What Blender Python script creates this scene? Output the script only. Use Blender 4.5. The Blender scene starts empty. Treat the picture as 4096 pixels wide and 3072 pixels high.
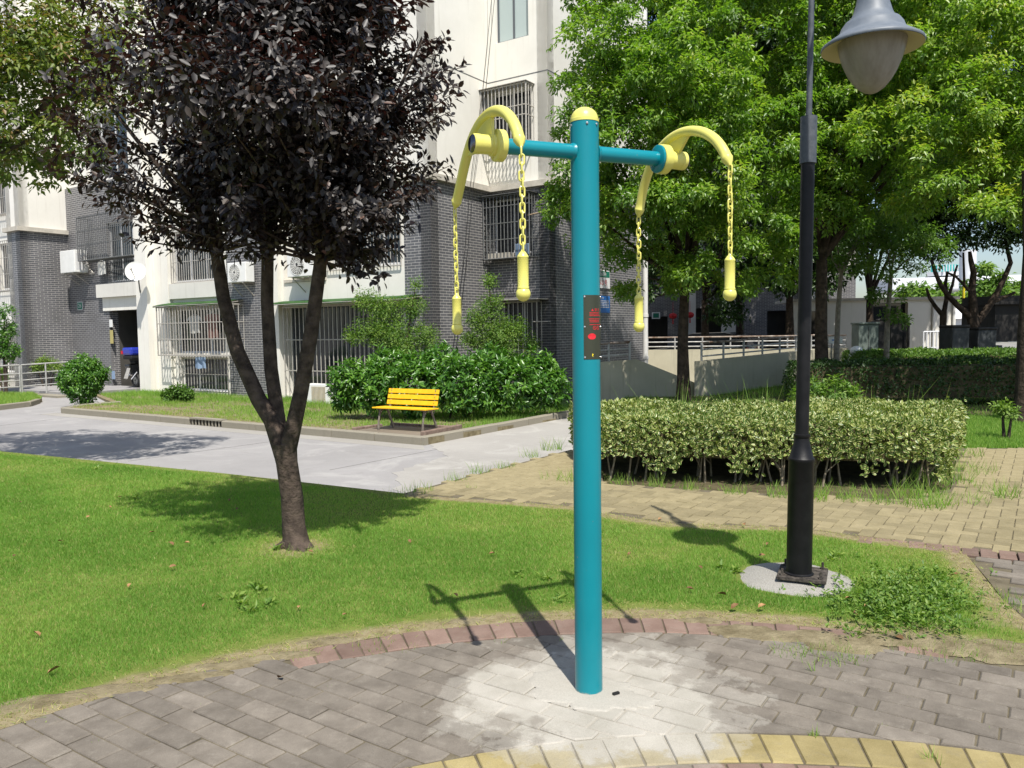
import bpy, math, random
import numpy as np
from mathutils import Vector, Matrix

random.seed(7)
RNG = np.random.default_rng(11)
SC = bpy.context.scene
COL = SC.collection

# ------------------------------------------------------------------ camera
F_PX, CAM_H, PITCH, ROLL = 795.0, 1.5, math.radians(3.74), 0.014
cam = bpy.data.cameras.new('camera')
cam.sensor_width = 36.0
cam.lens = F_PX * 36.0 / 1024.0
cam.clip_start = 0.05
cam.clip_end = 2000
camo = bpy.data.objects.new('camera', cam)
COL.objects.link(camo)
_F = Vector((0, math.cos(PITCH), -math.sin(PITCH)))
_U = Vector((0, math.sin(PITCH), math.cos(PITCH)))
_X = Vector((1, 0, 0))
_R = _X * math.cos(ROLL) - _U * math.sin(ROLL)
_UP = _X * math.sin(ROLL) + _U * math.cos(ROLL)
camo.matrix_world = Matrix(((_R.x, _UP.x, -_F.x, 0), (_R.y, _UP.y, -_F.y, 0), (_R.z, _UP.z, -_F.z, CAM_H), (0, 0, 0, 1)))
SC.camera = camo

# ------------------------------------------------------------------ sky and sun
SUN_TO = Vector((0.34, -1.38, 2.38)).normalized()
w = bpy.data.worlds.new('World')
SC.world = w
w.use_nodes = True
nt = w.node_tree
sky = nt.nodes.new('ShaderNodeTexSky')
sky.sky_type = 'NISHITA'
sky.sun_disc = False
sky.sun_elevation = math.asin(SUN_TO.z)
sky.sun_rotation = math.atan2(SUN_TO.x, SUN_TO.y)
sky.air_density = 1.0
sky.dust_density = 1.4
sky.ozone_density = 2.0
bg = nt.nodes['Background']
bg.inputs['Strength'].default_value = 0.105
nt.links.new(sky.outputs[0], bg.inputs['Color'])
sun = bpy.data.lights.new('sun', 'SUN')
sun.energy = 4.6
sun.angle = math.radians(0.53)
sun.color = (1.0, 0.955, 0.88)
suno = bpy.data.objects.new('sun', sun)
COL.objects.link(suno)
suno.rotation_euler = (-SUN_TO).to_track_quat('-Z', 'Y').to_euler()
suno.location = (0, 0, 30)
SC.view_settings.view_transform = 'Standard'
SC.view_settings.look = 'None'
SC.view_settings.exposure = 0.55
SC.view_settings.gamma = 1.0
SC.view_settings.use_curve_mapping = False
SC.cycles.use_denoising = True
SC.cycles.max_bounces = 6
SC.cycles.diffuse_bounces = 3
SC.cycles.glossy_bounces = 3
SC.cycles.transmission_bounces = 4
SC.cycles.transparent_max_bounces = 6
SC.cycles.caustics_reflective = False
SC.cycles.caustics_refractive = False

# ------------------------------------------------------------------ pixel helpers (1024 x 768 photo pixels to points)
def ray(x, y):
    a = (x - 512) / F_PX
    b = (384 - y) / F_PX
    a2 = a * math.cos(ROLL) + b * math.sin(ROLL)
    b2 = -a * math.sin(ROLL) + b * math.cos(ROLL)
    return np.array([a2, math.cos(PITCH) + b2 * math.sin(PITCH), -math.sin(PITCH) + b2 * math.cos(PITCH)])
def G(x, y, z=0.0):
    d = ray(x, y)
    return np.array([0, 0, CAM_H]) + d * ((z - CAM_H) / d[2])
def YP(x, y, Y):
    d = ray(x, y)
    return np.array([0, 0, CAM_H]) + d * (Y / d[1])
def project(P):
    P = np.atleast_2d(np.asarray(P, float)) - [0, 0, CAM_H]
    c = P[:, 1] * math.cos(PITCH) - P[:, 2] * math.sin(PITCH)
    u = P[:, 1] * math.sin(PITCH) + P[:, 2] * math.cos(PITCH)
    c = np.where(c < 0.05, 0.05, c)
    a2, b2 = P[:, 0] / c, u / c
    a = a2 * math.cos(ROLL) - b2 * math.sin(ROLL)
    b = a2 * math.sin(ROLL) + b2 * math.cos(ROLL)
    return 512 + a * F_PX, 384 - b * F_PX

# ------------------------------------------------------------------ object helpers
OFF = {}
def tag(o, label=None, cat=None, group=None, kind=None):
    if label: o['label'] = label
    if cat: o['category'] = cat
    if group: o['group'] = group
    if kind: o['kind'] = kind
    return o
def thing(name, label, cat, loc, group=None):
    o = bpy.data.objects.new(name, None)
    o.empty_display_size = 0.2
    COL.objects.link(o)
    o.location = loc
    OFF[o.name] = np.array(loc, float)
    return tag(o, label, cat, group)
def link(name, me, parent=None, mat=None):
    o = bpy.data.objects.new(name, me)
    COL.objects.link(o)
    if mat is not None and not me.materials:
        me.materials.append(mat)
    if parent is not None:
        o.parent = parent
        OFF[o.name] = OFF[parent.name]
    else:
        OFF[o.name] = np.zeros(3)
    return o
def raw_mesh(name, V, tris=None, quads=None, uv=None, tint=None, smooth=False):
    """V (n,3); tris (m,3); quads (k,4); uv per vertex (n,2); tint per vertex (n)."""
    V = np.asarray(V, np.float32)
    parts, sizes = [], []
    if tris is not None and len(tris):
        t = np.asarray(tris, np.int32); parts.append(t.ravel()); sizes.append(np.full(len(t), 3, np.int32))
    if quads is not None and len(quads):
        q = np.asarray(quads, np.int32); parts.append(q.ravel()); sizes.append(np.full(len(q), 4, np.int32))
    loops = np.concatenate(parts); sz = np.concatenate(sizes)
    me = bpy.data.meshes.new(name)
    me.vertices.add(len(V)); me.vertices.foreach_set('co', V.ravel())
    me.loops.add(len(loops)); me.loops.foreach_set('vertex_index', loops)
    me.polygons.add(len(sz))
    st = np.zeros(len(sz), np.int32); st[1:] = np.cumsum(sz)[:-1]
    me.polygons.foreach_set('loop_start', st)
    try: me.polygons.foreach_set('loop_total', sz)
    except Exception: pass
    if smooth: me.polygons.foreach_set('use_smooth', np.ones(len(sz), bool))
    if uv is not None:
        l = me.uv_layers.new(name='UVMap')
        l.data.foreach_set('uv', np.asarray(uv, np.float32)[loops].ravel())
    if tint is not None:
        a = me.attributes.new('tint', 'FLOAT', 'POINT')
        a.data.foreach_set('value', np.asarray(tint, np.float32))
    me.update(calc_edges=True)
    return me

class MB:
    """collects verts and faces (world coordinates), builds one mesh object"""
    def __init__(s):
        s.v = []; s.f = []; s.uv = []
    def add(s, V, Fc, uv=None):
        n = len(s.v)
        s.v.extend([tuple(map(float, p)) for p in V])
        for k, fc in enumerate(Fc):
            s.f.append([n + i for i in fc])
            s.uv.append(None if uv is None else uv[k])
        return s
    def box(s, c, size, R=None, taper=1.0):
        hx, hy, hz = [q / 2 for q in size]
        V = []
        for z in (-hz, hz):
            t = 1.0 if z < 0 else taper
            for x, y in ((-hx, -hy), (hx, -hy), (hx, hy), (-hx, hy)):
                p = Vector((x * t, y * t, z))
                if R is not None: p = R @ p
                V.append((p.x + c[0], p.y + c[1], p.z + c[2]))
        return s.add(V, [(3, 2, 1, 0), (4, 5, 6, 7), (0, 1, 5, 4), (1, 2, 6, 5), (2, 3, 7, 6), (3, 0, 4, 7)])
    def tube(s, pts, rad, seg=8, caps=True, wob=0.0):
        pts = [Vector(p) for p in pts]
        if not hasattr(rad, '__len__'): rad = [rad] * len(pts)
        n0 = len(s.v); V = []; Fc = []
        t = (pts[1] - pts[0]).normalized()
        ref = Vector((0, 0, 1)) if abs(t.z) < 0.9 else Vector((1, 0, 0))
        nrm = t.cross(ref).normalized()
        for i, p in enumerate(pts):
            if i == 0: tt = pts[1] - pts[0]
            elif i == len(pts) - 1: tt = pts[-1] - pts[-2]
            else: tt = (pts[i + 1] - pts[i - 1])
            tt.normalize()
            nrm = (nrm - tt * nrm.dot(tt)).normalized()
            b = tt.cross(nrm)
            for k in range(seg):
                a = 2 * math.pi * k / seg
                r = rad[i] * (1 + (random.uniform(-wob, wob) if wob else 0))
                q = p + (nrm * math.cos(a) + b * math.sin(a)) * r
                V.append(tuple(q))
        for i in range(len(pts) - 1):
            for k in range(seg):
                k2 = (k + 1) % seg
                Fc.append((i * seg + k, i * seg + k2, (i + 1) * seg + k2, (i + 1) * seg + k))
        if caps:
            Fc.append(tuple(reversed(range(seg))))
            Fc.append(tuple((len(pts) - 1) * seg + k for k in range(seg)))
        return s.add(V, Fc)
    def cyl(s, p0, p1, r0, r1=None, seg=16):
        return s.tube([p0, p1], [r0, r0 if r1 is None else r1], seg)
    def lathe(s, base, prof, seg=24, axis=None, closed=True):
        """prof: list of (r, h) along axis from base"""
        ax = Vector(axis or (0, 0, 1)).normalized()
        ref = Vector((1, 0, 0)) if abs(ax.x) < 0.9 else Vector((0, 1, 0))
        n = ax.cross(ref).normalized(); b = ax.cross(n)
        V = []; Fc = []
        for r, h in prof:
            for k in range(seg):
                a = 2 * math.pi * k / seg
                V.append(tuple(Vector(base) + ax * h + (n * math.cos(a) + b * math.sin(a)) * max(r, 1e-5)))
        for i in range(len(prof) - 1):
            for k in range(seg):
                k2 = (k + 1) % seg
                Fc.append((i * seg + k, i * seg + k2, (i + 1) * seg + k2, (i + 1) * seg + k))
        if closed:
            Fc.append(tuple(reversed(range(seg))))
            Fc.append(tuple((len(prof) - 1) * seg + k for k in range(seg)))
        return s.add(V, Fc)
    def prism(s, poly, d):
        """poly: list of 3d points; extruded by vector d"""
        n = len(poly); d = Vector(d)
        V = [tuple(p) for p in poly] + [tuple(Vector(p) + d) for p in poly]
        Fc = [tuple(range(n))[::-1], tuple(range(n, 2 * n))] + [(i, (i + 1) % n, n + (i + 1) % n, n + i) for i in range(n)]
        return s.add(V, Fc)
    def build(s, name, mat, parent=None, smooth=False, bevel=0.0, sharp=40):
        off = OFF[parent.name] if parent is not None else np.zeros(3)
        me = bpy.data.meshes.new(name)
        V = np.array(s.v) - off
        me.from_pydata(V.tolist(), [], s.f)
        if any(u is not None for u in s.uv):
            l = me.uv_layers.new(name='UVMap'); k = 0
            for fi, fc in enumerate(s.f):
                for j in range(len(fc)):
                    if s.uv[fi] is not None: l.data[k].uv = s.uv[fi][j]
                    k += 1
        o = link(name, me, parent, mat)
        if smooth:
            me.polygons.foreach_set('use_smooth', np.ones(len(me.polygons), bool))
            try: me.set_sharp_from_angle(angle=math.radians(sharp))
            except Exception: pass
        if bevel:
            m = o.modifiers.new('bevel', 'BEVEL'); m.width = bevel; m.segments = 2; m.limit_method = 'ANGLE'
        me.update()
        return o

# ------------------------------------------------------------------ material helpers
def _new(name):
    m = bpy.data.materials.new(name); m.use_nodes = True
    n = m.node_tree.nodes; n.clear()
    out = n.new('ShaderNodeOutputMaterial')
    return m, m.node_tree, out
def _noise(t, scale, detail=4, rough=0.6, coord='Object', dist=0.0, vec=None):
    if vec is None:
        tc = t.nodes.new('ShaderNodeTexCoord'); vec = tc.outputs[coord]
    n = t.nodes.new('ShaderNodeTexNoise')
    n.inputs['Scale'].default_value = scale; n.inputs['Detail'].default_value = detail
    n.inputs['Roughness'].default_value = rough; n.inputs['Distortion'].default_value = dist
    t.links.new(vec, n.inputs['Vector'])
    return n.outputs['Fac']
def _ramp(t, fac, stops):
    r = t.nodes.new('ShaderNodeValToRGB')
    e = r.color_ramp.elements
    while len(e) < len(stops): e.new(0.5)
    for k, (p, c) in enumerate(stops):
        e[k].position = p; e[k].color = (*c, 1) if len(c) == 3 else c
    t.links.new(fac, r.inputs['Fac'])
    return r.outputs['Color']
def _mix(t, fac, a, b, mode='MIX'):
    m = t.nodes.new('ShaderNodeMix'); m.data_type = 'RGBA'; m.blend_type = mode
    for key, v in ((0, fac), (6, a), (7, b)):
        if hasattr(v, 'is_output') or hasattr(v, 'links'): t.links.new(v, m.inputs[key])
        elif key == 0: m.inputs[0].default_value = v
        else: m.inputs[key].default_value = (*v, 1)
    return m.outputs[2]
def _math(t, op, a, b=None):
    m = t.nodes.new('ShaderNodeMath'); m.operation = op
    for k, v in ((0, a), (1, b)):
        if v is None: continue
        if hasattr(v, 'links'): t.links.new(v, m.inputs[k])
        else: m.inputs[k].default_value = v
    return m.outputs[0]
def _bump(t, h, strength, dist=0.01):
    b = t.nodes.new('ShaderNodeBump'); b.inputs['Strength'].default_value = strength; b.inputs['Distance'].default_value = dist
    t.links.new(h, b.inputs['Height'])
    return b.outputs['Normal']
def _principled(t, out, col, rough=0.7, spec=0.4, metal=0.0, normal=None, coat=0.0):
    p = t.nodes.new('ShaderNodeBsdfPrincipled')
    if hasattr(col, 'links'): t.links.new(col, p.inputs['Base Color'])
    else: p.inputs['Base Color'].default_value = (*col, 1)
    if hasattr(rough, 'links'): t.links.new(rough, p.inputs['Roughness'])
    else: p.inputs['Roughness'].default_value = rough
    p.inputs['Specular IOR Level'].default_value = spec
    p.inputs['Metallic'].default_value = metal
    p.inputs['Coat Weight'].default_value = coat
    p.inputs['Coat Roughness'].default_value = 0.08
    if normal is not None: t.links.new(normal, p.inputs['Normal'])
    t.links.new(p.outputs[0], out.inputs['Surface'])
    return p
def M(name, col, col2=None, scale=6.0, rough=0.75, spec=0.4, metal=0.0, bump=0.0, bscale=60.0, coat=0.0, lo=0.35, hi=0.65, detail=5, bdist=0.01, objrand=0.0):
    m, t, out = _new(name)
    c = col
    if col2 is not None:
        c = _ramp(t, _noise(t, scale, detail), [(lo, col), (hi, col2)])
    if objrand:
        oi = t.nodes.new('ShaderNodeObjectInfo')
        v = t.nodes.new('ShaderNodeMapRange'); v.inputs[3].default_value = 1 - objrand; v.inputs[4].default_value = 1 + objrand
        t.links.new(oi.outputs['Random'], v.inputs[0])
        mm = t.nodes.new('ShaderNodeVectorMath'); mm.operation = 'SCALE'
        if hasattr(c, 'links'): t.links.new(c, mm.inputs[0])
        else: mm.inputs[0].default_value = c
        t.links.new(v.outputs[0], mm.inputs['Scale'])
        c = mm.outputs[0]
    nrm = _bump(t, _noise(t, bscale, 6), bump, bdist) if bump else None
    _principled(t, out, c, rough, spec, metal, nrm, coat)
    return m
def leaf_mat(name, stops, rough=0.45, spec=0.4, trans=0.3, trans_col=None, margin=None):
    m, t, out = _new(name)
    at = t.nodes.new('ShaderNodeAttribute'); at.attribute_name = 'tint'
    c = _ramp(t, at.outputs['Fac'], stops)
    if margin is not None:
        tc = t.nodes.new('ShaderNodeTexCoord'); sx = t.nodes.new('ShaderNodeSeparateXYZ')
        t.links.new(tc.outputs['UV'], sx.inputs[0])
        d = _math(t, 'ABSOLUTE', sx.outputs[0])
        nz = _noise(t, 40.0, 2)
        d = _math(t, 'ADD', d, _math(t, 'MULTIPLY', nz, 0.4))
        f = _ramp(t, d, [(margin[1], (0, 0, 0)), (margin[1] + 0.12, (1, 1, 1))])
        c = _mix(t, f, c, margin[0])
    p = t.nodes.new('ShaderNodeBsdfPrincipled')
    t.links.new(c, p.inputs['Base Color'])
    p.inputs['Roughness'].default_value = rough; p.inputs['Specular IOR Level'].default_value = spec
    tr = t.nodes.new('ShaderNodeBsdfTranslucent')
    if trans_col is not None: tr.inputs['Color'].default_value = (*trans_col, 1)
    else:
        g = _mix(t, 1.0, c, (1.6, 1.9, 0.7), 'MULTIPLY'); t.links.new(g, tr.inputs['Color'])
    mx = t.nodes.new('ShaderNodeMixShader'); mx.inputs[0].default_value = trans
    t.links.new(p.outputs[0], mx.inputs[1]); t.links.new(tr.outputs[0], mx.inputs[2])
    t.links.new(mx.outputs[0], out.inputs['Surface'])
    return m
def brick_wall_mat(name, c1, c2, mortar, bw=0.25, rh=0.068, ms=0.006):
    m, t, out = _new(name)
    tc = t.nodes.new('ShaderNodeTexCoord')
    b = t.nodes.new('ShaderNodeTexBrick')
    b.offset = 0.5
    b.inputs['Scale'].default_value = 1.0; b.inputs['Brick Width'].default_value = bw; b.inputs['Row Height'].default_value = rh
    b.inputs['Mortar Size'].default_value = ms; b.inputs['Mortar Smooth'].default_value = 0.1; b.inputs['Bias'].default_value = 0.0
    b.inputs['Color1'].default_value = (*c1, 1); b.inputs['Color2'].default_value = (*c2, 1); b.inputs['Mortar'].default_value = (*mortar, 1)
    t.links.new(tc.outputs['UV'], b.inputs['Vector'])
    n = _noise(t, 1.1, 5)
    c = _mix(t, 0.55, b.outputs['Color'], _ramp(t, n, [(0.3, (0.62, 0.62, 0.64)), (0.7, (1.25, 1.25, 1.3))]), 'MULTIPLY')
    inv = _math(t, 'SUBTRACT', 1.0, b.outputs['Fac'])
    r = _ramp(t, _noise(t, 2.0, 3), [(0.3, (0.34,) * 3), (0.7, (0.5,) * 3)])
    _principled(t, out, c, r, 0.5, 0.0, _bump(t, inv, 0.35, 0.006))
    return m
def streak_wall(name, col, col2, dirt):
    """plaster wall with vertical rain streaks and grime blotches"""
    m, t, out = _new(name)
    tc = t.nodes.new('ShaderNodeTexCoord')
    mp = t.nodes.new('ShaderNodeMapping'); mp.inputs['Scale'].default_value = (6, 6, 0.35)
    t.links.new(tc.outputs['Object'], mp.inputs['Vector'])
    s = _noise(t, 1.6, 5, 0.6, vec=mp.outputs[0])
    base = _ramp(t, _noise(t, 1.3, 5), [(0.3, col), (0.7, col2)])
    c = _mix(t, _ramp(t, s, [(0.56, (0, 0, 0)), (0.8, (0.55, 0.55, 0.55))]), base, dirt)
    _principled(t, out, c, 0.85, 0.25, 0.0, _bump(t, _noise(t, 90, 4), 0.12, 0.004))
    return m

MAT = {}
MAT['thatch'] = M('lawn_thatch', (0.085, 0.125, 0.022), (0.20, 0.20, 0.065), 7, 0.95, 0.1, bump=0.8, bscale=90, bdist=0.02)
MAT['soil'] = M('soil', (0.14, 0.115, 0.065), (0.26, 0.22, 0.135), 9, 0.95, 0.15, bump=0.7, bscale=70, bdist=0.02)
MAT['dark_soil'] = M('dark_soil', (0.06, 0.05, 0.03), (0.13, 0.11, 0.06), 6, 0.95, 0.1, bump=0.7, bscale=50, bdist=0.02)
MAT['ground'] = M('ground', (0.20, 0.19, 0.17), (0.29, 0.28, 0.26), 0.6, 0.95, 0.2, bump=0.3, bscale=30)
def concrete_mat(name, a, b, stain, white=None, crack=True):
    m, t, out = _new(name)
    c = _ramp(t, _noise(t, 0.55, 7, 0.65), [(0.3, a), (0.72, b)])
    c = _mix(t, _ramp(t, _noise(t, 2.2, 8, 0.7, dist=0.6), [(0.57, (0, 0, 0)), (0.75, (0.6,) * 3)]), c, stain)
    if white: c = _mix(t, _ramp(t, _noise(t, 0.9, 6, 0.7, dist=0.8), [(0.52, (0, 0, 0)), (0.68, (0.8,) * 3)]), c, white)
    c = _mix(t, 0.35, c, _ramp(t, _noise(t, 160, 3), [(0.3, (0.6,) * 3), (0.7, (1.3,) * 3)]), 'MULTIPLY')
    _principled(t, out, c, 0.9, 0.25, 0.0, _bump(t, _noise(t, 120, 5), 0.25, 0.004))
    return m
MAT['road'] = concrete_mat('road_concrete', (0.24, 0.232, 0.228), (0.31, 0.30, 0.295), (0.19, 0.18, 0.17), (0.37, 0.36, 0.345))
MAT['new_concrete'] = concrete_mat('pale_concrete', (0.275, 0.262, 0.242), (0.355, 0.34, 0.315), (0.225, 0.21, 0.185), (0.43, 0.415, 0.385))
MAT['gutter'] = concrete_mat('gutter_concrete', (0.27, 0.255, 0.23), (0.34, 0.325, 0.295), (0.2, 0.18, 0.15))
MAT['road_joint'] = M('road_joint', (0.13, 0.125, 0.12), (0.2, 0.195, 0.19), 8, 0.9, 0.2)
MAT['kerb'] = concrete_mat('kerb_concrete', (0.22, 0.20, 0.155), (0.29, 0.265, 0.21), (0.14, 0.125, 0.09))
MAT['patch'] = concrete_mat('cement_patch', (0.31, 0.29, 0.248), (0.40, 0.378, 0.33), (0.25, 0.23, 0.19), (0.44, 0.418, 0.37))
MAT['lamp_footing'] = M('lamp_footing', (0.24, 0.228, 0.2), (0.40, 0.385, 0.35), 130, 0.95, 0.2, bump=0.9, bscale=160, bdist=0.01, lo=0.3, hi=0.7, detail=8)
def paver_mat(name, a, b, stain, rnd=0.16, haze=False):
    m, t, out = _new(name)
    geo = t.nodes.new('ShaderNodeNewGeometry')
    c = _ramp(t, _noise(t, 7, 6, 0.65, vec=geo.outputs['Position']), [(0.3, a), (0.7, b)])
    c = _mix(t, _ramp(t, _noise(t, 16, 6, 0.7, vec=geo.outputs['Position']), [(0.55, (0, 0, 0)), (0.75, (0.55,) * 3)]), c, stain)
    oi = t.nodes.new('ShaderNodeObjectInfo')
    v = t.nodes.new('ShaderNodeMapRange'); v.inputs[3].default_value = 1 - rnd; v.inputs[4].default_value = 1 + rnd
    t.links.new(oi.outputs['Random'], v.inputs[0])
    mm = t.nodes.new('ShaderNodeVectorMath'); mm.operation = 'SCALE'
    t.links.new(c, mm.inputs[0]); t.links.new(v.outputs[0], mm.inputs['Scale'])
    c = mm.outputs[0]
    if haze:   # cement slurry wiped over the pavers round the post footing
        d = t.nodes.new('ShaderNodeVectorMath'); d.operation = 'DISTANCE'
        t.links.new(geo.outputs['Position'], d.inputs[0]); d.inputs[1].default_value = (0.33, 3.18, 0.0)
        big = _math(t, 'MULTIPLY', _noise(t, 2.6, 3, 0.6, vec=geo.outputs['Position']), 0.9)
        fine = _math(t, 'MULTIPLY', _noise(t, 11.0, 7, 0.75, vec=geo.outputs['Position']), 0.42)
        q = _math(t, 'MULTIPLY', _math(t, 'ADD', d.outputs['Value'], _math(t, 'ADD', big, fine)), 0.5)
        f = _ramp(t, q, [(0.545, (0.95,) * 3), (0.565, (0.62,) * 3), (0.585, (0.4,) * 3), (0.635, (0.3,) * 3), (0.65, (0, 0, 0))])
        c = _mix(t, f, c, _ramp(t, _noise(t, 5.0, 6, vec=geo.outputs['Position']), [(0.3, (0.31, 0.29, 0.245)), (0.7, (0.42, 0.395, 0.345))]))
    c = _mix(t, 0.5, c, _ramp(t, _noise(t, 260, 3, vec=geo.outputs['Position']), [(0.3, (0.72,) * 3), (0.7, (1.25,) * 3)]), 'MULTIPLY')
    _principled(t, out, c, 0.88, 0.25, 0.0, _bump(t, _noise(t, 220, 4, vec=geo.outputs['Position']), 0.35, 0.003))
    return m
MAT['grey_paver'] = paver_mat('grey_paver', (0.125, 0.108, 0.088), (0.205, 0.18, 0.148), (0.265, 0.24, 0.20), 0.15, True)
MAT['yellow_paver'] = paver_mat('yellow_paver', (0.225, 0.182, 0.078), (0.32, 0.262, 0.125), (0.22, 0.192, 0.13), 0.13, True)
MAT['walk_paver'] = paver_mat('walk_paver', (0.20, 0.168, 0.092), (0.275, 0.232, 0.135), (0.17, 0.147, 0.098), 0.15)
MAT['red_paver'] = paver_mat('red_paver', (0.15, 0.098, 0.076), (0.215, 0.15, 0.12), (0.225, 0.19, 0.15), 0.2, True)
MAT['joint'] = paver_mat('joint_sand', (0.085, 0.072, 0.045), (0.16, 0.135, 0.09), (0.22, 0.2, 0.15), 0.0, True)
def teal_mat():
    m, t, out = _new('teal_paint')
    tc = t.nodes.new('ShaderNodeTexCoord'); sx = t.nodes.new('ShaderNodeSeparateXYZ'); t.links.new(tc.outputs['Object'], sx.inputs[0])
    foot = _math(t, 'ADD', sx.outputs[2], _math(t, 'MULTIPLY', _noise(t, 45, 5, .7), .06))
    c = _mix(t, _ramp(t, foot, [(.030, (.8,) * 3), (.042, (0, 0, 0))]), _ramp(t, _noise(t, 2.2, 4), [(.3, (0, .19, .235)), (.7, (.0, .215, .262))]), (.36, .33, .27))
    c = _mix(t, _ramp(t, _noise(t, 34, 3, .5), [(.735, (0, 0, 0)), (.75, (.7,) * 3)]), c, (.16, .24, .25))
    p = _principled(t, out, c, _ramp(t, _noise(t, 9, 5), [(.3, (.27,) * 3), (.7, (.42,) * 3)]), .4, 0, _bump(t, _noise(t, 220, 6), .03, .002), .22)
    return m
MAT['teal'] = teal_mat()
MAT['yellow'] = M('yellow_paint', (0.70, 0.655, 0.15), rough=0.34, spec=0.5, coat=0.25, bump=0.03, bscale=220, bdist=0.002)
MAT['chrome'] = M('dark_chrome', (0.18, 0.17, 0.18), rough=0.16, spec=0.6, metal=1.0)
MAT['steel'] = M('bolt_steel', (0.55, 0.55, 0.55), rough=0.35, metal=1.0)
MAT['plate_steel'] = M('plate_steel', (0.10, 0.105, 0.075), rough=0.28, metal=0.85, bump=0.1, bscale=300)
MAT['red_print'] = M('red_print', (0.62, 0.02, 0.03), rough=0.5)
MAT['yellow_print'] = M('yellow_print', (0.75, 0.6, 0.02), rough=0.5)
MAT['black_iron'] = M('black_iron', (0.005, 0.005, 0.006), (0.011, 0.011, 0.012), 12, 0.48, 0.25, bump=0.25, bscale=90, bdist=0.003)
MAT['grey_iron'] = M('grey_iron', (0.05, 0.06, 0.07), (0.085, 0.095, 0.11), 30, 0.55, 0.4)
MAT['lamp_grey'] = M('lamp_grey', (0.115, 0.135, 0.16), (0.15, 0.17, 0.195), 20, 0.5, 0.4)
MAT['lamp_inside'] = M('lamp_inside', (0.45, 0.40, 0.22), rough=0.8)
MAT['rust_iron'] = M('rust_iron', (0.02, 0.017, 0.014), (0.10, 0.085, 0.07), 40, 0.8, 0.3, bump=0.6, bscale=90)
def bowl_mat():
    m, t, out = _new('frosted_bowl')
    mp = t.nodes.new('ShaderNodeMapping'); mp.inputs['Scale'].default_value = (14, 14, 1.2)
    tc = t.nodes.new('ShaderNodeTexCoord'); t.links.new(tc.outputs['Object'], mp.inputs['Vector'])
    c = _ramp(t, _noise(t, 2, 3, vec=mp.outputs[0]), [(0.3, (0.33, 0.305, 0.25)), (0.7, (0.43, 0.40, 0.34))])
    p = t.nodes.new('ShaderNodeBsdfPrincipled'); t.links.new(c, p.inputs['Base Color']); p.inputs['Roughness'].default_value = 0.3
    tr = t.nodes.new('ShaderNodeBsdfTranslucent'); t.links.new(c, tr.inputs['Color'])
    mx = t.nodes.new('ShaderNodeMixShader'); mx.inputs[0].default_value = 0.5
    t.links.new(p.outputs[0], mx.inputs[1]); t.links.new(tr.outputs[0], mx.inputs[2]); t.links.new(mx.outputs[0], out.inputs['Surface'])
    return m
MAT['bowl'] = bowl_mat()
MAT['bark'] = M('purple_tree_bark', (0.035, 0.026, 0.021), (0.10, 0.075, 0.058), 14, 0.9, 0.2, bump=1.0, bscale=26, bdist=0.02)
MAT['bark2'] = M('camphor_bark', (0.028, 0.021, 0.015), (0.075, 0.055, 0.04), 10, 0.9, 0.2, bump=1.0, bscale=22, bdist=0.03)
MAT['pale_bark'] = M('pale_bark', (0.16, 0.14, 0.11), (0.27, 0.245, 0.2), 14, 0.9, 0.2, bump=0.6, bscale=30)
MAT['twig'] = M('hedge_stem', (0.16, 0.13, 0.09), (0.27, 0.23, 0.17), 30, 0.9, 0.2)
MAT['beige'] = streak_wall('beige_plaster', (0.71, 0.685, 0.62), (0.78, 0.755, 0.69), (0.54, 0.50, 0.43))
MAT['white_plaster'] = streak_wall('white_plaster', (0.60, 0.58, 0.53), (0.69, 0.67, 0.61), (0.43, 0.41, 0.35))
MAT['ramp_wall'] = streak_wall('ramp_concrete', (0.40, 0.37, 0.27), (0.50, 0.465, 0.35), (0.25, 0.23, 0.17))
MAT['tile'] = brick_wall_mat('grey_brick_tile', (0.088, 0.088, 0.092), (0.118, 0.118, 0.123), (0.46, 0.44, 0.41))
MAT['cornice'] = M('cornice', (0.42, 0.39, 0.33), (0.55, 0.51, 0.44), 5, 0.85, 0.2)
MAT['frame_dark'] = M('window_frame_dark', (0.10, 0.11, 0.12), rough=0.4)
MAT['frame_white'] = M('window_frame_white', (0.62, 0.62, 0.62), rough=0.4)
MAT['glass_dark'] = M('window_glass', (0.025, 0.03, 0.035), rough=0.06, spec=0.7)
MAT['glass_frost'] = M('frosted_glass', (0.40, 0.47, 0.46), rough=0.25, spec=0.5)
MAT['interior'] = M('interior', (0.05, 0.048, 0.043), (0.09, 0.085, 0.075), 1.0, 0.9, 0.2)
MAT['grille'] = M('grille_steel', (0.36, 0.34, 0.31), (0.50, 0.47, 0.42), 20, 0.5, 0.4, metal=0.3)
MAT['grille_dark'] = M('grille_dark', (0.12, 0.125, 0.125), (0.2, 0.2, 0.195), 20, 0.5, 0.4, metal=0.3)
MAT['rail'] = M('rail_steel', (0.33, 0.33, 0.32), (0.5, 0.49, 0.47), 10, 0.5, 0.4, metal=0.3)
MAT['rail_rust'] = M('rail_rusty', (0.13, 0.075, 0.045), (0.42, 0.36, 0.31), 5, 0.7, 0.3)
MAT['white_plastic'] = M('white_plastic', (0.70, 0.70, 0.67), (0.76, 0.76, 0.73), 5, 0.45, 0.4)
MAT['ac_dark'] = M('fan_dark', (0.05, 0.05, 0.05), rough=0.6)
MAT['ac_coil'] = M('coil_panel', (0.18, 0.17, 0.16), (0.42, 0.32, 0.14), 60, 0.5, 0.4)
MAT['awning'] = M('green_awning', (0.02, 0.065, 0.012), (0.035, 0.10, 0.02), 8, 0.7, 0.3)
MAT['bench_yellow'] = M('bench_yellow', (0.72, 0.40, 0.008), (0.80, 0.47, 0.012), 9, 0.5, 0.4, bump=0.15, bscale=60)
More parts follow.
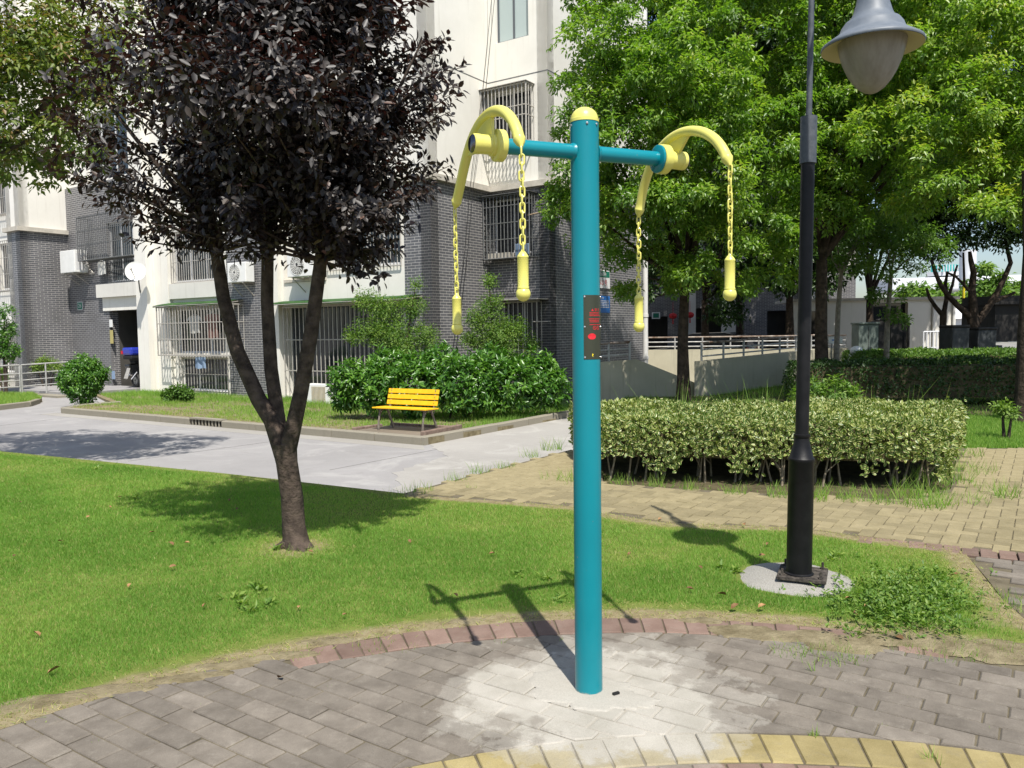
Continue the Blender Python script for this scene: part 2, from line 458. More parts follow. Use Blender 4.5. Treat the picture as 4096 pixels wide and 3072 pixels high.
MAT['bench_iron'] = M('bench_iron', (0.14, 0.12, 0.10), (0.24, 0.21, 0.17), 18, 0.7, 0.4, metal=0.3)
MAT['pad'] = concrete_mat('bench_pad', (0.15, 0.125, 0.095), (0.24, 0.20, 0.155), (0.1, 0.095, 0.06))
MAT['pad_border'] = M('pad_border', (0.15, 0.105, 0.085), (0.23, 0.17, 0.135), 8, 0.9, 0.2, bump=0.4, bscale=40)
MAT['yellow_notice'] = M('yellow_notice', (0.42, 0.36, 0.14), rough=0.6)
MAT['blue_sign'] = M('blue_sign', (0.02, 0.16, 0.50), rough=0.4)
MAT['green_sign'] = M('green_sign', (0.01, 0.16, 0.10), rough=0.4)
MAT['white_sign'] = M('white_sign', (0.72, 0.72, 0.70), rough=0.4)
MAT['black'] = M('black_rubber', (0.012, 0.012, 0.012), rough=0.7)
MAT['black_gloss'] = M('black_car_paint', (0.008, 0.009, 0.012), rough=0.2, spec=0.6, coat=0.8)
MAT['blue_gloss'] = M('blue_plastic', (0.02, 0.035, 0.34), rough=0.25, spec=0.5, coat=0.5)
MAT['red_gloss'] = M('red_plastic', (0.5, 0.01, 0.015), rough=0.3)
MAT['cardboard'] = M('cardboard', (0.34, 0.25, 0.16), (0.4, 0.3, 0.2), 4, 0.9, 0.1)
MAT['cloth_white'] = M('cloth_white', (0.55, 0.54, 0.5), rough=0.9, spec=0.1)
MAT['cloth_rose'] = M('cloth_rose', (0.24, 0.13, 0.11), rough=0.9, spec=0.1)
MAT['cloth_blue'] = M('cloth_blue', (0.22, 0.3, 0.42), rough=0.9, spec=0.1)
MAT['cabinet'] = M('cabinet_green', (0.10, 0.125, 0.11), (0.15, 0.18, 0.16), 4, 0.6, 0.3)
MAT['bin_grey'] = M('bin_grey', (0.035, 0.04, 0.042), (0.06, 0.066, 0.07), 4, 0.6, 0.3)
MAT['dark_board'] = M('dark_board', (0.014, 0.013, 0.012), (0.03, 0.028, 0.026), 4, 0.6, 0.3)
MAT['lantern'] = M('lantern_red', (0.5, 0.02, 0.02), rough=0.6)
MAT['teal_glass'] = M('teal_glass', (0.03, 0.30, 0.28), (0.06, 0.42, 0.40), 0.2, 0.15, 0.6)
MAT['far_white'] = M('far_white', (0.62, 0.63, 0.66), (0.7, 0.71, 0.74), 0.3, 0.8, 0.2)
MAT['far_grey'] = M('far_grey', (0.24, 0.27, 0.32), (0.3, 0.33, 0.38), 0.3, 0.8, 0.2)
MAT['dry_leaf'] = M('dry_leaf', (0.17, 0.085, 0.035), (0.32, 0.2, 0.10), 30, 0.8, 0.2, objrand=0.45)
MAT['yellow_pipe'] = M('yellow_pipe', (0.6, 0.5, 0.02), rough=0.5)
MAT['green_pipe'] = M('pipe_white', (0.62, 0.61, 0.58), (0.72, 0.71, 0.68), 3, 0.5, 0.4)

MAT['lf_purple'] = leaf_mat('purple_leaf', [(0.0, (0.010, 0.0095, 0.009)), (0.6, (0.026, 0.0215, 0.018)), (0.9, (0.052, 0.039, 0.030)), (1.0, (0.13, 0.065, 0.04))], 0.5, 0.55, 0.08, (0.14, 0.03, 0.02))
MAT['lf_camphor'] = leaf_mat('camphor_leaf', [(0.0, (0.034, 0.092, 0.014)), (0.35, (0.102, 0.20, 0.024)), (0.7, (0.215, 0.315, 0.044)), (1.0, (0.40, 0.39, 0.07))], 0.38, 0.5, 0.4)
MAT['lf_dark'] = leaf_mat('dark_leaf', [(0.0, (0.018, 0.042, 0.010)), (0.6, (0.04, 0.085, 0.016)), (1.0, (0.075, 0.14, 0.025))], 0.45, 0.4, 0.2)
MAT['lf_olive'] = leaf_mat('olive_leaf', [(0.0, (0.03, 0.05, 0.012)), (0.5, (0.075, 0.12, 0.02)), (0.85, (0.15, 0.19, 0.035)), (1.0, (0.2, 0.13, 0.05))], 0.45, 0.4, 0.3)
MAT['lf_shrub'] = leaf_mat('broad_shrub_leaf', [(0.0, (0.025, 0.075, 0.012)), (0.5, (0.06, 0.16, 0.02)), (1.0, (0.14, 0.27, 0.035))], 0.32, 0.55, 0.25)
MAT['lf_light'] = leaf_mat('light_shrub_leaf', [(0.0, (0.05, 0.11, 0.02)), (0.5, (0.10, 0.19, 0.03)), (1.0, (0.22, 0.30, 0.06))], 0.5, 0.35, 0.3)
MAT['lf_varieg'] = leaf_mat('variegated_leaf', [(0.0, (0.045, 0.10, 0.018)), (0.5, (0.105, 0.175, 0.032)), (1.0, (0.28, 0.31, 0.075))], 0.4, 0.45, 0.22, margin=((0.54, 0.52, 0.23), 0.82))
MAT['grass'] = leaf_mat('grass_blade', [(0.0, (0.10, 0.205, 0.032)), (0.45, (0.185, 0.325, 0.06)), (0.75, (0.285, 0.38, 0.09)), (0.9, (0.36, 0.34, 0.13)), (1.0, (0.45, 0.39, 0.20))], 0.6, 0.2, 0.42)

# ------------------------------------------------------------------ building grid directions
TH = math.radians(34)
EU = np.array([math.sin(TH), math.cos(TH)])        # away from the street
EV = np.array([-EU[1], EU[0]])                     # along the street, towards the left distance
KC = np.array([-0.515, 21.0])                      # re-entrant corner of the building
def B(a, b, z):
    q = KC + EV * a + EU * b
    return (q[0], q[1], z)
RZ = math.atan2(EV[1], EV[0])
RB = Matrix.Rotation(RZ, 3, 'Z')                   # local x = along EV

def in_poly(P, poly):
    x, y = P[:, 0], P[:, 1]
    ins = np.zeros(len(P), bool); n = len(poly)
    for i in range(n):
        x0, y0 = poly[i]; x1, y1 = poly[(i + 1) % n]
        c = ((y0 > y) != (y1 > y)) & (x < (x1 - x0) * (y - y0) / ((y1 - y0) or 1e-9) + x0)
        ins ^= c
    return ins
def edge_dist(P, poly):
    d = np.full(len(P), 1e9)
    for i in range(len(poly)):
        a = np.array(poly[i]); b = np.array(poly[(i + 1) % len(poly)]); ab = b - a
        t = np.clip(((P - a) @ ab) / max(ab @ ab, 1e-9), 0, 1)
        d = np.minimum(d, np.hypot(*(P - a - t[:, None] * ab).T))
    return d
def slab(name, poly, z, mat, depth=0.3, parent=None, kind='structure'):
    mb = MB(); mb.prism([(p[0], p[1], z - depth) for p in poly], (0, 0, depth))
    o = mb.build(name, mat, parent)
    if parent is None: tag(o, kind=kind)
    return o

# ================================================================== GROUND
slab('ground', [(-600, -60), (600, -60), (600, 900), (-600, 900)], -0.32, MAT['ground'], 0.2)

WALK_NEAR = [(-1.05, 7.42), (-0.69, 7.23), (-0.11, 7.0), (0.51, 6.75), (0.81, 6.44), (1.14, 6.14), (1.6, 6.02), (2.08, 5.94), (2.6, 5.55), (2.95, 5.30)]
WALK_FAR = [(3.36, 5.15), (6.0, 4.1), (9.5, 6.5), (9.5, 9.5), (6.24, 9.66), (5.49, 9.72), (4.05, 7.28), (3.4, 6.86), (2.48, 7.12), (1.53, 7.5), (0.9, 7.78), (0.98, 9.7), (0.74, 10.07)]
WALK = WALK_NEAR + WALK_FAR
PC, PR = np.array([0.49, 0.70]), 3.37          # outer edge of the paved circle
YC, YR = np.array([0.72, -0.25]), 3.12         # outer edge of the yellow ring
def arc(c, R, a0, a1, n):
    return [(c[0] + R * math.cos(math.radians(a0 + (a1 - a0) * k / n)), c[1] + R * math.sin(math.radians(a0 + (a1 - a0) * k / n))) for k in range(n + 1)]
RIGHT_PATH = [(3.02, 5.24), (2.86, 4.75), (2.72, 4.35), (2.62, 3.95), (2.9, 3.1), (3.4, 2.6), (7.0, 2.6), (7.0, 3.55), (5.9, 4.06)]
LAWN = [(-14.0, 14.37)] + [(-6.9, 10.62), (-3.2, 8.66)] + WALK_NEAR + [(3.0, 5.22), (2.84, 4.75), (2.7, 4.35), (2.6, 3.95), (2.87, 3.1)] + arc(PC, PR, 44, 200, 40) + [(-3.2, -2.0), (-14.0, -2.0)]
lawn_soil = slab('lawn', LAWN, -0.004, MAT['soil'], 0.3)
def thatch_mat():
    m, t, out = _new('lawn_ground')
    at = t.nodes.new('ShaderNodeAttribute'); at.attribute_name = 'tint'
    f = _math(t, 'ADD', at.outputs['Fac'], _math(t, 'MULTIPLY', _math(t, 'SUBTRACT', _noise(t, 5, 6, .7), .5), .9))
    green = _ramp(t, _noise(t, 9, 6), [(.3, (.10, .15, .026)), (.7, (.20, .22, .06))])
    dry = _ramp(t, _noise(t, 14, 6, .7), [(.3, (.16, .13, .07)), (.52, (.26, .215, .12)), (.75, (.34, .30, .20))])
    c = _mix(t, _ramp(t, f, [(.35, (0, 0, 0)), (.65, (1, 1, 1))]), green, dry)
    _principled(t, out, c, .95, .1, 0, _bump(t, _noise(t, 110, 5), .8, .015))
    return m
MAT['lawn_ground'] = thatch_mat()
def lawn_sheet():
    st = .08; x = np.arange(-14, 3.1, st); y = np.arange(1.0, 14.4, st); X, Yg = np.meshgrid(x, y); Pg = np.c_[X.ravel(), Yg.ravel()]
    ins = in_poly(Pg, LAWN); e = edge_dist(Pg, LAWN); dt = np.hypot(*(Pg - [-1.54, 5.55]).T)
    road_side = (Pg[:, 0] < -1.0) & (Pg[:, 1] > 6.5)
    fac = np.maximum(np.clip(1.15 - e / .2, 0, 1) * np.where(road_side, .3, 1), np.clip(1.3 - dt / .3, 0, 1))
    fac = np.maximum(fac, np.clip(.75 - np.hypot((Pg[:, 0] - 2.2) / 1.0, (Pg[:, 1] - 3.95) / .28), 0, .7))
    nx = len(x); idx = np.arange(len(Pg)).reshape(len(y), nx)
    q = np.stack([idx[:-1, :-1], idx[:-1, 1:], idx[1:, 1:], idx[1:, :-1]], -1).reshape(-1, 4); q = q[ins[q].any(1)]
    poly = np.array(LAWN); best = np.full(len(Pg), 1e9); near = Pg.copy(); used = np.unique(q); out_ = used[~ins[used]]
    for i in range(len(poly)):
        a, b_ = poly[i], poly[(i + 1) % len(poly)]; ab = b_ - a
        tt = np.clip(((Pg[out_] - a) @ ab) / max(ab @ ab, 1e-9), 0, 1); c_ = a + tt[:, None] * ab; d_ = np.hypot(*(Pg[out_] - c_).T)
        k = d_ < best[out_]; best[out_[k]] = d_[k]; near[out_[k]] = c_[k]
    Pg = near; e = edge_dist(Pg, LAWN)
    o = link('lawn_surface', raw_mesh('lawn_surface', np.c_[Pg, np.full(len(Pg), .0) - np.clip(.03 - e, 0, .003)], None, q, None, fac), None, MAT['lawn_ground']); tag(o, kind='structure')
lawn_sheet()
slab('plaza_bed', arc(PC, PR + 0.02, 0, 354, 60), -0.007, MAT['joint'], 0.3)
slab('walkway_bed', WALK, -0.008, MAT['joint'], 0.3)
slab('side_path_bed', RIGHT_PATH, -0.02, MAT['joint'], 0.25)
road = slab('road', [(-60, 39), (-14.0, 14.2), (-6.9, 10.5), (-0.9, 7.2), (1.0, 9.6), (1.25, 12.0), (2.0, 17.0), (2.0, 19.5), (-3, 17.5), (-14, 24.5), (-60, 55)], -0.25, MAT['road'], 0.06)
_pe = [np.array([-1.32, 12.36]), np.array([-0.95, 11.2]), np.array([-1.5, 9.9]), np.array([-1.25, 8.7]), np.array([-1.35, 7.9])]
_pl = []
for _i in range(4):
    for _f in np.linspace(0, 1, 9)[:-1]: _pl.append(tuple(_pe[_i] + (_pe[_i + 1] - _pe[_i]) * _f + RNG.normal(0, .045, 2)))
path = slab('path', [(-1.02, 7.35), (0.72, 10.0), (1.15, 12.3), (2.6, 18.3), (1.45, 17.6)] + _pl, -0.246, MAT['new_concrete'], 0.02)
# grass behind the clipped hedge and to the right of the walkway
BACKYARD = [(0.98, 9.72), (0.92, 7.8), (1.53, 7.52), (2.48, 7.14), (3.4, 6.88), (4.05, 7.3), (5.49, 9.74), (6.24, 9.68), (9.5, 9.52), (26, 9.5), (26, 40), (12, 34), (9.0, 23.2), (4.5, 18.2), (2.6, 18.2), (1.2, 12.3)]
slab('backyard', BACKYARD, -0.03, MAT['dark_soil'], 0.25)

KC1 = np.array([-1.38, 12.32])
def zv(x, y):
    return -0.13 - 0.022 * ((x - KC1[0]) * EU[0] + (y - KC1[1]) * EU[1])
KL = KC1 + EV * 11.6
VERGE = [KC1 + EU * .1, KC1 + EV * 11.2 + EU * .1, KL + EU * 0.5, KL + EU * 1.6, np.array(B(11.75, -4.3, 0)[:2]), np.array(B(11.75, -2.3, 0)[:2]), np.array(B(-0.05, -2.3, 0)[:2]), np.array(B(-0.05, 0.1, 0)[:2]), np.array(B(-1.75, 0.1, 0)[:2]), np.array([1.9, 18.2]), KC1 + EU * 5.9]
mb = MB()
nV = len(VERGE)
mb.add([(p[0], p[1], zv(*p)) for p in VERGE] + [(p[0], p[1], -0.31) for p in VERGE], [tuple(range(nV))] + [(i, (i + 1) % nV, nV + (i + 1) % nV, nV + i) for i in range(nV)])
tag(mb.build('verge', MAT['soil']), kind='structure')
# far-left verge beyond the entrance path
_fv = [G(-45, 411, -.15)[:2], G(28, 402.8, -.15)[:2], G(42, 398.5, -.15)[:2], G(33, 393.5, -.15)[:2], G(-45, 393.5, -.15)[:2]]
slab('verge', _fv, -0.15, MAT['soil'], 0.15)

# kerb of separate stones
kerb = bpy.data.objects.new('kerb', None); COL.objects.link(kerb); OFF[kerb.name] = np.zeros(3); tag(kerb, kind='structure')
def stone_mesh(L, Wd, Hh, ch=0.018):
    mbs = MB()
    def ring(i, z): return [(-L / 2 + i, -Wd / 2 + i, z), (L / 2 - i, -Wd / 2 + i, z), (L / 2 - i, Wd / 2 - i, z), (-L / 2 + i, Wd / 2 - i, z)]
    V = ring(0, -0.02) + ring(0, Hh - ch) + ring(ch, Hh)
    Fc = [(0, 1, 5, 4), (1, 2, 6, 5), (2, 3, 7, 6), (3, 0, 4, 7), (4, 5, 9, 8), (5, 6, 10, 9), (6, 7, 11, 10), (7, 4, 8, 11), (8, 9, 10, 11)]
    me = bpy.data.meshes.new('kerb_stone'); me.from_pydata(V, [], Fc); me.materials.append(MAT['kerb']); me.update()
    return me
# gutter strip along the kerb and joints across the road slabs
slab('gutter', [KC1 - EU * .36 - EV * .3, KC1 - EU * .36 + EV * 11.3, KC1 - EU * .0 + EV * 11.3, KC1 - EU * .0 + EV * .02], -0.2475, MAT['gutter'], 0.004)
for _a, _b in ((G(128, 461.2, -.25), G(272, 441.5, -.25)), (G(-20, 428, -.25), G(150, 408, -.25)), (G(330, 470, -.25), G(452, 446.5, -.25))):
    _d = (_b - _a)[:2]; _d = _d / np.linalg.norm(_d); _n = np.array([-_d[1], _d[0]]) * .009
    slab('road_joint', [_a[:2] - _n, _b[:2] - _n, _b[:2] + _n, _a[:2] + _n], -0.2478, MAT['road_joint'], 0.003)
KM = stone_mesh(0.985, 0.13, 0.135)
def kerb_run(p, d, n, skip=()):
    for k in range(n):
        if k in skip: continue
        c = p + d * (k + 0.5)
        o = bpy.data.objects.new('kerb_stone', KM); COL.objects.link(o); o.parent = kerb
        o.location = (c[0], c[1], -0.25 + random.uniform(-0.004, 0.004)); o.rotation_euler = (0, 0, math.atan2(d[1], d[0]) + random.uniform(-0.008, 0.008))
kerb_run(KC1 + EV * 0.07 + EU * 0.065, EV, 11, skip=(5,))
kerb_run(KC1 + EU * 0.0 - EV * -0.065, EU, 6)
for k, (aa, r_) in enumerate(((0.35, 0.9), (0.95, 0.9), (1.5, 0.9))):   # rounded end by the entrance
    ang = RZ - aa; pass
kd = (KL + EU * 0.9) - (KC1 + EV * 11.07 + EU * 0.065)
kerb_run(KC1 + EV * 11.07 + EU * 0.065, kd / np.linalg.norm(kd), 1)
kerb_run(KL + EU * 0.75, EU * 1.0, 1)
_d = np.array(_fv[1]) - np.array(_fv[0]); kerb_run(np.array(_fv[1]), -_d / np.linalg.norm(_d), 4)
_d = np.array(_fv[2]) - np.array(_fv[1]); kerb_run(np.array(_fv[1]), _d / np.linalg.norm(_d), 1)
# gully in the kerb line
gl = KC1 + EV * (0.07 + 5.5) + EU * 0.065
g_ = thing('drain_inlet', 'dark slotted drain inlet set in the far kerb', 'drain', (gl[0], gl[1], -0.25))
mb = MB(); mb.box((gl[0], gl[1], -0.115), (0.98, 0.16, 0.03), RB); mb.build('lintel_stone', MAT['kerb'], g_)
mb = MB(); mb.box((*(gl + EU * 0.05), -0.2), (0.98, 0.03, 0.14), RB); mb.build('recess', MAT['black'], g_)
mb = MB()
for k in range(9):
    c = gl + EV * (-0.42 + 0.105 * k) - EU * 0.05
    mb.box((c[0], c[1], -0.19), (0.035, 0.02, 0.12), RB)
mb.build('slot_bars', MAT['kerb'], g_)

# ------------------------------------------------------------------ pavers
def clip_half(poly, p, n):
    """keep side where (q-p).n <= 0"""
    out = []
    for i in range(len(poly)):
        a, b_ = poly[i], poly[(i + 1) % len(poly)]
        da, db = (a - p) @ n, (b_ - p) @ n
        if da <= 0: out.append(a)
        if da * db < 0: out.append(a + (b_ - a) * (da / (da - db)))
    return out
def poly_area(P):
    P = np.array(P); return 0.5 * abs(np.dot(P[:, 0], np.roll(P[:, 1], -1)) - np.dot(P[:, 1], np.roll(P[:, 0], -1)))
def brick_geo(poly, h=0.03, ch=0.005):
    """poly centred at origin -> V,F"""
    P = np.array(poly); c = P.mean(0); n = len(P)
    ins = P + (c - P) / np.linalg.norm(c - P, axis=1)[:, None] * ch * 1.4
    V = [(*p, -h) for p in P] + [(*p, -ch) for p in P] + [(*p, 0) for p in ins]
    Fc = [(i, (i + 1) % n, n + (i + 1) % n, n + i) for i in range(n)] + [(n + i, n + (i + 1) % n, 2 * n + (i + 1) % n, 2 * n + i) for i in range(n)] + [tuple(range(2 * n, 3 * n))]
    return V, Fc
PAVE_CACHE = {}
def lay(parent_name, pieces, mat, limit=300, zc=0.0):
    """pieces: (centre xy, rotation, local polygon or None for the full brick, key)"""
    if isinstance(parent_name, str):
        par = bpy.data.objects.new(parent_name, None); COL.objects.link(par); OFF[par.name] = np.zeros(3); tag(par, kind='structure')
    else: par = parent_name
    C = np.array([p[0] for p in pieces])
    px, py = project(np.c_[C, np.zeros(len(C))])
    vis = (px > -25) & (px < 1050) & (py > 200) & (py < 800) & (C[:, 1] > 0.5)
    order = np.argsort(np.where(vis, C[:, 1], 1e6 + C[:, 1]))
    rest = MB()
    for rank, i in enumerate(order):
        c, rot, poly, key = pieces[i]
        z = zc + random.uniform(-0.0025, 0.0025)
        tx, ty = random.uniform(-0.011, 0.011), random.uniform(-0.011, 0.011)
        if rank < limit and vis[i]:
            if key is not None and key in PAVE_CACHE: me = PAVE_CACHE[key]
            else:
                V, Fc = brick_geo(poly); me = bpy.data.meshes.new('brick'); me.from_pydata(V, [], Fc); me.materials.append(mat); me.update()
                if key is not None: PAVE_CACHE[key] = me
            o = bpy.data.objects.new('brick', me); COL.objects.link(o); o.parent = par
            o.location = (c[0], c[1], z); o.rotation_euler = (tx, ty, rot)
        elif not vis[i] and rank > limit + 600: continue
        else:
            V, Fc = brick_geo(poly); cs, sn = math.cos(rot), math.sin(rot)
            rest.add([(c[0] + x * cs - y * sn, c[1] + x * sn + y * cs, z + zz) for x, y, zz in V], Fc)
    if rest.v:
        o = rest.build('paving_bricks', mat, par); tag(o, kind='stuff')
    return par
def rect(L, Wd): return [np.array(p) for p in ((-L / 2, -Wd / 2), (L / 2, -Wd / 2), (L / 2, Wd / 2), (-L / 2, Wd / 2))]
E1 = -EV                                            # row direction of the grey pavers (towards right-near)
R1 = math.atan2(E1[1], E1[0])
grey = []
BL_, BW_ = 0.208, 0.104
for j in range(-60, 60):
    for i in range(-40, 40):
        s = (i + 0.5 * (j % 2) + 0.12 * math.sin(j * 2.3)) * BL_; t_ = j * BW_
        c = PC + E1 * s + EU * t_
        dP, dY = np.linalg.norm(c - PC), np.linalg.norm(c - YC)
        bord = 0.0 if (c[0] - PC[0]) / dP < math.cos(math.radians(117)) else 0.2
        if dP > PR - bord + 0.1 or dY < YR - 0.1 or c[1] < 1.2: continue
        poly = rect(BL_ - 0.006, BW_ - 0.006); key = 'grey'
        if dP > PR - bord - 0.13 or dY < YR + 0.13:
            key = None
            cs, sn = math.cos(-R1), math.sin(-R1)
            loc = lambda q: np.array([q[0] * cs - q[1] * sn, q[0] * sn + q[1] * cs])
            n1 = (c - PC) / dP; poly = clip_half(poly, loc(PC + n1 * (PR - bord - 0.005) - c), loc(n1))
            if len(poly) > 2:
                n2 = -(c - YC) / dY; poly = clip_half(poly, loc(YC - n2 * (YR + 0.005) - c), loc(n2))
            if len(poly) < 3 or poly_area(poly) < 0.0012: continue
        grey.append((c, R1, poly, key))
plaza = lay('plaza', grey, MAT['grey_paver'], 300)
def ring(c, R0, R1_, a0, a1, wd, key, jit=0.0, skip=None):
    out = []; n = int(math.radians(a1 - a0) * (R0 + R1_) / 2 / wd)
    for k in range(n):
        a = math.radians(a0 + (a1 - a0) * (k + 0.5) / n)
        p = c + (R0 + R1_) / 2 * np.array([math.cos(a), math.sin(a)])
        if skip and skip(p): continue
        da = math.radians(a1 - a0) / n / 2
        w0, w1 = R0 * da - 0.003, R1_ * da - 0.003; h = (R1_ - R0) / 2 - 0.003
        out.append((p, a + random.uniform(-jit, jit), [np.array(q) for q in ((-h, -w0), (h, -w1), (h, w1), (-h, w0))], key))
    return out
lay('yellow_ring', ring(YC, YR - 0.2, YR, 50, 130, 0.112, 'yel', 0.012), MAT['yellow_paver'], 300)
lay('red_ring', ring(YC, YR - 0.4, YR - 0.205, 50, 130, 0.115, 'redin', 0.012), MAT['red_paver'], 300)
lay('red_border', ring(PC, PR - 0.2, PR, 45, 118, 0.108, 'redout', 0.03, lambda p: (p[0] > 1.25 and random.random() < 0.4)), MAT['red_paver'], 300)
walk = []
for i in range(-120, 120):
    for j in range(-120, 120):
        cl = (i - j) % 4
        if cl == 0: ctr = (i + 1.0, j + 0.5); rot = R1
        elif cl == 3: ctr = (i + 0.5, j + 1.0); rot = R1 + math.pi / 2
        else: continue
        c = np.array([2.0, 7.0]) + (E1 * ctr[0] + EU * ctr[1]) * 0.104
        walk.append((c, rot, rect(0.203, 0.099), 'walk'))
Cw = np.array([p[0] for p in walk])
ok = in_poly(Cw, WALK) & (edge_dist(Cw, WALK) > 0.05)
lay('walkway', [p for p, k in zip(walk, ok) if k], MAT['walk_paver'], 300)
# red soldier course along the near edge of the walkway and the grey side path
redc = []
A0, A1 = np.array([2.5, 5.58]), np.array([3.6, 4.98]); dd = (A1 - A0) / np.linalg.norm(A1 - A0)
for k in range(12):
    c = A0 + dd * (0.107 * k); redc.append((c - np.array([0.02, 0.05]), math.atan2(dd[1], dd[0]) + math.pi / 2, rect(0.2, 0.098), 'redout2'))
lay('red_course', redc, MAT['red_paver'], 300)
side = []
for j in range(-40, 40):
    for i in range(-30, 30):
        c = np.array([3.4, 4.2]) + E1 * ((i + 0.5 * (j % 2)) * 0.208) + EU * (j * 0.104)
        side.append((c, R1, rect(0.2, 0.096), 'side'))
Cs = np.array([p[0] for p in side]); ok = in_poly(Cs, RIGHT_PATH) & (edge_dist(Cs, RIGHT_PATH) > 0.09)
lay('side_path', [p for p, k in zip(side, ok) if k], MAT['grey_paver'], 300, -0.008)

# cement smeared round the post
def blob(name, c, rx, ry, z, mat, h, n=90, seed=1, rough=0.22, rot=0.0):
    rr = np.random.default_rng(seed); ph = rr.uniform(0, 6.28, 9)
    mbb = MB(); rings = [0.0, 0.3, 0.55, 0.75, 0.88, 0.96, 1.0]
    V = [(c[0], c[1], z + h)]; Fc = []
    for ri, f in enumerate(rings[1:]):
        for k in range(n):
            a = 2 * math.pi * k / n
            r = 1 + rough * sum(math.sin(a * m_ + ph[m_]) / (m_ ** 0.8) for m_ in (1, 2, 3, 5, 7)) * 0.5 + rough * (0.07 * math.sin(a * 13 + ph[8]) + 0.05 * math.sin(a * 23 + ph[4]) + 0.05 * rr.uniform(-1, 1) * (f > .9))
            x, y = rx * r * f * math.cos(a), ry * r * f * math.sin(a)
            zz = z + h * (1 - f ** 2.5) + (-0.004 if f == 1 else 0)
            V.append((c[0] + x * math.cos(rot) - y * math.sin(rot), c[1] + x * math.sin(rot) + y * math.cos(rot), zz))
    for k in range(n):
        Fc.append((0, 1 + k, 1 + (k + 1) % n))
        for ri in range(len(rings) - 2):
            a_, b_ = 1 + ri * n, 1 + (ri + 1) * n
            Fc.append((a_ + k, b_ + k, b_ + (k + 1) % n, a_ + (k + 1) % n))
    mbb.add(V, Fc)
    return mbb.build(name, mat, smooth=True, sharp=60)
tag(blob('cement_patch', (0.34, 3.2), 0.27, 0.16, 0.0025, MAT['patch'], 0.004, seed=5, rough=0.5, rot=-0.3), kind='structure')
for k_, (px_, py_, a_, b_) in enumerate(((745, 630, .16, .08), (800, 636, .22, .09), (842, 643, .2, .1), (900, 640, .26, .1), (955, 646, .28, .12), (1005, 650, .25, .12), (700, 621, .1, .05), (470, 621, .1, .04), (330, 640, .14, .05), (285, 655, .16, .05), (235, 665, .16, .05), (180, 678, .16, .05), (120, 688, .18, .06), (60, 698, .18, .06), (10, 708, .16, .05))):
    g_ = G(px_, py_); tag(blob('soil_patch', (g_[0], g_[1]), a_, b_, .0005, MAT['soil'], .006, seed=40 + k_, rough=.45, rot=.25 if px_ < 500 else -.1), kind='structure')
tag(blob('lamp_footing', (1.66, 4.68), 0.37, 0.35, -0.01, MAT['lamp_footing'], 0.05, seed=3, rough=0.14), 'rough pale concrete footing under the black lamp post', 'footing')

# ================================================================== APARTMENT BUILDING
bld = thing('apartment_building', 'beige apartment block with dark grey brick lower storeys and barred windows', 'building', B(8, -1, -0.35))
class Face:
    def __init__(s, o, d, n): s.o, s.d, s.n = np.array(o, float), np.array(d, float), np.array(n, float)
    def p(s, t, z, off=0.0):
        q = s.o + s.d * t + s.n * off
        return B(q[0], q[1], z)
FA = Face((0, -2.43), (1, 0), (0, -1)); FB = Face((0, 0), (0, -1), (-1, 0)); FC = Face((0, 0), (-1, 0), (0, -1)); FD = Face((-1.8, 0), (0, 1), (-1, 0))
FL = Face((16.5, -2.43), (0, -1), (-1, 0)); FLF = Face((16.5, -3.98), (1, 0), (0, -1)); FW = Face((17.4, -3.3), (1, 0), (0, -1)); FWS = Face((17.4, -3.3), (0, -1), (1, 0))
def wall(face, s0, s1, z0, z1, mat, openings=(), off=0.0, reveal=0.16, name='wall', sides=0.3, parent=None):
    mbw = MB()
    ss = sorted({s0, s1, *[q for o in openings for q in o[:2]]}); zz = sorted({z0, z1, *[q for o in openings for q in o[2:4]]})
    def quad(P, uv): mbw.add(P, [(0, 1, 2, 3)], [uv])
    for i in range(len(ss) - 1):
        for j in range(len(zz) - 1):
            cs, cz = (ss[i] + ss[i + 1]) / 2, (zz[j] + zz[j + 1]) / 2
            if any(o[0] < cs < o[1] and o[2] < cz < o[3] for o in openings): continue
            a, b_, c, d = ss[i], ss[i + 1], zz[j], zz[j + 1]
            quad([face.p(a, c, off), face.p(b_, c, off), face.p(b_, d, off), face.p(a, d, off)], [(a, c), (b_, c), (b_, d), (a, d)])
    for o in openings:
        a, b_, c, d = o[:4]; r = o[4] if len(o) > 4 else reveal
        for (p, q) in (((a, c), (a, d)), ((b_, c), (b_, d)), ((a, c), (b_, c)), ((a, d), (b_, d))):
            quad([face.p(p[0], p[1], off), face.p(q[0], q[1], off), face.p(q[0], q[1], off - r), face.p(p[0], p[1], off - r)], [(0, p[1]), (0, q[1]), (r, q[1]), (r, p[1])])
    for (p, q) in (((s0, z0), (s0, z1)), ((s1, z0), (s1, z1)), ((s0, z1), (s1, z1)), ((s0, z0), (s1, z0))):
        quad([face.p(p[0], p[1], off), face.p(q[0], q[1], off), face.p(q[0], q[1], off - sides), face.p(p[0], p[1], off - sides)], [(p[0], p[1]), (q[0] + 0.001, q[1]), (q[0] + sides, q[1]), (p[0] + sides, p[1])])
    return mbw.build(name, mat, parent or bld)
def fbox(mbx, face, s0, s1, z0, z1, o0, o1):
    P = [face.p(s, z, o) for z in (z0, z1) for s, o in ((s0, o0), (s1, o0), (s1, o1), (s0, o1))]
    return mbx.add(P, [(3, 2, 1, 0), (4, 5, 6, 7), (0, 1, 5, 4), (1, 2, 6, 5), (2, 3, 7, 6), (3, 0, 4, 7)])
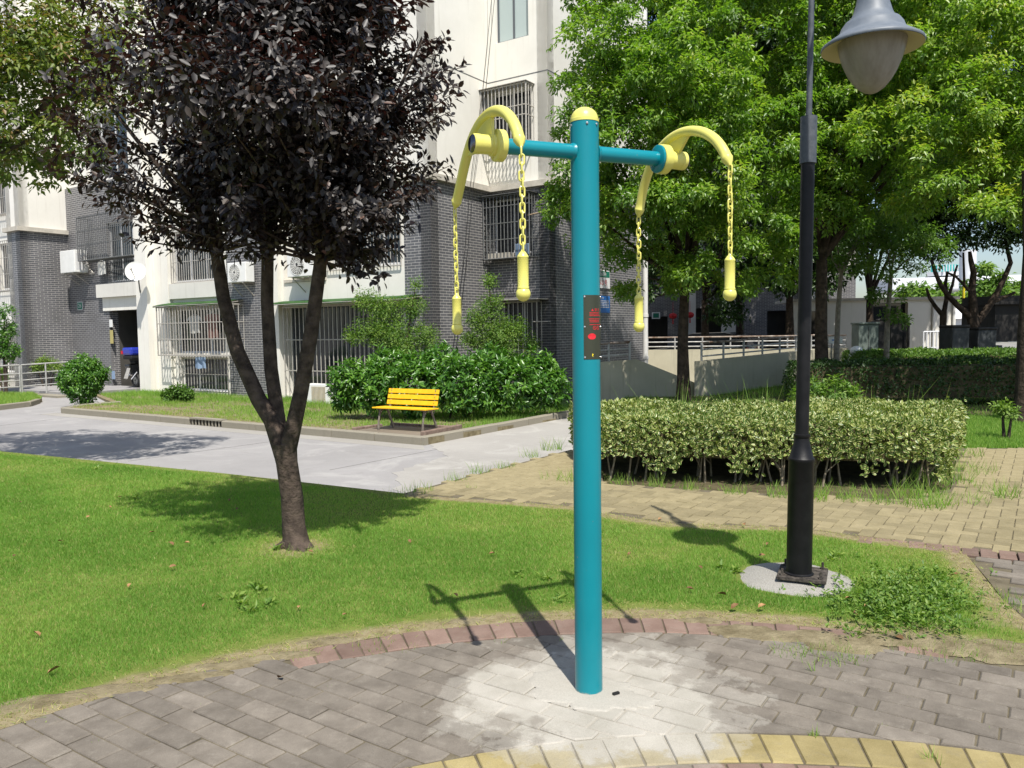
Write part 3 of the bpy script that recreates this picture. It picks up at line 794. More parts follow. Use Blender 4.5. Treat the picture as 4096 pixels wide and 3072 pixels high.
def window(face, s0, s1, z0, z1, frame, glass, n=2, off=-0.1, fw=0.05, back=None):
    mbf = MB()
    fbox(mbf, face, s0, s1, z0, z0 + fw, off - 0.05, off); fbox(mbf, face, s0, s1, z1 - fw, z1, off - 0.05, off)
    fbox(mbf, face, s0, s0 + fw, z0 + fw, z1 - fw, off - 0.048, off - 0.002); fbox(mbf, face, s1 - fw, s1, z0 + fw, z1 - fw, off - 0.048, off - 0.002)
    for k in range(1, n):
        c = s0 + (s1 - s0) * k / n; fbox(mbf, face, c - fw * 0.5, c + fw * 0.5, z0 + fw, z1 - fw, off - 0.046, off - 0.004)
    wo = mbf.build('window', frame, bld)
    for k in range(n):
        a, b_ = s0 + fw + (s1 - s0 - fw) * k / n, s0 + (s1 - s0) * (k + 1) / n
        mbp = MB(); fbox(mbp, face, a, b_ - 0.004, z0 + fw + 0.002, z1 - fw - 0.002, off - 0.035, off - 0.022); mbp.build('pane', glass, wo)
    return wo
def grille(face, s0, s1, z0, z1, out, mat, parent, step=0.12, rails=(0.0, 0.33, 0.66, 1.0), r=0.011, roof=False, name='grille', base=0.0):
    mbg = MB()
    n = max(2, int((s1 - s0) / step))
    R4 = 5
    for k in range(n + 1):
        s = s0 + (s1 - s0) * k / n
        mbg.tube([face.p(s, z0, out), face.p(s, z1, out)], r * (1.5 if k in (0, n) else 1), R4)
    for f in rails:
        z = z0 + (z1 - z0) * f
        rr = r * 1.5 if f in (0.0, 1.0) else r
        mbg.tube([face.p(s0, z, out), face.p(s1, z, out)], rr, R4)
        if out > 0.1:
            for s in (s0, s1): mbg.tube([face.p(s, z, base), face.p(s, z, out)], rr, R4)
    if out > 0.1:
        m = max(1, int(out / step))
        for k in range(m):
            o = base + (out - base) * k / m
            for s in (s0, s1): mbg.tube([face.p(s, z0, o), face.p(s, z1, o)], r, R4)
        for k in range(n + 1):
            s = s0 + (s1 - s0) * k / n
            mbg.tube([face.p(s, z0, base), face.p(s, z0, out)], r, 4)
    if roof: fbox(mbg, face, s0 - 0.04, s1 + 0.04, z1 + 0.02, z1 + 0.035, base, out + 0.06)
    return mbg.build(name, mat, parent)
T_, BG, WP = MAT['tile'], MAT['beige'], MAT['white_plaster']
ZB, ZC, ZT = -0.36, 5.2, 16.0
# --- facade D (gable), C, B
wall(FD, 0, 5.5, ZB, ZC, T_); wall(FD, 0, 5.5, ZC, ZT, BG)
wall(FC, 0, 1.8, ZB, ZC, T_, [(0.45, 1.5, 1.0, 2.3), (0.1, 1.3, 3.5, 4.92)])
wall(FC, 0, 1.8, ZC, ZT, BG, [(0.1, 1.3, 6.3, 7.6), (0.26, 1.26, 8.86, 10.35), (0.26, 1.26, 11.6, 13.0)])
wall(FB, 0, 2.43, ZB, ZC, T_); wall(FB, 0, 2.43, ZC, ZT, BG)
w1 = window(FC, 0.45, 1.5, 1.0, 2.3, MAT['frame_white'], MAT['glass_dark'])
w2 = window(FC, 0.1, 1.3, 3.5, 4.92, MAT['frame_white'], MAT['glass_dark'])
w3 = window(FC, 0.1, 1.3, 6.3, 7.6, MAT['frame_white'], MAT['glass_dark'])
window(FC, 0.26, 1.26, 8.86, 10.35, MAT['frame_dark'], MAT['glass_frost'])
window(FC, 0.26, 1.26, 11.6, 13.0, MAT['frame_dark'], MAT['glass_frost'])
grille(FC, 0.06, 1.46, 3.37, 4.94, 0.38, MAT['grille_dark'], w2, 0.105, (0, 0.3, 0.56, 0.83, 1.0), roof=True)
grille(FC, 0.03, 1.39, 6.22, 7.62, 0.36, MAT['grille'], w3, 0.105, (0, 0.45, 0.62, 1.0), r=0.015, roof=True)
grille(FC, 0.42, 1.55, 0.3, 2.26, 0.22, MAT['grille'], w1, 0.13, (0, 0.5, 1.0), r=0.012)
mb = MB(); fbox(mb, FC, 0.35, 1.76, 2.30, 2.33, 0.0, 0.52); mb.build('window_hood', MAT['grille'], w1)
mb = MB(); fbox(mb, FC, 0.14, 0.8, 3.38, 3.52, 0.05, 0.3); mb.build('storage_tray', MAT['cornice'], w2)
mb = MB(); fbox(mb, FC, 0.95, 1.28, 3.4, 3.72, 0.06, 0.26); tag(mb.build('storage_tub', MAT['cloth_blue'], bevel=0.02), 'blue plastic tub inside the second floor corner grille', 'tub')
# --- facade A, right to left
wall(FA, 0, 0.84, ZB, ZC, T_)
wall(FA, 0.84, 5.3, 2.34, ZC, BG, [(0.95, 3.4, 3.2, 4.8), (3.55, 5.2, 2.92, 4.8, 0.7)])
wall(FA, 0.84, 5.3, ZB, 2.34, BG, [(0.92, 5.25, -0.16, 2.28, 0.3)])
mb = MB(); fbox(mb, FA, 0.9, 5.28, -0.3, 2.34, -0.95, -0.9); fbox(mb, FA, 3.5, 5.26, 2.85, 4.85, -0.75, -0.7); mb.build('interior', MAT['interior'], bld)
mb = MB(); fbox(mb, FA, 3.56, 5.19, 2.925, 3.0, -0.6, 0.04); mb.build('ledge', MAT['cornice'], bld)
wb = window(FA, 0.95, 3.4, 3.2, 4.8, MAT['frame_white'], MAT['glass_dark'], 4)
grille(FA, 0.9, 3.45, 3.16, 4.75, 0.06, MAT['grille'], wb, 0.11, (0, 0.5, 1.0))
wg = window(FA, 0.92, 5.25, -0.16, 2.28, MAT['frame_dark'], MAT['glass_dark'], 4, off=-0.26)
grille(FA, 0.9, 5.2, -0.2, 2.25, 0.08, MAT['grille'], wg, 0.155, (0, 0.3, 0.64, 1.0), r=0.014)
# pillar, brick, second bay
wall(FA, 5.3, 5.85, ZB, ZT, BG, off=0.16, sides=0.6, name='pillar')
wall(FA, 5.85, 7.7, ZB, ZC, T_)
wall(FA, 7.7, 10.4, ZB, ZC, BG, [(7.78, 10.1, -0.14, 0.86), (7.9, 10.3, 1.0, 2.35), (8.0, 10.3, 3.17, 4.7)])
wl = window(FA, 7.78, 10.1, -0.14, 0.86, MAT['frame_white'], MAT['glass_dark'], 3)
grille(FA, 7.75, 10.12, -0.16, 0.88, 0.05, MAT['grille'], wl, 0.14, (0, 0.5, 1.0))
wu = window(FA, 7.9, 10.3, 1.0, 2.35, MAT['frame_white'], MAT['glass_dark'], 3, off=-0.14)
grille(FA, 7.0, 10.5, 0.94, 2.4, 0.5, MAT['grille'], wu, 0.135, (0, 0.33, 0.66, 1.0), r=0.014)
w2f = window(FA, 8.0, 10.3, 3.17, 4.7, MAT['frame_white'], MAT['glass_dark'], 3)
grille(FA, 8.0, 10.35, 3.15, 4.7, 0.05, MAT['grille'], w2f, 0.11, (0, 0.4, 1.0))
mb = MB(); fbox(mb, FA, 7.72, 10.38, 2.66, 3.12, 0.0, 0.12); mb.build('band', WP, bld)
# entrance
wall(FA, 10.4, 11.12, ZB, ZT, BG, off=0.14, sides=0.5, name='pillar'); wall(FA, 11.12, 11.72, ZB, ZT, BG, off=0.4, sides=0.8, name='pillar')
wall(FA, 11.72, 14.02, 2.4, ZC + 1.5, T_, [(11.9, 13.95, 3.35, 5.3)])
mb = MB(); fbox(mb, FA, 11.74, 14.3, 2.4, 2.84, 0.0, 0.06); mb.build('lintel', BG, bld)
mb = MB(); fbox(mb, FA, 11.74, 14.42, 2.843, 3.28, 0.0, 0.2); mb.build('canopy', WP, bld)
wall(FA, 14.02, 16.5, ZB, 6.7, T_)
we = window(FA, 11.9, 13.95, 3.35, 5.3, MAT['frame_white'], MAT['glass_dark'], 3)
grille(FA, 11.75, 14.35, 3.3, 4.1, 0.06, MAT['grille_dark'], we, 0.1, (0, 0.55, 1.0))
grille(FA, 11.74, 14.88, 4.08, 5.5, 0.5, MAT['grille_dark'], we, 0.11, (0, 0.36, 0.68, 1.0), r=0.013)
mb = MB()                                              # lobby
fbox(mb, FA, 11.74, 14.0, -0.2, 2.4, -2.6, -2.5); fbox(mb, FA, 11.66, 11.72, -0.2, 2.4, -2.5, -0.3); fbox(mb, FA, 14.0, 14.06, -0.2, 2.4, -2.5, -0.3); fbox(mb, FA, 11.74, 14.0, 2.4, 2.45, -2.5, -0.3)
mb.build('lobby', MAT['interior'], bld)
mb = MB()
for r_ in range(5):
    for c_ in range(4): fbox(mb, FA, 12.0 + 0.33 * c_, 12.3 + 0.33 * c_, 0.35 + 0.26 * r_, 0.58 + 0.26 * r_, -2.48, -2.34)
mb.build('mailboxes', MAT['grille_dark'], bld)
wall(FA, 11.72, 16.5, 6.7, ZT, BG, [(12.5, 15.0, 6.75, 9.0), (12.5, 15.0, 9.6, 11.6)])
window(FA, 12.5, 15.0, 6.75, 9.0, MAT['frame_white'], MAT['glass_dark'], 3); window(FA, 12.5, 15.0, 9.6, 11.6, MAT['frame_white'], MAT['glass_dark'], 3)
wall(FA, 0, 5.3, ZC, ZT, BG, [(1.0, 3.4, 6.0, 7.5), (1.0, 3.4, 8.7, 10.2)]); wall(FA, 5.85, 10.4, ZC, ZT, BG, [(7.9, 10.1, 6.0, 7.5), (7.9, 10.1, 8.7, 10.2)])
for s_ in ((1.0, 3.4), (7.9, 10.1)):
    for z_ in (6.0, 8.7): window(FA, *s_, z_, z_ + 1.5, MAT['frame_dark'], MAT['glass_dark'], 3)
# projecting bay at the far left
wall(FL, 0, 1.55, ZB, ZC, T_); wall(FL, 0, 1.55, ZC, ZT, BG)
wall(FLF, 0, 0.9, ZB, ZC, T_); wall(FLF, 0, 0.9, ZC, ZT, BG)
wall(FWS, 0, 0.68, ZB, ZT, BG)
wall(FW, 0, 4, ZB, ZT, BG, [(0.1, 2.2, 0.3, 2.0), (0.1, 2.2, 3.3, 4.95), (0.1, 2.2, 6.0, 7.6)])
for z_, z2_ in ((0.3, 2.0), (3.3, 4.95), (6.0, 7.6)):
    wq = window(FW, 0.1, 2.2, z_, z2_, MAT['frame_white'], MAT['glass_dark'], 2); grille(FW, 0.05, 2.25, z_ - 0.08, z2_ + 0.02, 0.3, MAT['grille'], wq, 0.14)
# cornice over the brick and the thin groove above
def run(face, s0, s1, z0, z1, o1, mat, name):
    mbr = MB(); fbox(mbr, face, s0, s1, z0, z1, -0.02, o1); mbr.build(name, mat, bld)
for fc, s0, s1 in ((FA, -0.13, 5.3), (FA, 5.85, 7.7), (FB, -0.12, 2.3), (FC, 0.133, 1.93), (FD, 0.003, 5.5), (FL, 0.003, 1.68), (FLF, 0.0, 0.95)):
    run(fc, s0, s1, 5.12, 5.26, 0.13, MAT['cornice'], 'cornice')
for fc, s0, s1 in ((FA, 0.0, 5.3), (FA, 5.85, 10.4), (FB, 0.0, 2.43), (FC, 0.004, 1.8), (FD, 0, 5.5), (FL, 0, 1.55), (FLF, 0, 0.9)):
    run(fc, s0, s1, 7.905, 7.93, 0.004, MAT['grille_dark'], 'groove')
# drainpipe at the gable end, rear walls and roof
mb = MB()
mb.tube([FD.p(5.62, ZB, 0.03), FD.p(5.62, 15.5, 0.03)], 0.085, 12)
for z_ in (0.6, 1.9, 4.6, 7.3, 10): mb.tube([FD.p(5.62, z_, 0.03), FD.p(5.62, z_ + 0.1, 0.03)], 0.1, 12)
mb.build('drainpipe', MAT['green_pipe'], bld, smooth=True)
mb = MB(); mb.add([B(-1.8, 5.5, ZB), B(22, 5.5, ZB), B(22, 5.5, ZT), B(-1.8, 5.5, ZT), B(22, -3.3, ZB), B(22, -3.3, ZT)], [(0, 1, 2, 3), (1, 4, 5, 2)]); mb.build('rear_wall', BG, bld)
mb = MB(); mb.prism([B(-2.1, 5.8, ZT), B(22.3, 5.8, ZT), B(22.3, -3.7, ZT), B(17.3, -3.7, ZT), B(17.3, -4.3, ZT), B(16.2, -4.3, ZT), B(16.2, -2.75, ZT), B(-0.3, -2.75, ZT), B(-0.3, -0.3, ZT), B(-2.1, -0.3, ZT)], (0, 0, 0.4)); mb.build('roof', BG, bld)
# entrance platform with a low step
slab('entrance_platform', [B(11.8, -2.3, 0)[:2], B(11.8, -4.9, 0)[:2], B(17.0, -4.9, 0)[:2], B(17.0, -2.3, 0)[:2]], -0.12, MAT['road'], 0.2)
slab('entrance_step', [B(11.9, -4.9, 0)[:2], B(11.9, -5.3, 0)[:2], B(17.0, -5.3, 0)[:2], B(17.0, -4.9, 0)[:2]], -0.19, MAT['kerb'], 0.12)
# low plinth slab by the pillar
slab('plinth', [B(4.9, -2.5, 0)[:2], B(4.9, -3.05, 0)[:2], B(7.7, -3.05, 0)[:2], B(7.7, -2.5, 0)[:2]], -0.24, MAT['kerb'], 0.1)

# awnings
def awning(face, s0, s1, z, out, label):
    t = thing('awning', label, 'awning', face.p((s0 + s1) / 2, z, 0.0))
    n = 14; V = []; Fc = []
    for k in range(n + 1):
        s = s0 + (s1 - s0) * k / n; d = 0.015 * math.sin(k * 1.7)
        for o, dz in ((0.0, 0.09), (out * 0.6, 0.05 + d), (out, d), (out + 0.005, -0.05 + 1.2 * d)): V.append(face.p(s, z + dz, o))
    for k in range(n):
        for j in range(3): Fc.append((k * 4 + j, k * 4 + j + 1, k * 4 + j + 5, k * 4 + j + 4))
    MB().add(V, Fc).build('sheet', MAT['awning'], t)
    m2 = MB()
    for k in (0, 0.5, 1): s = s0 + (s1 - s0) * k; m2.tube([face.p(s, z + 0.05, 0), face.p(s, z - 0.03, out)], 0.012, 5)
    m2.tube([face.p(s0, z - 0.03, out), face.p(s1, z - 0.03, out)], 0.012, 5); m2.build('frame', MAT['grille'], t)
awning(FA, 0.3, 5.3, 2.34, 0.62, 'long green awning over the ground floor bars behind the leafy shrub')
awning(FA, 7.0, 10.6, 2.46, 0.55, 'short green awning over the drying cage beside the entrance')

# ================================================================== ARM STRETCHER
PX, PY, PH = 0.304, 3.238, 2.335
BA = math.radians(22.75); BD = np.array([math.cos(BA), math.sin(BA)]); BN = np.array([-BD[1], BD[0]])
BZ = 2.212
eq = thing('arm_stretcher', 'teal outdoor arm stretching post with yellow swing arms, chains and handles', 'fitness equipment', (PX, PY, 0))
def rails_text(body, size):
    cu = bpy.data.curves.new('lettering', 'FONT'); cu.body = body; cu.size = size; cu.align_x = 'CENTER'; cu.align_y = 'CENTER'; cu.resolution_u = 3
    o = bpy.data.objects.new('lettering', cu); COL.objects.link(o)
    dg = bpy.context.evaluated_depsgraph_get(); dg.update()
    me = bpy.data.meshes.new_from_object(o.evaluated_get(dg))
    V = [tuple(v.co) for v in me.vertices]; Fc = [tuple(p.vertices) for p in me.polygons]
    bpy.data.objects.remove(o); bpy.data.curves.remove(cu); bpy.data.meshes.remove(me)
    return V, Fc
post = MB().lathe((PX, PY, -0.03), [(0.057, 0), (0.057, PH + 0.03)], 40).build('post', MAT['teal'], eq, smooth=True)
dome = [(0.0585, 0.0), (0.0585, 0.012)] + [(0.0555 * math.cos(a), 0.012 + 0.05 * math.sin(a)) for a in np.linspace(0.05, 1.56, 8)]
MB().lathe((PX, PY, PH - 0.006), dome, 40).build('dome_cap', MAT['yellow'], eq, smooth=True)
mb = MB()
for a in (200, 275, 320):
    c = np.array([math.cos(math.radians(a)), math.sin(math.radians(a))]); mb.lathe((PX + c[0] * 0.056, PY + c[1] * 0.056, PH - 0.02), [(0.005, 0), (0.005, 0.004), (0.002, 0.006)], 10, axis=(c[0], c[1], 0)); mb.build('cap_screw', MAT['steel'], eq); mb = MB()
def bp(d, z=0.0, n=0.0): return (PX + BD[0] * d + BN[0] * n, PY + BD[1] * d + BN[1] * n, BZ + z)
mb = MB(); mb.tube([bp(-0.35), bp(0.35)], 0.03, 28); mb.build('crossbar', MAT['teal'], eq, smooth=True)
for sgn in (-1, 1):
    mb = MB(); mb.lathe(bp(sgn * 0.05), [(0.036, 0.0), (0.034, 0.008), (0.030, 0.014)], 24, axis=(sgn * BD[0], sgn * BD[1], 0))
    mb.build('weld_collar', MAT['teal'], eq, smooth=True)
ARM = {-1: [(.403, -.146), (.362, -.095), (.313, -.040), (.253, .024), (.167, .085), (.061, .113), (-.053, .113), (-.158, .078), (-.228, .028), (-.274, -.036)],
       1: [(.279, -.159), (.261, -.107), (.229, -.044), (.178, .021), (.105, .072), (.001, .101), (-.130, .091), (-.242, .046), (-.309, -.011), (-.342, -.058)]}
HUBD = {-1: -0.405, 1: 0.43}
def smooth_path(P, n=40):
    P = np.array(P); t = np.r_[0, np.cumsum(np.hypot(*np.diff(P, axis=0).T))]; t /= t[-1]; u = np.linspace(0, 1, n)
    cx = np.polyfit(t, P[:, 0], 5); cy = np.polyfit(t, P[:, 1], 5)
    return np.c_[np.polyval(cx, u), np.polyval(cy, u)]
def chain_link_path(L, Wd, n=10):
    r = Wd / 2; pts = []
    for k in range(n + 1): a = math.pi * k / n; pts.append((r * math.cos(a), (L / 2 - r) + r * math.sin(a)))
    for k in range(n + 1): a = math.pi + math.pi * k / n; pts.append((r * math.cos(a), -(L / 2 - r) + r * math.sin(a)))
    return pts
LP = chain_link_path(0.037, 0.0165, 6)
def ring_tube(mbx, pts, r, seg=6):
    pts = [Vector(p) for p in pts]; n = len(pts); V = []; Fc = []
    nrm0 = (pts[1] - pts[0]).cross(pts[n // 3] - pts[0]).normalized()
    for i in range(n):
        tt = (pts[(i + 1) % n] - pts[i - 1]).normalized(); b = tt.cross(nrm0)
        for k in range(seg): a = 2 * math.pi * k / seg; V.append(tuple(pts[i] + (nrm0 * math.cos(a) + b * math.sin(a)) * r))
    for i in range(n):
        for k in range(seg): Fc.append((i * seg + k, i * seg + (k + 1) % seg, ((i + 1) % n) * seg + (k + 1) % seg, ((i + 1) % n) * seg + k))
    mbx.add(V, Fc)
for sg in (-1, 1):
    ax = (sg * BD[0], sg * BD[1], 0)
    if sg > 0: MB().lathe(bp(sg * 0.337), [(0.053, 0), (0.057, 0.003), (0.057, 0.011), (0.054, 0.013)], 36, axis=ax).build('flange', MAT['teal'], eq, smooth=True)
    hub = MB().lathe(bp(sg * 0.351), [(0.056, 0.0), (0.0605, 0.004), (0.0605, 0.034), (0.055, 0.038), (0.043, 0.040), (0.043, 0.052), (0.0365, 0.055), (0.0365, 0.098), (0.038, 0.099), (0.038, 0.122), (0.034, 0.126)], 36, axis=ax).build('hub', MAT['yellow'], eq, smooth=True)
    MB().lathe(bp(sg * 0.4765), [(0.034, 0), (0.034, 0.003), (0.028, 0.009), (0.012, 0.012), (0.0, 0.0125)], 30, axis=ax).build('end_cap', MAT['chrome'], hub, smooth=True)
    d0 = HUBD[sg]
    P = smooth_path(ARM[sg]); pts = [bp(d0, h, s) for s, h in P]
    r_ = [0.0205] * len(pts)
    # rounded ends with a lip
    def endcap(p, q):
        p, q = Vector(p), Vector(q); t = (p - q).normalized()
        return t
    t0 = endcap(pts[0], pts[1]); t1 = endcap(pts[-1], pts[-2])
    full = [tuple(Vector(pts[0]) + t0 * e) for e in (0.040, 0.033, 0.022, 0.006, 0.003)] + pts + [tuple(Vector(pts[-1]) + t1 * e) for e in (0.003, 0.006, 0.022, 0.033, 0.040)]
    rad = [0.006, 0.009, 0.017, 0.0225, 0.0225] + r_ + [0.0225, 0.0225, 0.017, 0.009, 0.006]
    arm = MB().tube(full, rad, 20).build('swing_arm', MAT['yellow'], eq, smooth=True, sharp=60)
    # gusset between hub and arm
    i0, i1 = (10, 26)
    poly = [bp(d0 - 0.006, h - 0.008, s) for s, h in P[i0:i1]] + [bp(d0 - 0.006, 0.02, -0.028), bp(d0 - 0.006, -0.01, 0.02), bp(d0 - 0.006, 0.0, 0.05)]
    MB().prism(poly, (BD[0] * 0.012, BD[1] * 0.012, 0)).build('gusset', MAT['yellow'], arm)
    for end in (0, -1):
        p = Vector(full[0] if end == 0 else full[-1])
        zb = p.z - 0.002; hz = 1.665 if end == 0 else 1.780          # top of the handle
        mb = MB(); n = max(6, round((zb - hz) / 0.0268)); pitch = (zb - hz) / n
        a0 = random.uniform(0, 3.1)
        for k in range(n):
            zc_ = zb - pitch * (k + 0.5); a = a0 + k * math.pi / 2 + random.uniform(-0.25, 0.25); tx = random.uniform(-0.0015, 0.0015)
            ring_tube(mb, [(p.x + x * math.cos(a) + tx, p.y + x * math.sin(a), zc_ + y) for x, y in LP], 0.0034, 6)
        mb.build('chain', MAT['yellow'], eq, smooth=True)
        ht = hz + 0.008
        grip = MB().lathe((p.x, p.y, ht), [(0.005, 0.0), (0.007, -0.006), (0.011, -0.010), (0.0195, -0.022), (0.0205, -0.025), (0.0205, -0.028), (0.0192, -0.030), (0.0192, -0.128), (0.0208, -0.131), (0.0208, -0.136), (0.016, -0.138)], 28, axis=(0, 0, 1)).build('handle', MAT['yellow'], eq, smooth=True)
        dm = MB()
        for kk in range(15):
            for aa in range(14):
                ang = 2 * math.pi * (aa + 0.5 * (kk % 2)) / 14
                cx_, cy_ = math.cos(ang), math.sin(ang)
                dm.lathe((p.x + cx_ * 0.0188, p.y + cy_ * 0.0188, ht - 0.0345 - kk * 0.0063), [(0.0018, 0.0), (0.0014, 0.0009), (0.0002, 0.0012)], 5, axis=(cx_, cy_, 0), closed=False)
        dm.build('grip_studs', MAT['yellow'], grip)
        ball = [(0.026 * math.sin(a), -0.155 + 0.0265 * math.cos(a)) for a in np.linspace(0.35, math.pi, 14)]
        MB().lathe((p.x, p.y, ht), ball, 28).build('ball_end', MAT['yellow'], grip, smooth=True)
# instruction plate wrapped round the post
fa = math.atan2(-PY, -PX)                                            # bearing of the viewer from the post
def wrap(u, z, r=0.0588):
    a = fa + u
    return (PX + r * math.cos(a), PY + r * math.sin(a), z)
U0, U1, Z0, Z1 = -0.16, 1.5, 1.387, 1.643
mb = MB(); n = 14; V = []; Fc = []
for k in range(n + 1):
    u = U0 + (U1 - U0) * k / n
    V += [wrap(u, Z0, 0.0572), wrap(u, Z0, 0.0585), wrap(u, Z1, 0.0585), wrap(u, Z1, 0.0572)]
for k in range(n):
    for j in range(4): Fc.append((k * 4 + j, k * 4 + (j + 1) % 4, k * 4 + 4 + (j + 1) % 4, k * 4 + 4 + j))
Fc += [(0, 1, 2, 3), (n * 4 + 3, n * 4 + 2, n * 4 + 1, n * 4)]
plate = mb.add(V, Fc).build('instruction_plate', MAT['plate_steel'], eq, smooth=True)
mb = MB()
for u in (-0.09, 1.42):
    for z in (Z0 + 0.007, (Z0 + Z1) / 2 + 0.001, Z1 - 0.007):
        c = wrap(u, z, 0.0583); a = fa + u; mb.lathe(c, [(0.0042, 0), (0.0038, 0.002), (0.001, 0.0032)], 10, axis=(math.cos(a), math.sin(a), 0)); mb.build('rivet', MAT['steel'], plate, smooth=True); mb = MB()
def wrapped_text(body, uc, z, size, mat):
    V, Fc = rails_text(body, size)
    MB().add([wrap(uc + x / 0.0588, z + y, 0.0591) for x, y, _ in V], Fc).build('lettering', mat, plate)
wrapped_text('\u25b2 \u8b66 \u544a', 0.72, 1.583, 0.012, MAT['red_print'])
mb = MB(); rr = random.Random(4)
def mark(mbx, u0, u1, z0, z1, r=0.0591):
    m = max(1, int((u1 - u0) / 0.12)); 
    for k in range(m):
        a, b_ = u0 + (u1 - u0) * k / m, u0 + (u1 - u0) * (k + 1) / m
        mbx.add([wrap(a, z0, r), wrap(b_, z0, r), wrap(b_, z1, r), wrap(a, z1, r)], [(0, 1, 2, 3)])
for row, z in enumerate((1.573, 1.567, 1.561, 1.548, 1.542, 1.536, 1.525)):     # tiny lines of red print
    u = 0.25 if row != 3 else 0.2; end = rr.uniform(0.95, 1.4)
    while u < end:
        wd = rr.uniform(0.03, 0.07); mark(mb, u, u + wd, z - 0.0014, z + 0.0014); u += wd + 0.02
mb.build('fine_print', MAT['red_print'], plate)
mb = MB()
for uc in (0.62, 0.92):                                                            # two prohibition rings
    n = 24
    for k in range(n):
        a, b_ = 2 * math.pi * k / n, 2 * math.pi * (k + 1) / n
        mb.add([wrap(uc + r * math.cos(t) / 0.0588, 1.512 + r * math.sin(t), 0.0591) for r, t in ((0.0062, a), (0.0078, a), (0.0078, b_), (0.0062, b_))], [(0, 1, 2, 3)])
    mb.add([wrap(uc + x / 0.0588, 1.512 + y, 0.0591) for x, y in ((-0.0052, 0.004), (-0.004, 0.0052), (0.0052, -0.004), (0.004, -0.0052))], [(0, 1, 2, 3)])
mb.build('warning_symbols', MAT['red_print'], plate)
mb = MB(); n = 32
V = [wrap(0.42, 1.478, 0.0592)] + [wrap(0.42 + 0.0175 * math.cos(2 * math.pi * k / n) / 0.0588, 1.478 + 0.012 * math.sin(2 * math.pi * k / n), 0.0592) for k in range(n)]
mb.add(V, [(0, 1 + k, 1 + (k + 1) % n) for k in range(n)]); mb.build('oval_badge', MAT['red_print'], plate)
mb = MB(); mb.add([wrap(u, z, 0.0591) for u, z in ((0.4, 1.4), (0.52, 1.396), (0.46, 1.402), (0.54, 1.406), (0.43, 1.41))], [(0, 1, 2, 3, 4)]); mb.build('arrow_mark', MAT['yellow_print'], plate)

# ================================================================== LAMP POST
LX, LY = 1.667, 4.581
lamp = thing('lamp_post', 'black garden lamp post with a hanging bell-shaped frosted head', 'lamp post', (LX, LY, 0))
lean = Vector((0.012, 0.0, 1)).normalized()
def lp(z, dx=0.0, dy=0.0): return (LX + lean.x / lean.z * z + dx, LY + dy, z)
Rp = Matrix.Rotation(math.radians(-24), 3, 'Z')
MB().box((LX + 0.03, LY + 0.02, 0.054), (0.27, 0.27, 0.022), Rp).build('base_plate', MAT['rust_iron'], lamp, bevel=0.004)
for dx, dy in ((-1, -1), (1, -1), (1, 1), (-1, 1)):
    o = Rp @ Vector((dx * 0.105, dy * 0.105, 0)); MB().lathe((LX + 0.03 + o.x, LY + 0.02 + o.y, 0.06), [(0.014, 0), (0.014, 0.014), (0.007, 0.015), (0.007, 0.045)], 6).build('anchor_bolt', MAT['rust_iron'], lamp)
MB().lathe(lp(0.05), [(0.083, 0), (0.083, 0.02), (0.0715, 0.026), (0.0715, 0.675), (0.075, 0.68), (0.075, 0.695), (0.066, 0.705), (0.044, 0.79), (0.043, 0.815), (0.047, 0.82), (0.047, 0.835), (0.038, 0.838)], 32, axis=lean).build('lower_column', MAT['black_iron'], lamp, smooth=True)
MB().tube([lp(0.86), lp(2.46)], 0.0375, 24).build('shaft', MAT['black_iron'], lamp, smooth=True)
MB().lathe(lp(2.43), [(0.0455, 0), (0.0455, 0.26), (0.02, 0.265)], 24, axis=lean).build('sleeve', MAT['grey_iron'], lamp, smooth=True)
HX, HY = 1.79, 4.0
MB().tube([lp(2.68), lp(3.35), lp(3.62), lp(3.78, 0.01, -0.04), lp(3.88, 0.05, -0.18), lp(3.86, 0.12, -0.40), (HX, HY + 0.05, 3.74), (HX, HY, 3.62)], 0.0165, 12).build('rod', MAT['grey_iron'], lamp, smooth=True)
head = MB().lathe((HX, HY, 0), [(0.2332, 2.868), (0.2367, 2.874), (0.2332, 2.884), (0.2092, 2.90), (0.1709, 2.925), (0.1531, 2.94), (0.1424, 2.968), (0.1264, 2.99), (0.1050, 3.0), (0.0908, 3.03), (0.0757, 3.08), (0.0668, 3.14), (0.0641, 3.25), (0.0267, 3.30), (0.0223, 3.64)], 48, closed=False).build('shade', MAT['lamp_grey'], lamp, smooth=True, sharp=50)
MB().lathe((HX, HY, 0), [(0.2332, 2.866), (0.1780, 2.893), (0.1469, 2.905), (0.0178, 2.93)], 48, closed=False).build('reflector', MAT['lamp_inside'], head, smooth=True)
MB().lathe((HX, HY, 0), [(0.158, 2.893), (0.156, 2.875), (0.148, 2.84), (0.134, 2.795), (0.115, 2.75), (0.09, 2.708), (0.062, 2.675), (0.034, 2.655), (0.012, 2.647), (0.0, 2.646)], 48, closed=False).build('bowl', MAT['bowl'], head, smooth=True)

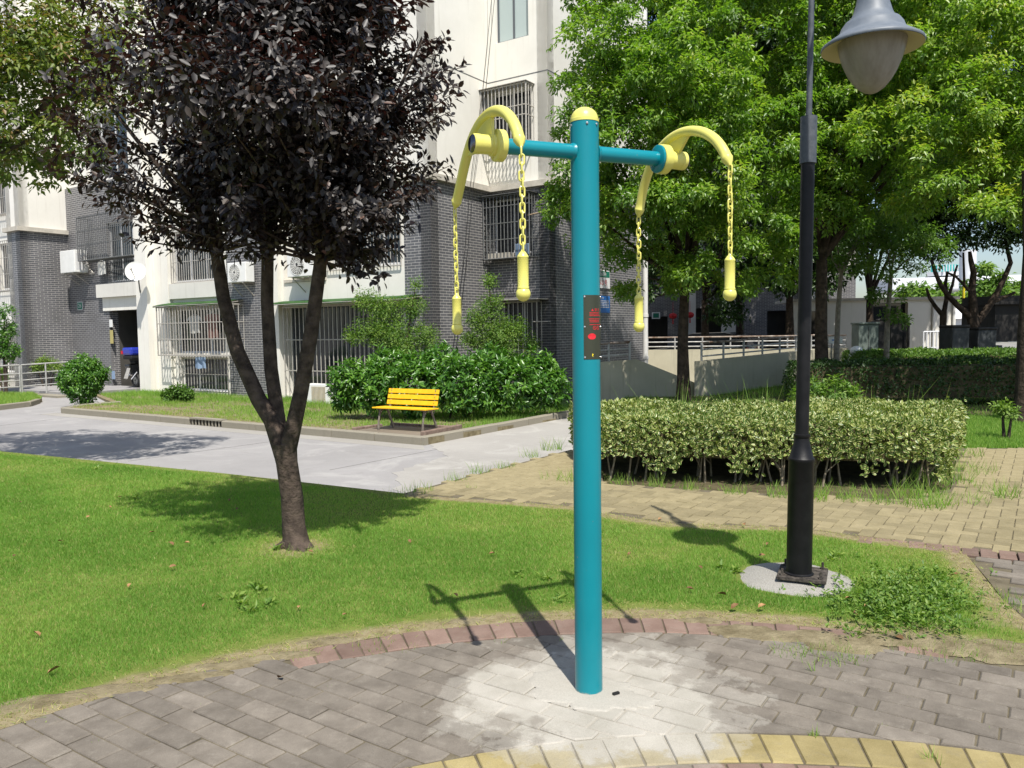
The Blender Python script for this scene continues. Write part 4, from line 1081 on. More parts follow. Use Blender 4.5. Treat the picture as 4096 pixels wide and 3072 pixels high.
# ================================================================== BENCH
bd = np.array([0.866, -0.5]); bk = np.array([0.5, 0.866]); BO = np.array([-1.862, 13.137]); GZ = -0.12
bench = thing('park_bench', 'yellow slatted park bench with curved iron legs by the kerb corner', 'bench', (BO[0], BO[1], GZ))
def bq(x, y, z): q = BO + bd * x + bk * y; return (q[0], q[1], GZ + z)
Rbench = Matrix.Rotation(math.atan2(bd[1], bd[0]), 3, 'Z')
for x in (-0.46, 0.46):
    m = MB()
    m.tube([bq(x, -0.01, 0), bq(x, 0.0, 0.15), bq(x, 0.03, 0.27), bq(x, 0.05, 0.355)], [0.024, 0.017, 0.018, 0.02], 8)
    m.tube([bq(x, 0.40, 0), bq(x, 0.33, 0.15), bq(x, 0.27, 0.27), bq(x, 0.25, 0.355)], [0.024, 0.019, 0.018, 0.02], 8)
    m.tube([bq(x, 0.015, 0.2), bq(x, 0.08, 0.32), bq(x, 0.17, 0.35), bq(x, 0.25, 0.3)], 0.012, 6)
    m.tube([bq(x, -0.02, 0.36), bq(x, 0.30, 0.345)], 0.016, 6)
    m.tube([bq(x, 0.30, 0.34), bq(x, 0.345, 0.48), bq(x, 0.39, 0.675)], 0.016, 6)
    ring_tube(m, [bq(x, 0.30 + 0.03 * math.cos(a), 0.315 + 0.03 * math.sin(a)) for a in np.linspace(0, 2 * math.pi, 13)[:-1]], 0.008, 6)
    m.build('leg_frame', MAT['bench_iron'], bench, smooth=True)
for k, (y, z, tl) in enumerate(((-0.01, 0.378, 0.0), (0.085, 0.376, 0.0), (0.18, 0.373, 0.0), (0.275, 0.37, 0.0))):
    Rr = Rbench @ Matrix.Rotation(-0.05, 3, 'X'); MB().box(bq(0, y, z), (1.12, 0.08, 0.024), Rr).build('seat_slat', MAT['bench_yellow'], bench, bevel=0.005)
for k, (y, z) in enumerate(((0.325, 0.45), (0.352, 0.545), (0.379, 0.64))):
    Rr = Rbench @ Matrix.Rotation(-0.26, 3, 'X'); s_ = MB().box(bq(0, y, z), (1.06, 0.022, 0.078), Rr).build('back_slat', MAT['bench_yellow'], bench, bevel=0.005)
    m = MB()
    for x in (-0.46, 0.46): m.lathe(bq(x, y - 0.011, z + 0.003), [(0.008, 0), (0.006, 0.004)], 8, axis=(-bk[0], -bk[1], 0.25))
    m.build('bolt', MAT['rust_iron'], s_)
pd = MB(); pd.prism([bq(-0.98, -0.24, 0.0)[:2] + (GZ - 0.1,), bq(0.66, -0.33, 0)[:2] + (GZ - 0.1,), bq(0.66, 0.62, 0)[:2] + (GZ - 0.1,), bq(-0.7, 0.62, 0)[:2] + (GZ - 0.1,)], (0, 0, 0.1)); tag(pd.build('bench_pad', MAT['pad']), kind='structure')
pb = bpy.data.objects.new('pad_edging', None); COL.objects.link(pb); OFF[pb.name] = np.zeros(3); tag(pb, kind='structure')
for k in range(5): MB().box(bq(0.69, -0.22 + 0.215 * k, 0.02), (0.09, 0.215, 0.1), Rbench).build('edging_brick', MAT['pad_border'], pb, bevel=0.012)
for k in range(6): MB().box(bq(-0.62 + 0.215 * k, 0.66, 0.0), (0.205, 0.08, 0.09), Rbench).build('edging_brick', MAT['pad_border'], pb, bevel=0.012)
for k in range(3): MB().box(bq(-0.84 + 0.03 * k, -0.1 + 0.22 * k, 0.0), (0.09, 0.21, 0.09), Rbench).build('edging_brick', MAT['pad_border'], pb, bevel=0.012)

# ================================================================== FOLIAGE TOOLS
def unit(V): return V / np.maximum(np.linalg.norm(V, axis=1, keepdims=True), 1e-9)
def rand_unit(n): return unit(RNG.normal(size=(n, 3)))
def leaf_arrays(P, D, N, L, Wd, tint, six=False, fold=0.22, curl=0.12):
    n = len(P); D = unit(D); S = unit(np.cross(D, N)); N = np.cross(S, D)
    L = np.broadcast_to(L, n)[:, None]; Wd = np.broadcast_to(Wd, n)[:, None]
    if six:
        pts = [P, P + D * L * .3 + S * Wd * .46 + N * Wd * fold, P + D * L * .66 + S * Wd * .4 + N * (Wd * fold - L * curl * .4), P + D * L - N * L * curl,
               P + D * L * .66 - S * Wd * .4 + N * (Wd * fold - L * curl * .4), P + D * L * .3 - S * Wd * .46 + N * Wd * fold]
        V = np.stack(pts, 1).reshape(-1, 3); b = np.arange(n)[:, None] * 6
        Q = np.concatenate([b + [0, 1, 2, 3], b + [0, 3, 4, 5]]); T = None; k = 6
        uv = np.tile(np.array([[0, 0], [1, .3], [1, .66], [0, 1], [-1, .66], [-1, .3]]), (n, 1))
    else:
        pts = [P, P + D * L * .45 + S * Wd * .5 + N * Wd * fold, P + D * L - N * L * curl, P + D * L * .45 - S * Wd * .5 + N * Wd * fold]
        V = np.stack(pts, 1).reshape(-1, 3); b = np.arange(n)[:, None] * 4
        T = np.concatenate([b + [0, 1, 2], b + [0, 2, 3]]); Q = None; k = 4
        uv = np.tile(np.array([[0, 0], [1, .45], [0, 1], [-1, .45]]), (n, 1))
    return V, T, Q, uv, np.repeat(np.broadcast_to(tint, n), k)
def leaf_object(name, P, D, N, L, Wd, tint, mat, parent=None, six=False, fold=0.22, curl=0.12, kind=None):
    V, T, Q, uv, ti = leaf_arrays(P, D, N, L, Wd, np.clip(tint, 0, 1), six, fold, curl)
    off = OFF[parent.name] if parent is not None else np.zeros(3)
    o = link(name, raw_mesh(name, V - off, T, Q, uv, ti), parent, mat)
    if kind: tag(o, kind=kind)
    return o
def sprays(C, S0, k, spread, rnd=0.35, droop=0.3):
    """leaf positions/directions for shoots at C pointing S0, k leaves each"""
    n = len(C); ci = np.repeat(np.arange(n), k); m = n * k
    R = rand_unit(m); s = S0[ci]
    R = unit(R - (R * s).sum(1)[:, None] * s * 0.6)
    D = unit(s * RNG.uniform(.15, .8, (m, 1)) + R + np.array([0, 0, -1]) * droop)
    P = C[ci] + s * RNG.uniform(-1, .6, (m, 1)) * spread + R * RNG.uniform(0, 1, (m, 1)) * spread * rnd
    N = unit(s + np.array([0, 0, .7]) + RNG.normal(size=(m, 3)) * .35)
    return P, D, N, ci
def blob_points(blobs, n, shell=0.55, flat=0.0):
    bl = np.array(blobs, float); wts = (bl[:, 3] * bl[:, 4] * bl[:, 5]) ** (0.72); wts /= wts.sum()
    idx = RNG.choice(len(bl), n, p=wts)
    U = rand_unit(n); r = shell + (1 - shell) * RNG.uniform(0, 1, n) ** 0.6
    r *= 1 + 0.10 * np.sin(U[:, 0] * 7 + idx) + 0.08 * np.sin(U[:, 2] * 9 + 2 * idx)
    P = bl[idx, :3] + U * r[:, None] * bl[idx, 3:6]
    return P, unit(U / bl[idx, 3:6] * bl[idx, 3:6].mean(1)[:, None]), r, idx
def clump_points(blobs, per_m2, shoots, rc):
    # rounded tufts of shoots over the blob surfaces; besides the real light, the leaf tint paints the tops brighter
    C = []; S = []; K = []
    kk = 0
    for b_ in blobs:
        area = 4 * math.pi * (b_[3] * b_[5]); m = max(4, int(area * per_m2))
        U = rand_unit(m); U = U[U[:, 2] > -.75]
        cc = np.array(b_[:3]) + U * np.array(b_[3:6]) * RNG.uniform(.62, 1.02, (len(U), 1))
        out = unit(U + [0, 0, .75])
        for c, o in zip(cc, out):
            n = RNG.poisson(shoots); q = unit(RNG.normal(size=(n, 3)) + o * 1.1); r_ = rc * RNG.uniform(.7, 1.3)
            C.append(c + q * np.array([r_, r_, r_ * .62]) * RNG.uniform(.55, 1, (n, 1))); S.append(unit(q + [0, 0, .25])); K.append(np.full(n, RNG.uniform(0, 1)))
    return np.concatenate(C), np.concatenate(S), np.concatenate(K)
def limbs(mbx, start, targets, r0, wob=0.1, seg=6, bend=0.25):
    s = Vector(start)
    for t_, r1 in targets:
        t_ = Vector(t_); mid = s.lerp(t_, 0.5) + Vector((random.uniform(-1, 1), random.uniform(-1, 1), random.uniform(0, 1))) * (t_ - s).length * bend * 0.3
        q = [s, s.lerp(mid, .5) + Vector((0, 0, .04)), mid, mid.lerp(t_, .5), t_]
        mbx.tube([tuple(p) for p in q], [r0, r0 * .8 + r1 * .2, (r0 + r1) / 2, r0 * .25 + r1 * .75, r1], seg, wob=wob)

# ================================================================== GRASS
def blades(name, P, z, h, wdt, tint, label, lean=0.5, parent=None):
    n = len(P); a = RNG.uniform(0, 2 * math.pi, n); l = RNG.uniform(0.1, lean, n) * h; a2 = RNG.uniform(0, 2 * math.pi, n)
    base = np.c_[P, z]; side = np.c_[np.cos(a2), np.sin(a2), np.zeros(n)] * (wdt / 2)[:, None]
    tip = base + np.c_[np.cos(a) * l, np.sin(a) * l, h]
    V = np.stack([base - side, base + side, tip], 1).reshape(-1, 3)
    T = np.arange(3 * n).reshape(-1, 3)
    uv = np.tile(np.array([[-1, 0], [1, 0], [0, 1]]), (n, 1))
    o = link(name, raw_mesh(name, V, T, None, uv, np.repeat(np.clip(tint, 0, 1), 3)), parent, MAT['grass'])
    return tag(o, label, 'grass', kind='stuff')
def vnoise(P, s, seed):
    """smooth value noise on the plane"""
    r = np.random.default_rng(seed).uniform(0, 1, (64, 64)); q = P * s; i = np.floor(q).astype(int); f = q - i; f = f * f * (3 - 2 * f)
    g = lambda a, b_: r[(i[:, 0] + a) % 64, (i[:, 1] + b_) % 64]
    return (g(0, 0) * (1 - f[:, 0]) + g(1, 0) * f[:, 0]) * (1 - f[:, 1]) + (g(0, 1) * (1 - f[:, 0]) + g(1, 1) * f[:, 0]) * f[:, 1]
def scatter(poly, n, ymin=-9e9, ymax=9e9, view=True):
    p = np.array(poly); lo, hi = p.min(0), p.max(0); lo[1] = max(lo[1], ymin); hi[1] = min(hi[1], ymax)
    P = RNG.uniform(lo, hi, (n, 2)); P = P[in_poly(P, poly)]
    if view:
        px, py = project(np.c_[P, np.zeros(len(P))]); P = P[(px > -60) & (px < 1084) & (P[:, 1] > 1.0)]
    return P
TREE = np.array([-1.555, 5.58]); LAMPP = np.array([1.66, 4.68])
def lawn_layer():
    PP_ = []
    for y0 in np.arange(2.0, 14.5, .5):
        ym = max(y0 + .25, 3.2); PP_.append(scatter(LAWN, int(17 * .5 * 31000 * (4 / ym) ** 1.5), y0, y0 + .5))
    P = np.concatenate(PP_)
    e = edge_dist(P, LAWN); dt = np.hypot(*(P - TREE).T); dl = np.hypot(*(P - LAMPP).T)
    nz = 0.5 * vnoise(P, 1.1, 1) + 0.3 * vnoise(P, 3.3, 2) + 0.2 * vnoise(P, 9.0, 3)
    worn = (P[:, 0] > 1.2) & (P[:, 1] < 4.2)
    keep = np.clip((e - 0.02 - 0.16 * vnoise(P, 2.6, 4) * ~((P[:, 0] < -1.3) & (P[:, 1] > 7))) / 0.16, 0.05, 1) * np.clip((dt - 0.11) / 0.25, 0.12, 1) * np.clip((dl - 0.31) / 0.06, 0, 1) * (0.7 + 0.3 * np.clip((nz - 0.3) / 0.2, 0, 1))
    k = RNG.uniform(0, 1, len(P)) < keep
    P, e, dt, nz = P[k], e[k], dt[k], nz[k]
    h = RNG.uniform(0.012, 0.030, len(P)) * (0.7 + 0.6 * nz) * np.clip(e / 0.25, 0.55, 1)
    tint = 0.14 + 0.62 * np.clip(0.62 - nz, 0, 1) * RNG.uniform(0.3, 1.6, len(P)) + RNG.normal(0.12, 0.12, len(P)) + 0.42 * np.clip(1 - e / 0.22, 0, 1) + 0.4 * np.clip(1 - (dt - 0.1) / 0.35, 0, 1)
    tint = tint + 0.42 * np.clip((vnoise(P, 0.75, 21) * .7 + vnoise(P, 2.3, 22) * .3 - .5) / .2, 0, 1) * RNG.uniform(.2, 1, len(P))
    tint = np.where(RNG.uniform(0, 1, len(P)) < 0.04, 0.95, tint)
    return P, h * np.clip((P[:, 1] / 5) ** .25, .9, 1.3), 0.0042 * np.clip(P[:, 1] / 4, .85, 9) ** .8 * RNG.uniform(0.7, 1.3, len(P)), tint
LP_, LH_, LW_, LT_ = lawn_layer()
blades('grass', LP_, np.zeros(len(LP_)) - 0.005, LH_, LW_, LT_, 'short bright green lawn grass around the purple tree', 0.9)
# straw lying along the worn edge of the lawn
P = scatter(LAWN, 420000, 2.5, 7.6); e = edge_dist(P, LAWN); dt = np.hypot(*(P - TREE).T)
P = P[((e < .05 + .28 * vnoise(P, 2.2, 31)) & (P[:, 1] < 6.9) & (RNG.uniform(0, 1, len(P)) < .55)) | ((dt < .42) & (RNG.uniform(0, 1, len(P)) < .8))]
P = P + RNG.normal(0, .035, P.shape)
blades('straw', P, np.full(len(P), 0.001), RNG.uniform(.003, .016, len(P)), RNG.uniform(.003, .006, len(P)), RNG.uniform(.72, 1.05, len(P)), 'dry straw-coloured grass along the worn lawn edges', 4.0)
P = scatter(VERGE, 150000); nz = 0.6 * vnoise(P, 0.9, 5) + 0.4 * vnoise(P, 3, 6)
pads = np.hypot(*(P - (BO + bk * 0.1)).T)
k = (RNG.uniform(0, 1, len(P)) < np.clip((nz - 0.15) / 0.3, 0.15, 1)) & (edge_dist(P, VERGE) > 0.14) & ~((np.abs((P - BO) @ bd + 0.05) < 0.78) & (((P - BO) @ bk) > -0.5) & (((P - BO) @ bk) < 0.6))
P, nz = P[k], nz[k]; far = (P - KC1) @ EU
h = RNG.uniform(0.03, 0.10, len(P)) * (0.6 + 0.9 * nz) * np.clip(0.6 + far / 5, 0.6, 1.5)
blades('grass', P, zv(P[:, 0], P[:, 1]) - 0.005, h, np.full(len(P), 0.012), 0.35 + 0.5 * (1 - nz) * RNG.uniform(0.2, 1.4, len(P)) - 0.05 * np.clip(far - 2, 0, 3) + 0.25 * np.clip(1 - far / 1.5, 0, 1), 'rough part-dried grass on the verge behind the far kerb', 0.8)
P = scatter(_fv, 30000)
blades('grass', P, np.full(len(P), -0.15), RNG.uniform(0.04, 0.12, len(P)), np.full(len(P), 0.016), RNG.uniform(0.3, 0.8, len(P)), 'dry grass below the grey handrail beside the entrance', 0.8)
P = scatter(BACKYARD, 200000, 7, 24); nz = vnoise(P, 1.0, 8)
HQ = [(0.95, 8.1), (4.0, 7.3), (5.4, 9.5), (0.9, 9.9)]
k = ~in_poly(P, HQ) & (RNG.uniform(0, 1, len(P)) < 0.4 + 0.6 * nz)
P, nz = P[k], nz[k]
blades('grass', P, np.full(len(P), -0.032), RNG.uniform(0.03, 0.09, len(P)) * (0.6 + 0.8 * nz), np.full(len(P), 0.011), RNG.uniform(0.2, 0.75, len(P)), 'uneven grass under the trees behind the clipped hedge', 0.8)
P = scatter([(5.5, 9.76), (6.24, 9.7), (9.5, 9.56), (11, 13.2), (6.2, 13.2)], 90000)
blades('grass', P, np.full(len(P), -0.03), RNG.uniform(.03, .075, len(P)), np.full(len(P), .010), RNG.uniform(.15, .75, len(P)), 'bright grass beyond the walkway right of the clipped hedge', .8)
# weeds and tufts along paving edges
tw = []; th_ = []
def tuft(x, y, n, r, h0, h1):
    for _ in range(n):
        a = random.uniform(0, 6.28); q = r * math.sqrt(random.random()); tw.append((x + q * math.cos(a), y + q * math.sin(a))); th_.append(random.uniform(h0, h1))
for (px_, py_, n, r, h0, h1) in ((478, 472, 60, .12, .05, .14), (455, 480, 50, .12, .05, .13), (505, 467, 60, .12, .05, .13), (530, 456, 60, .13, .06, .15), (552, 449, 70, .14, .08, .2), (418, 491, 80, .15, .05, .14),
                               (396, 496, 40, .1, .05, .12), (470, 488, 14, .06, .03, .09), (432, 500, 20, .08, .03, .09), (560, 478, 60, .2, .05, .16), (575, 482, 60, .2, .05, .2), (925, 505, 180, .2, .06, .2),
                               (915, 495, 120, .2, .08, .22), (940, 480, 200, .3, .06, .2), (965, 470, 200, .3, .05, .16), (990, 490, 90, .25, .05, .14), (960, 500, 120, .25, .05, .14), (955, 455, 140, .3, .06, .2), (1005, 497, 60, .12, .08, .2),
                               (735, 493, 80, .1, .05, .14), (690, 489, 60, .09, .05, .15), (655, 485, 50, .09, .05, .15), (620, 483, 50, .09, .05, .14), (780, 496, 80, .12, .06, .16), (815, 499, 90, .12, .08, .22), (850, 500, 90, .12, .06, .16), (880, 502, 90, .12, .06, .18),
                               (820, 655, 120, .14, .02, .06), (845, 655, 100, .12, .02, .06), (790, 652, 60, .1, .02, .06), (930, 645, 200, .22, .02, .06), (985, 650, 120, .18, .02, .05), (1010, 640, 160, .2, .02, .06), (813, 671, 9, .012, .05, .09), (813, 735, 16, .02, .02, .06), (935, 762, 18, .03, .02, .06),
                               (375, 645, 90, .12, .015, .04), (300, 655, 40, .1, .015, .04), (412, 648, 30, .06, .01, .03), (500, 642, 14, .03, .01, .04), (560, 640, 10, .02, .01, .03), (850, 620, 120, .2, .02, .07), (960, 615, 200, .25, .02, .07), (990, 600, 160, .2, .03, .08), (300, 555, 90, .2, .03, .09), (345, 540, 90, .2, .04, .1), (275, 552, 60, .12, .02, .06)):
    g = G(px_, py_); tuft(g[0], g[1], n, r, h0, h1)
for k in range(26):                                    # tall blades growing up through the back of the hedge
    x = random.choice((1.6, 2.1, 2.9, 3.1, 3.35, 3.5, 4.2, 4.4, 5.0)) + random.uniform(-.15, .15); tuft(x, 9.95 - 0.05 * x + random.uniform(-.1, .3), 9, .08, .45, 0.95)
for k in range(46):
    jx, jy = random.uniform(20, 1015), random.uniform(648, 745); g = G(jx, jy)
    if np.hypot(g[0] - .33, g[1] - 3.2) > .75 and np.hypot(*(g[:2] - PC)) < PR and np.hypot(*(g[:2] - YC)) > YR - .2: tuft(g[0], g[1], random.randint(2, 7), .02, .006, .022)
tw = np.array(tw); th_ = np.array(th_)
blades('weeds', tw, np.full(len(tw), -0.012), th_, np.clip(th_ * 0.045, 0.004, 0.016), RNG.uniform(0.25, 0.85, len(tw)), 'wild grass tufts sprouting along the paving and hedge edges', 0.9)['category'] = 'weeds'
# broad-leaved weeds right of the lamp footing
n = 520; g = np.array([G(x, y)[:2] for x, y in zip(RNG.normal(905, 34, n), np.clip(RNG.normal(606, 16, n), 575, 640))])
C = np.c_[g, RNG.uniform(0.01, 0.07, n)]
P, D, N, ci = sprays(C, unit(np.c_[RNG.normal(0, .5, n), RNG.normal(0, .5, n), np.ones(n)]), 7, 0.02, 0.8, 0.0)
leaf_object('weeds', P, D, N, RNG.uniform(.018, .036, len(P)), RNG.uniform(.01, .018, len(P)), RNG.uniform(.3, .9, len(P)), MAT['lf_light'])
tag(bpy.context.scene.objects['weeds.001'] if 'weeds.001' in bpy.data.objects else bpy.data.objects['weeds'], 'patch of leafy clover-like weeds beside the lamp footing', 'weeds', kind='stuff')
P2 = [(520, 575), (545, 580), (560, 600), (275, 550), (268, 605), (240, 606), (232, 600), (250, 612), (262, 592), (720, 570), (735, 573), (830, 560), (842, 556), (255, 590), (95, 470), (140, 500)]
C = np.array([[*G(x, y)[:2], 0.012] for x, y in P2 for _ in range(3)]); C[:, :2] += RNG.normal(0, .02, (len(C), 2))
P, D, N, ci = sprays(C, np.tile([0, 0, 1.0], (len(C), 1)), 6, 0.012, 0.6, 0.0)
tag(leaf_object('weeds', P, D, N, RNG.uniform(.03, .06, len(P)), RNG.uniform(.012, .025, len(P)), RNG.uniform(.4, 1, len(P)), MAT['lf_light']), 'flat broad-leaved weeds dotted over the lawn', 'weeds', kind='stuff')

# ================================================================== PURPLE TREE
pt = thing('purple_leaf_tree', 'dark purple-leaved tree with three forking trunks on the lawn', 'tree', (-1.555, 5.58, 0))
m = MB()
m.tube([(-1.52, 5.54, -0.05), (-1.55, 5.57, 0.02), (-1.565, 5.58, 0.15), (-1.576, 5.58, .35), (-1.60, 5.58, .60), (-1.615, 5.58, .74)], [0.1175, 0.0957, 0.0818, 0.0766, 0.0766, 0.0870], 16, wob=.07)
m.tube([(-1.555, 5.58, .03), (-1.49, 5.47, .0), (-1.44, 5.40, -.02)], [0.0522, 0.0391, 0.0174], 8, wob=.1)
m.tube([(-1.56, 5.58, .04), (-1.66, 5.52, 0), (-1.71, 5.5, -.02)], [0.0522, 0.0348, 0.0174], 8, wob=.1)
m.tube([(-1.62, 5.58, .66), (-1.70, 5.60, .9), (-1.80, 5.62, 1.05), (-1.95, 5.66, 1.39), (-2.05, 5.70, 1.78), (-2.10, 5.72, 2.15), (-2.2, 5.75, 2.7), (-2.35, 5.75, 3.3)], [0.0740, 0.0609, 0.0548, 0.0505, 0.0461, 0.0435, 0.0305, 0.0157], 12, wob=.06)
m.tube([(-1.61, 5.59, .70), (-1.665, 5.64, .87), (-1.72, 5.68, 1.26), (-1.745, 5.72, 1.75), (-1.735, 5.74, 2.1), (-1.72, 5.75, 2.8), (-1.75, 5.7, 3.5)], [0.0696, 0.0522, 0.0478, 0.0452, 0.0435, 0.0305, 0.0139], 12, wob=.06)
m.tube([(-1.60, 5.57, .68), (-1.545, 5.54, .82), (-1.47, 5.5, 1.09), (-1.375, 5.47, 1.51), (-1.285, 5.45, 2.02), (-1.2, 5.42, 2.5), (-1.05, 5.4, 3.2)], [0.0696, 0.0574, 0.0522, 0.0487, 0.0435, 0.0313, 0.0139], 12, wob=.06)
limbs(m, (-2.1, 5.72, 2.15), [((-2.75, 5.4, 2.55), .008), ((-2.7, 5.9, 2.9), .008), ((-2.2, 5.1, 2.6), .007), ((-2.9, 5.6, 3.3), .007)], .026)
limbs(m, (-1.735, 5.74, 2.1), [((-1.6, 5.0, 2.7), .007), ((-1.9, 6.3, 2.9), .008), ((-1.6, 5.4, 3.2), .007), ((-2.0, 5.2, 3.4), .007)], .024)
limbs(m, (-1.285, 5.45, 2.02), [((-.7, 5.3, 2.6), .007), ((-.75, 5.6, 2.9), .007), ((-1.1, 4.8, 2.6), .007), ((-1.2, 6.0, 2.8), .007), ((-.55, 5.3, 3.4), .006)], .026)
m.build('trunk', MAT['bark'], pt, smooth=True, sharp=80)
PB = [(-1.55, 5.35, 3.25, .68, .8, .72), (-1.55, 5.4, 2.7, .62, .7, .36), (-1.25, 5.3, 3.8, .5, .65, .42), (-1.9, 5.3, 3.75, .5, .65, .42), (-1.0, 5.4, 2.85, .36, .45, .4), (-1.25, 5.4, 2.45, .35, .4, .22), (-.98, 5.35, 2.42, .22, .3, .2), (-1.75, 5.5, 2.45, .35, .4, .22), (-2.1, 5.5, 2.7, .3, .4, .28), (-1.75, 4.5, 2.9, .36, .4, .3), (-1.3, 4.7, 2.95, .36, .4, .32)]
C, S0, r, idx = blob_points(PB, 2000, .3)
n3 = vnoise(C[:, [0, 2]] + C[:, 1:2] * .37, 3.2, 51) * .5 + vnoise(C[:, [1, 2]] - C[:, :1] * .61, 3.8, 52) * .5
kp = n3 > .36; C, S0, r = C[kp], S0[kp], r[kp]
P, D, N, ci = sprays(C, S0, 11, .12, 1.0, .4)
leaf_object('crown', P, D, N, RNG.uniform(.04, .074, len(P)), RNG.uniform(.023, .037, len(P)), RNG.beta(2, 2.4, len(P)), MAT['lf_purple'], pt, six=True, fold=.08)
# leafy shoots rising from the three stems; they give the ragged outline
m = MB(); PP = []; SS = []; rs = random.Random(77)
SIL = [(60, -100), (380, -100), (432, 0), (462, 70), (448, 168), (416, 225), (384, 277), (345, 258), (300, 252), (215, 256), (150, 238), (88, 202), (38, 170), (28, 95)]
STEM = [((-2.1, 5.72, 2.1), (-2.35, 5.75, 3.3)), ((-1.735, 5.74, 2.05), (-1.75, 5.7, 3.5)), ((-1.285, 5.45, 2.0), (-1.05, 5.4, 3.2))]
tip_px = [(446, 40), (462, 68), (456, 92), (440, 128), (450, 166), (424, 190), (414, 224), (398, 250), (382, 276), (362, 266), (88, 200), (44, 168), (48, 146), (122, 216), (128, 238), (150, 226), (180, 250), (216, 254), (66, 120), (74, 176)]
while len(tip_px) < 215:
    q = (rs.uniform(20, 465), rs.uniform(-100, 280))
    if in_poly(np.array([q]), SIL)[0] and not (q[0] < 160 and rs.random() < .62): tip_px.append(q)
for k_, (tx_, ty_) in enumerate(tip_px):
    ed = edge_dist(np.array([[tx_, ty_]]), SIL)[0]; dep = min(1.25, .25 + ed / 90)
    e = Vector(tuple(YP(tx_, ty_, 5.42 + rs.uniform(-1, .85) * dep)))
    sid = 0 if e.x < -1.95 else (2 if e.x > -1.45 else 1)
    if rs.random() < .25: sid = rs.choice((0, 1, 2))
    a_, b_ = Vector(STEM[sid][0]), Vector(STEM[sid][1]); za = min(max(e.z - rs.uniform(.35, .95), a_.z), b_.z)
    s0 = a_.lerp(b_, (za - a_.z) / (b_.z - a_.z)); sag = rs.uniform(-.02, .12); L_ = (e - s0).length
    f_ = lambda f: s0.lerp(e, f) + Vector((0, 0, sag * math.sin(f * 3.1)))
    m.tube([tuple(f_(f)) for f in (0, .3, .6, .85, 1)], [.012, .009, .006, .004, .002], 5)
    nn_ = int(10 + 11 * L_); lo_ = .32 if k_ > 20 else .45
    for f in np.linspace(lo_, 1, nn_):
        sd_ = .05 * (1.25 - f)
        PP.append(tuple(f_(f) + Vector((rs.gauss(0, sd_), rs.gauss(0, sd_), rs.gauss(0, sd_))))); SS.append(tuple(((e - s0).normalized() + Vector((rs.gauss(0, .3), rs.gauss(0, .3), rs.gauss(.1, .3)))).normalized()))
tag(m.build('twigs', MAT['bark'], pt), kind='stuff')
P, D, N, ci = sprays(np.array(PP), np.array(SS), 5, .045, 1.0, .3)
leaf_object('outer_leaves', P, D, N, RNG.uniform(.04, .075, len(P)), RNG.uniform(.023, .037, len(P)), RNG.beta(2.3, 2, len(P)), MAT['lf_purple'], pt, six=True, fold=.08)

# ================================================================== GREEN TREES
def pb_(x, y, r, Y, sq=.85):
    c = YP(x, y, Y); rr = r * Y / F_PX
    return (c[0], c[1], c[2], rr, rr, rr * sq)
def tree(name, label, base, trunk, blobs, n, k, L, Wd, mat, bark, group=None, tint=(0.0, 1.0), shell=.55, rt=.12, droop=.45, spread=.09, clump=None, dens=2.6, shoots=20, six=False, limb=.42, nlimb=16):
    t = thing(name, label, 'tree', base, group)
    m = MB()
    m.tube([base] + trunk, [rt * 1.35] + list(np.linspace(rt, rt * .72, len(trunk))), 12, wob=.06)
    top = trunk[-1]
    tg = []
    for b_ in blobs[:nlimb]: tg.append(((b_[0], b_[1], b_[2]), rt * .1))
    limbs(m, top, tg or [((top[0] + 1.2, top[1] + .6, top[2] + 1.6), rt * .3), ((top[0] + .9, top[1] + 1.0, top[2] + 2.0), rt * .3)], rt * limb, seg=6)
    m.build('trunk', bark, t, smooth=True, sharp=80)
    rc = clump or .38
    C, S0, kt = clump_points(blobs, dens, shoots, rc)
    P, D, N, ci = sprays(C, S0, k, spread, .8, droop)
    N = unit(S0[ci] * .8 + np.array([0, 0, .9]) + RNG.normal(size=(len(P), 3)) * .3)
    tip = np.clip((S0[ci][:, 2] + .2), 0, 1)  # up-facing shoots get lighter leaves, sunlit tops put into the tint
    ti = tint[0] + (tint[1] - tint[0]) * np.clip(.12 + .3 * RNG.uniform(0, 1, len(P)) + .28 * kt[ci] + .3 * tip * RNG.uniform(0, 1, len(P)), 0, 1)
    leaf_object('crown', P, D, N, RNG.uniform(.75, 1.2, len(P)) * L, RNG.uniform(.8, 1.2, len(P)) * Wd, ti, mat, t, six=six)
    return t
T1B = [pb_(600, 52, 45, 16), pb_(590, 110, 46, 16.2), pb_(588, 165, 44, 16.2), pb_(596, 215, 42, 16.2), pb_(620, 246, 34, 16.4), pb_(650, 40, 70, 16.2), pb_(665, 120, 80, 16), pb_(665, 205, 68, 16.2), pb_(648, 278, 34, 16.4), pb_(700, 278, 38, 16),
       pb_(735, 60, 80, 16.6), pb_(742, 150, 80, 16.2), pb_(745, 225, 58, 16.2), pb_(762, 275, 34, 16.6), pb_(690, -60, 90, 16.6), pb_(770, -50, 90, 17), pb_(620, -20, 52, 16.4), pb_(622, 120, 50, 15.2), pb_(690, 75, 55, 14.8), pb_(700, 175, 55, 14.8), pb_(640, 200, 40, 15.2)]
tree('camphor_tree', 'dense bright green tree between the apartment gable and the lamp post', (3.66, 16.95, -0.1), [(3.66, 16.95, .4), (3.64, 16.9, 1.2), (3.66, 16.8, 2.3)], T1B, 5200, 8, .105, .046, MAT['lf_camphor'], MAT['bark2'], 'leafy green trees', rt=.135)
T2B = [pb_(852, 45, 75, 17), pb_(880, 110, 65, 16.6), pb_(835, 150, 60, 16.6), pb_(815, 205, 50, 16.6), pb_(870, 190, 58, 17), pb_(915, 150, 55, 17.5), pb_(810, 90, 60, 17), pb_(900, 20, 80, 17.5), pb_(830, -30, 90, 17.5), pb_(925, 70, 60, 17)]
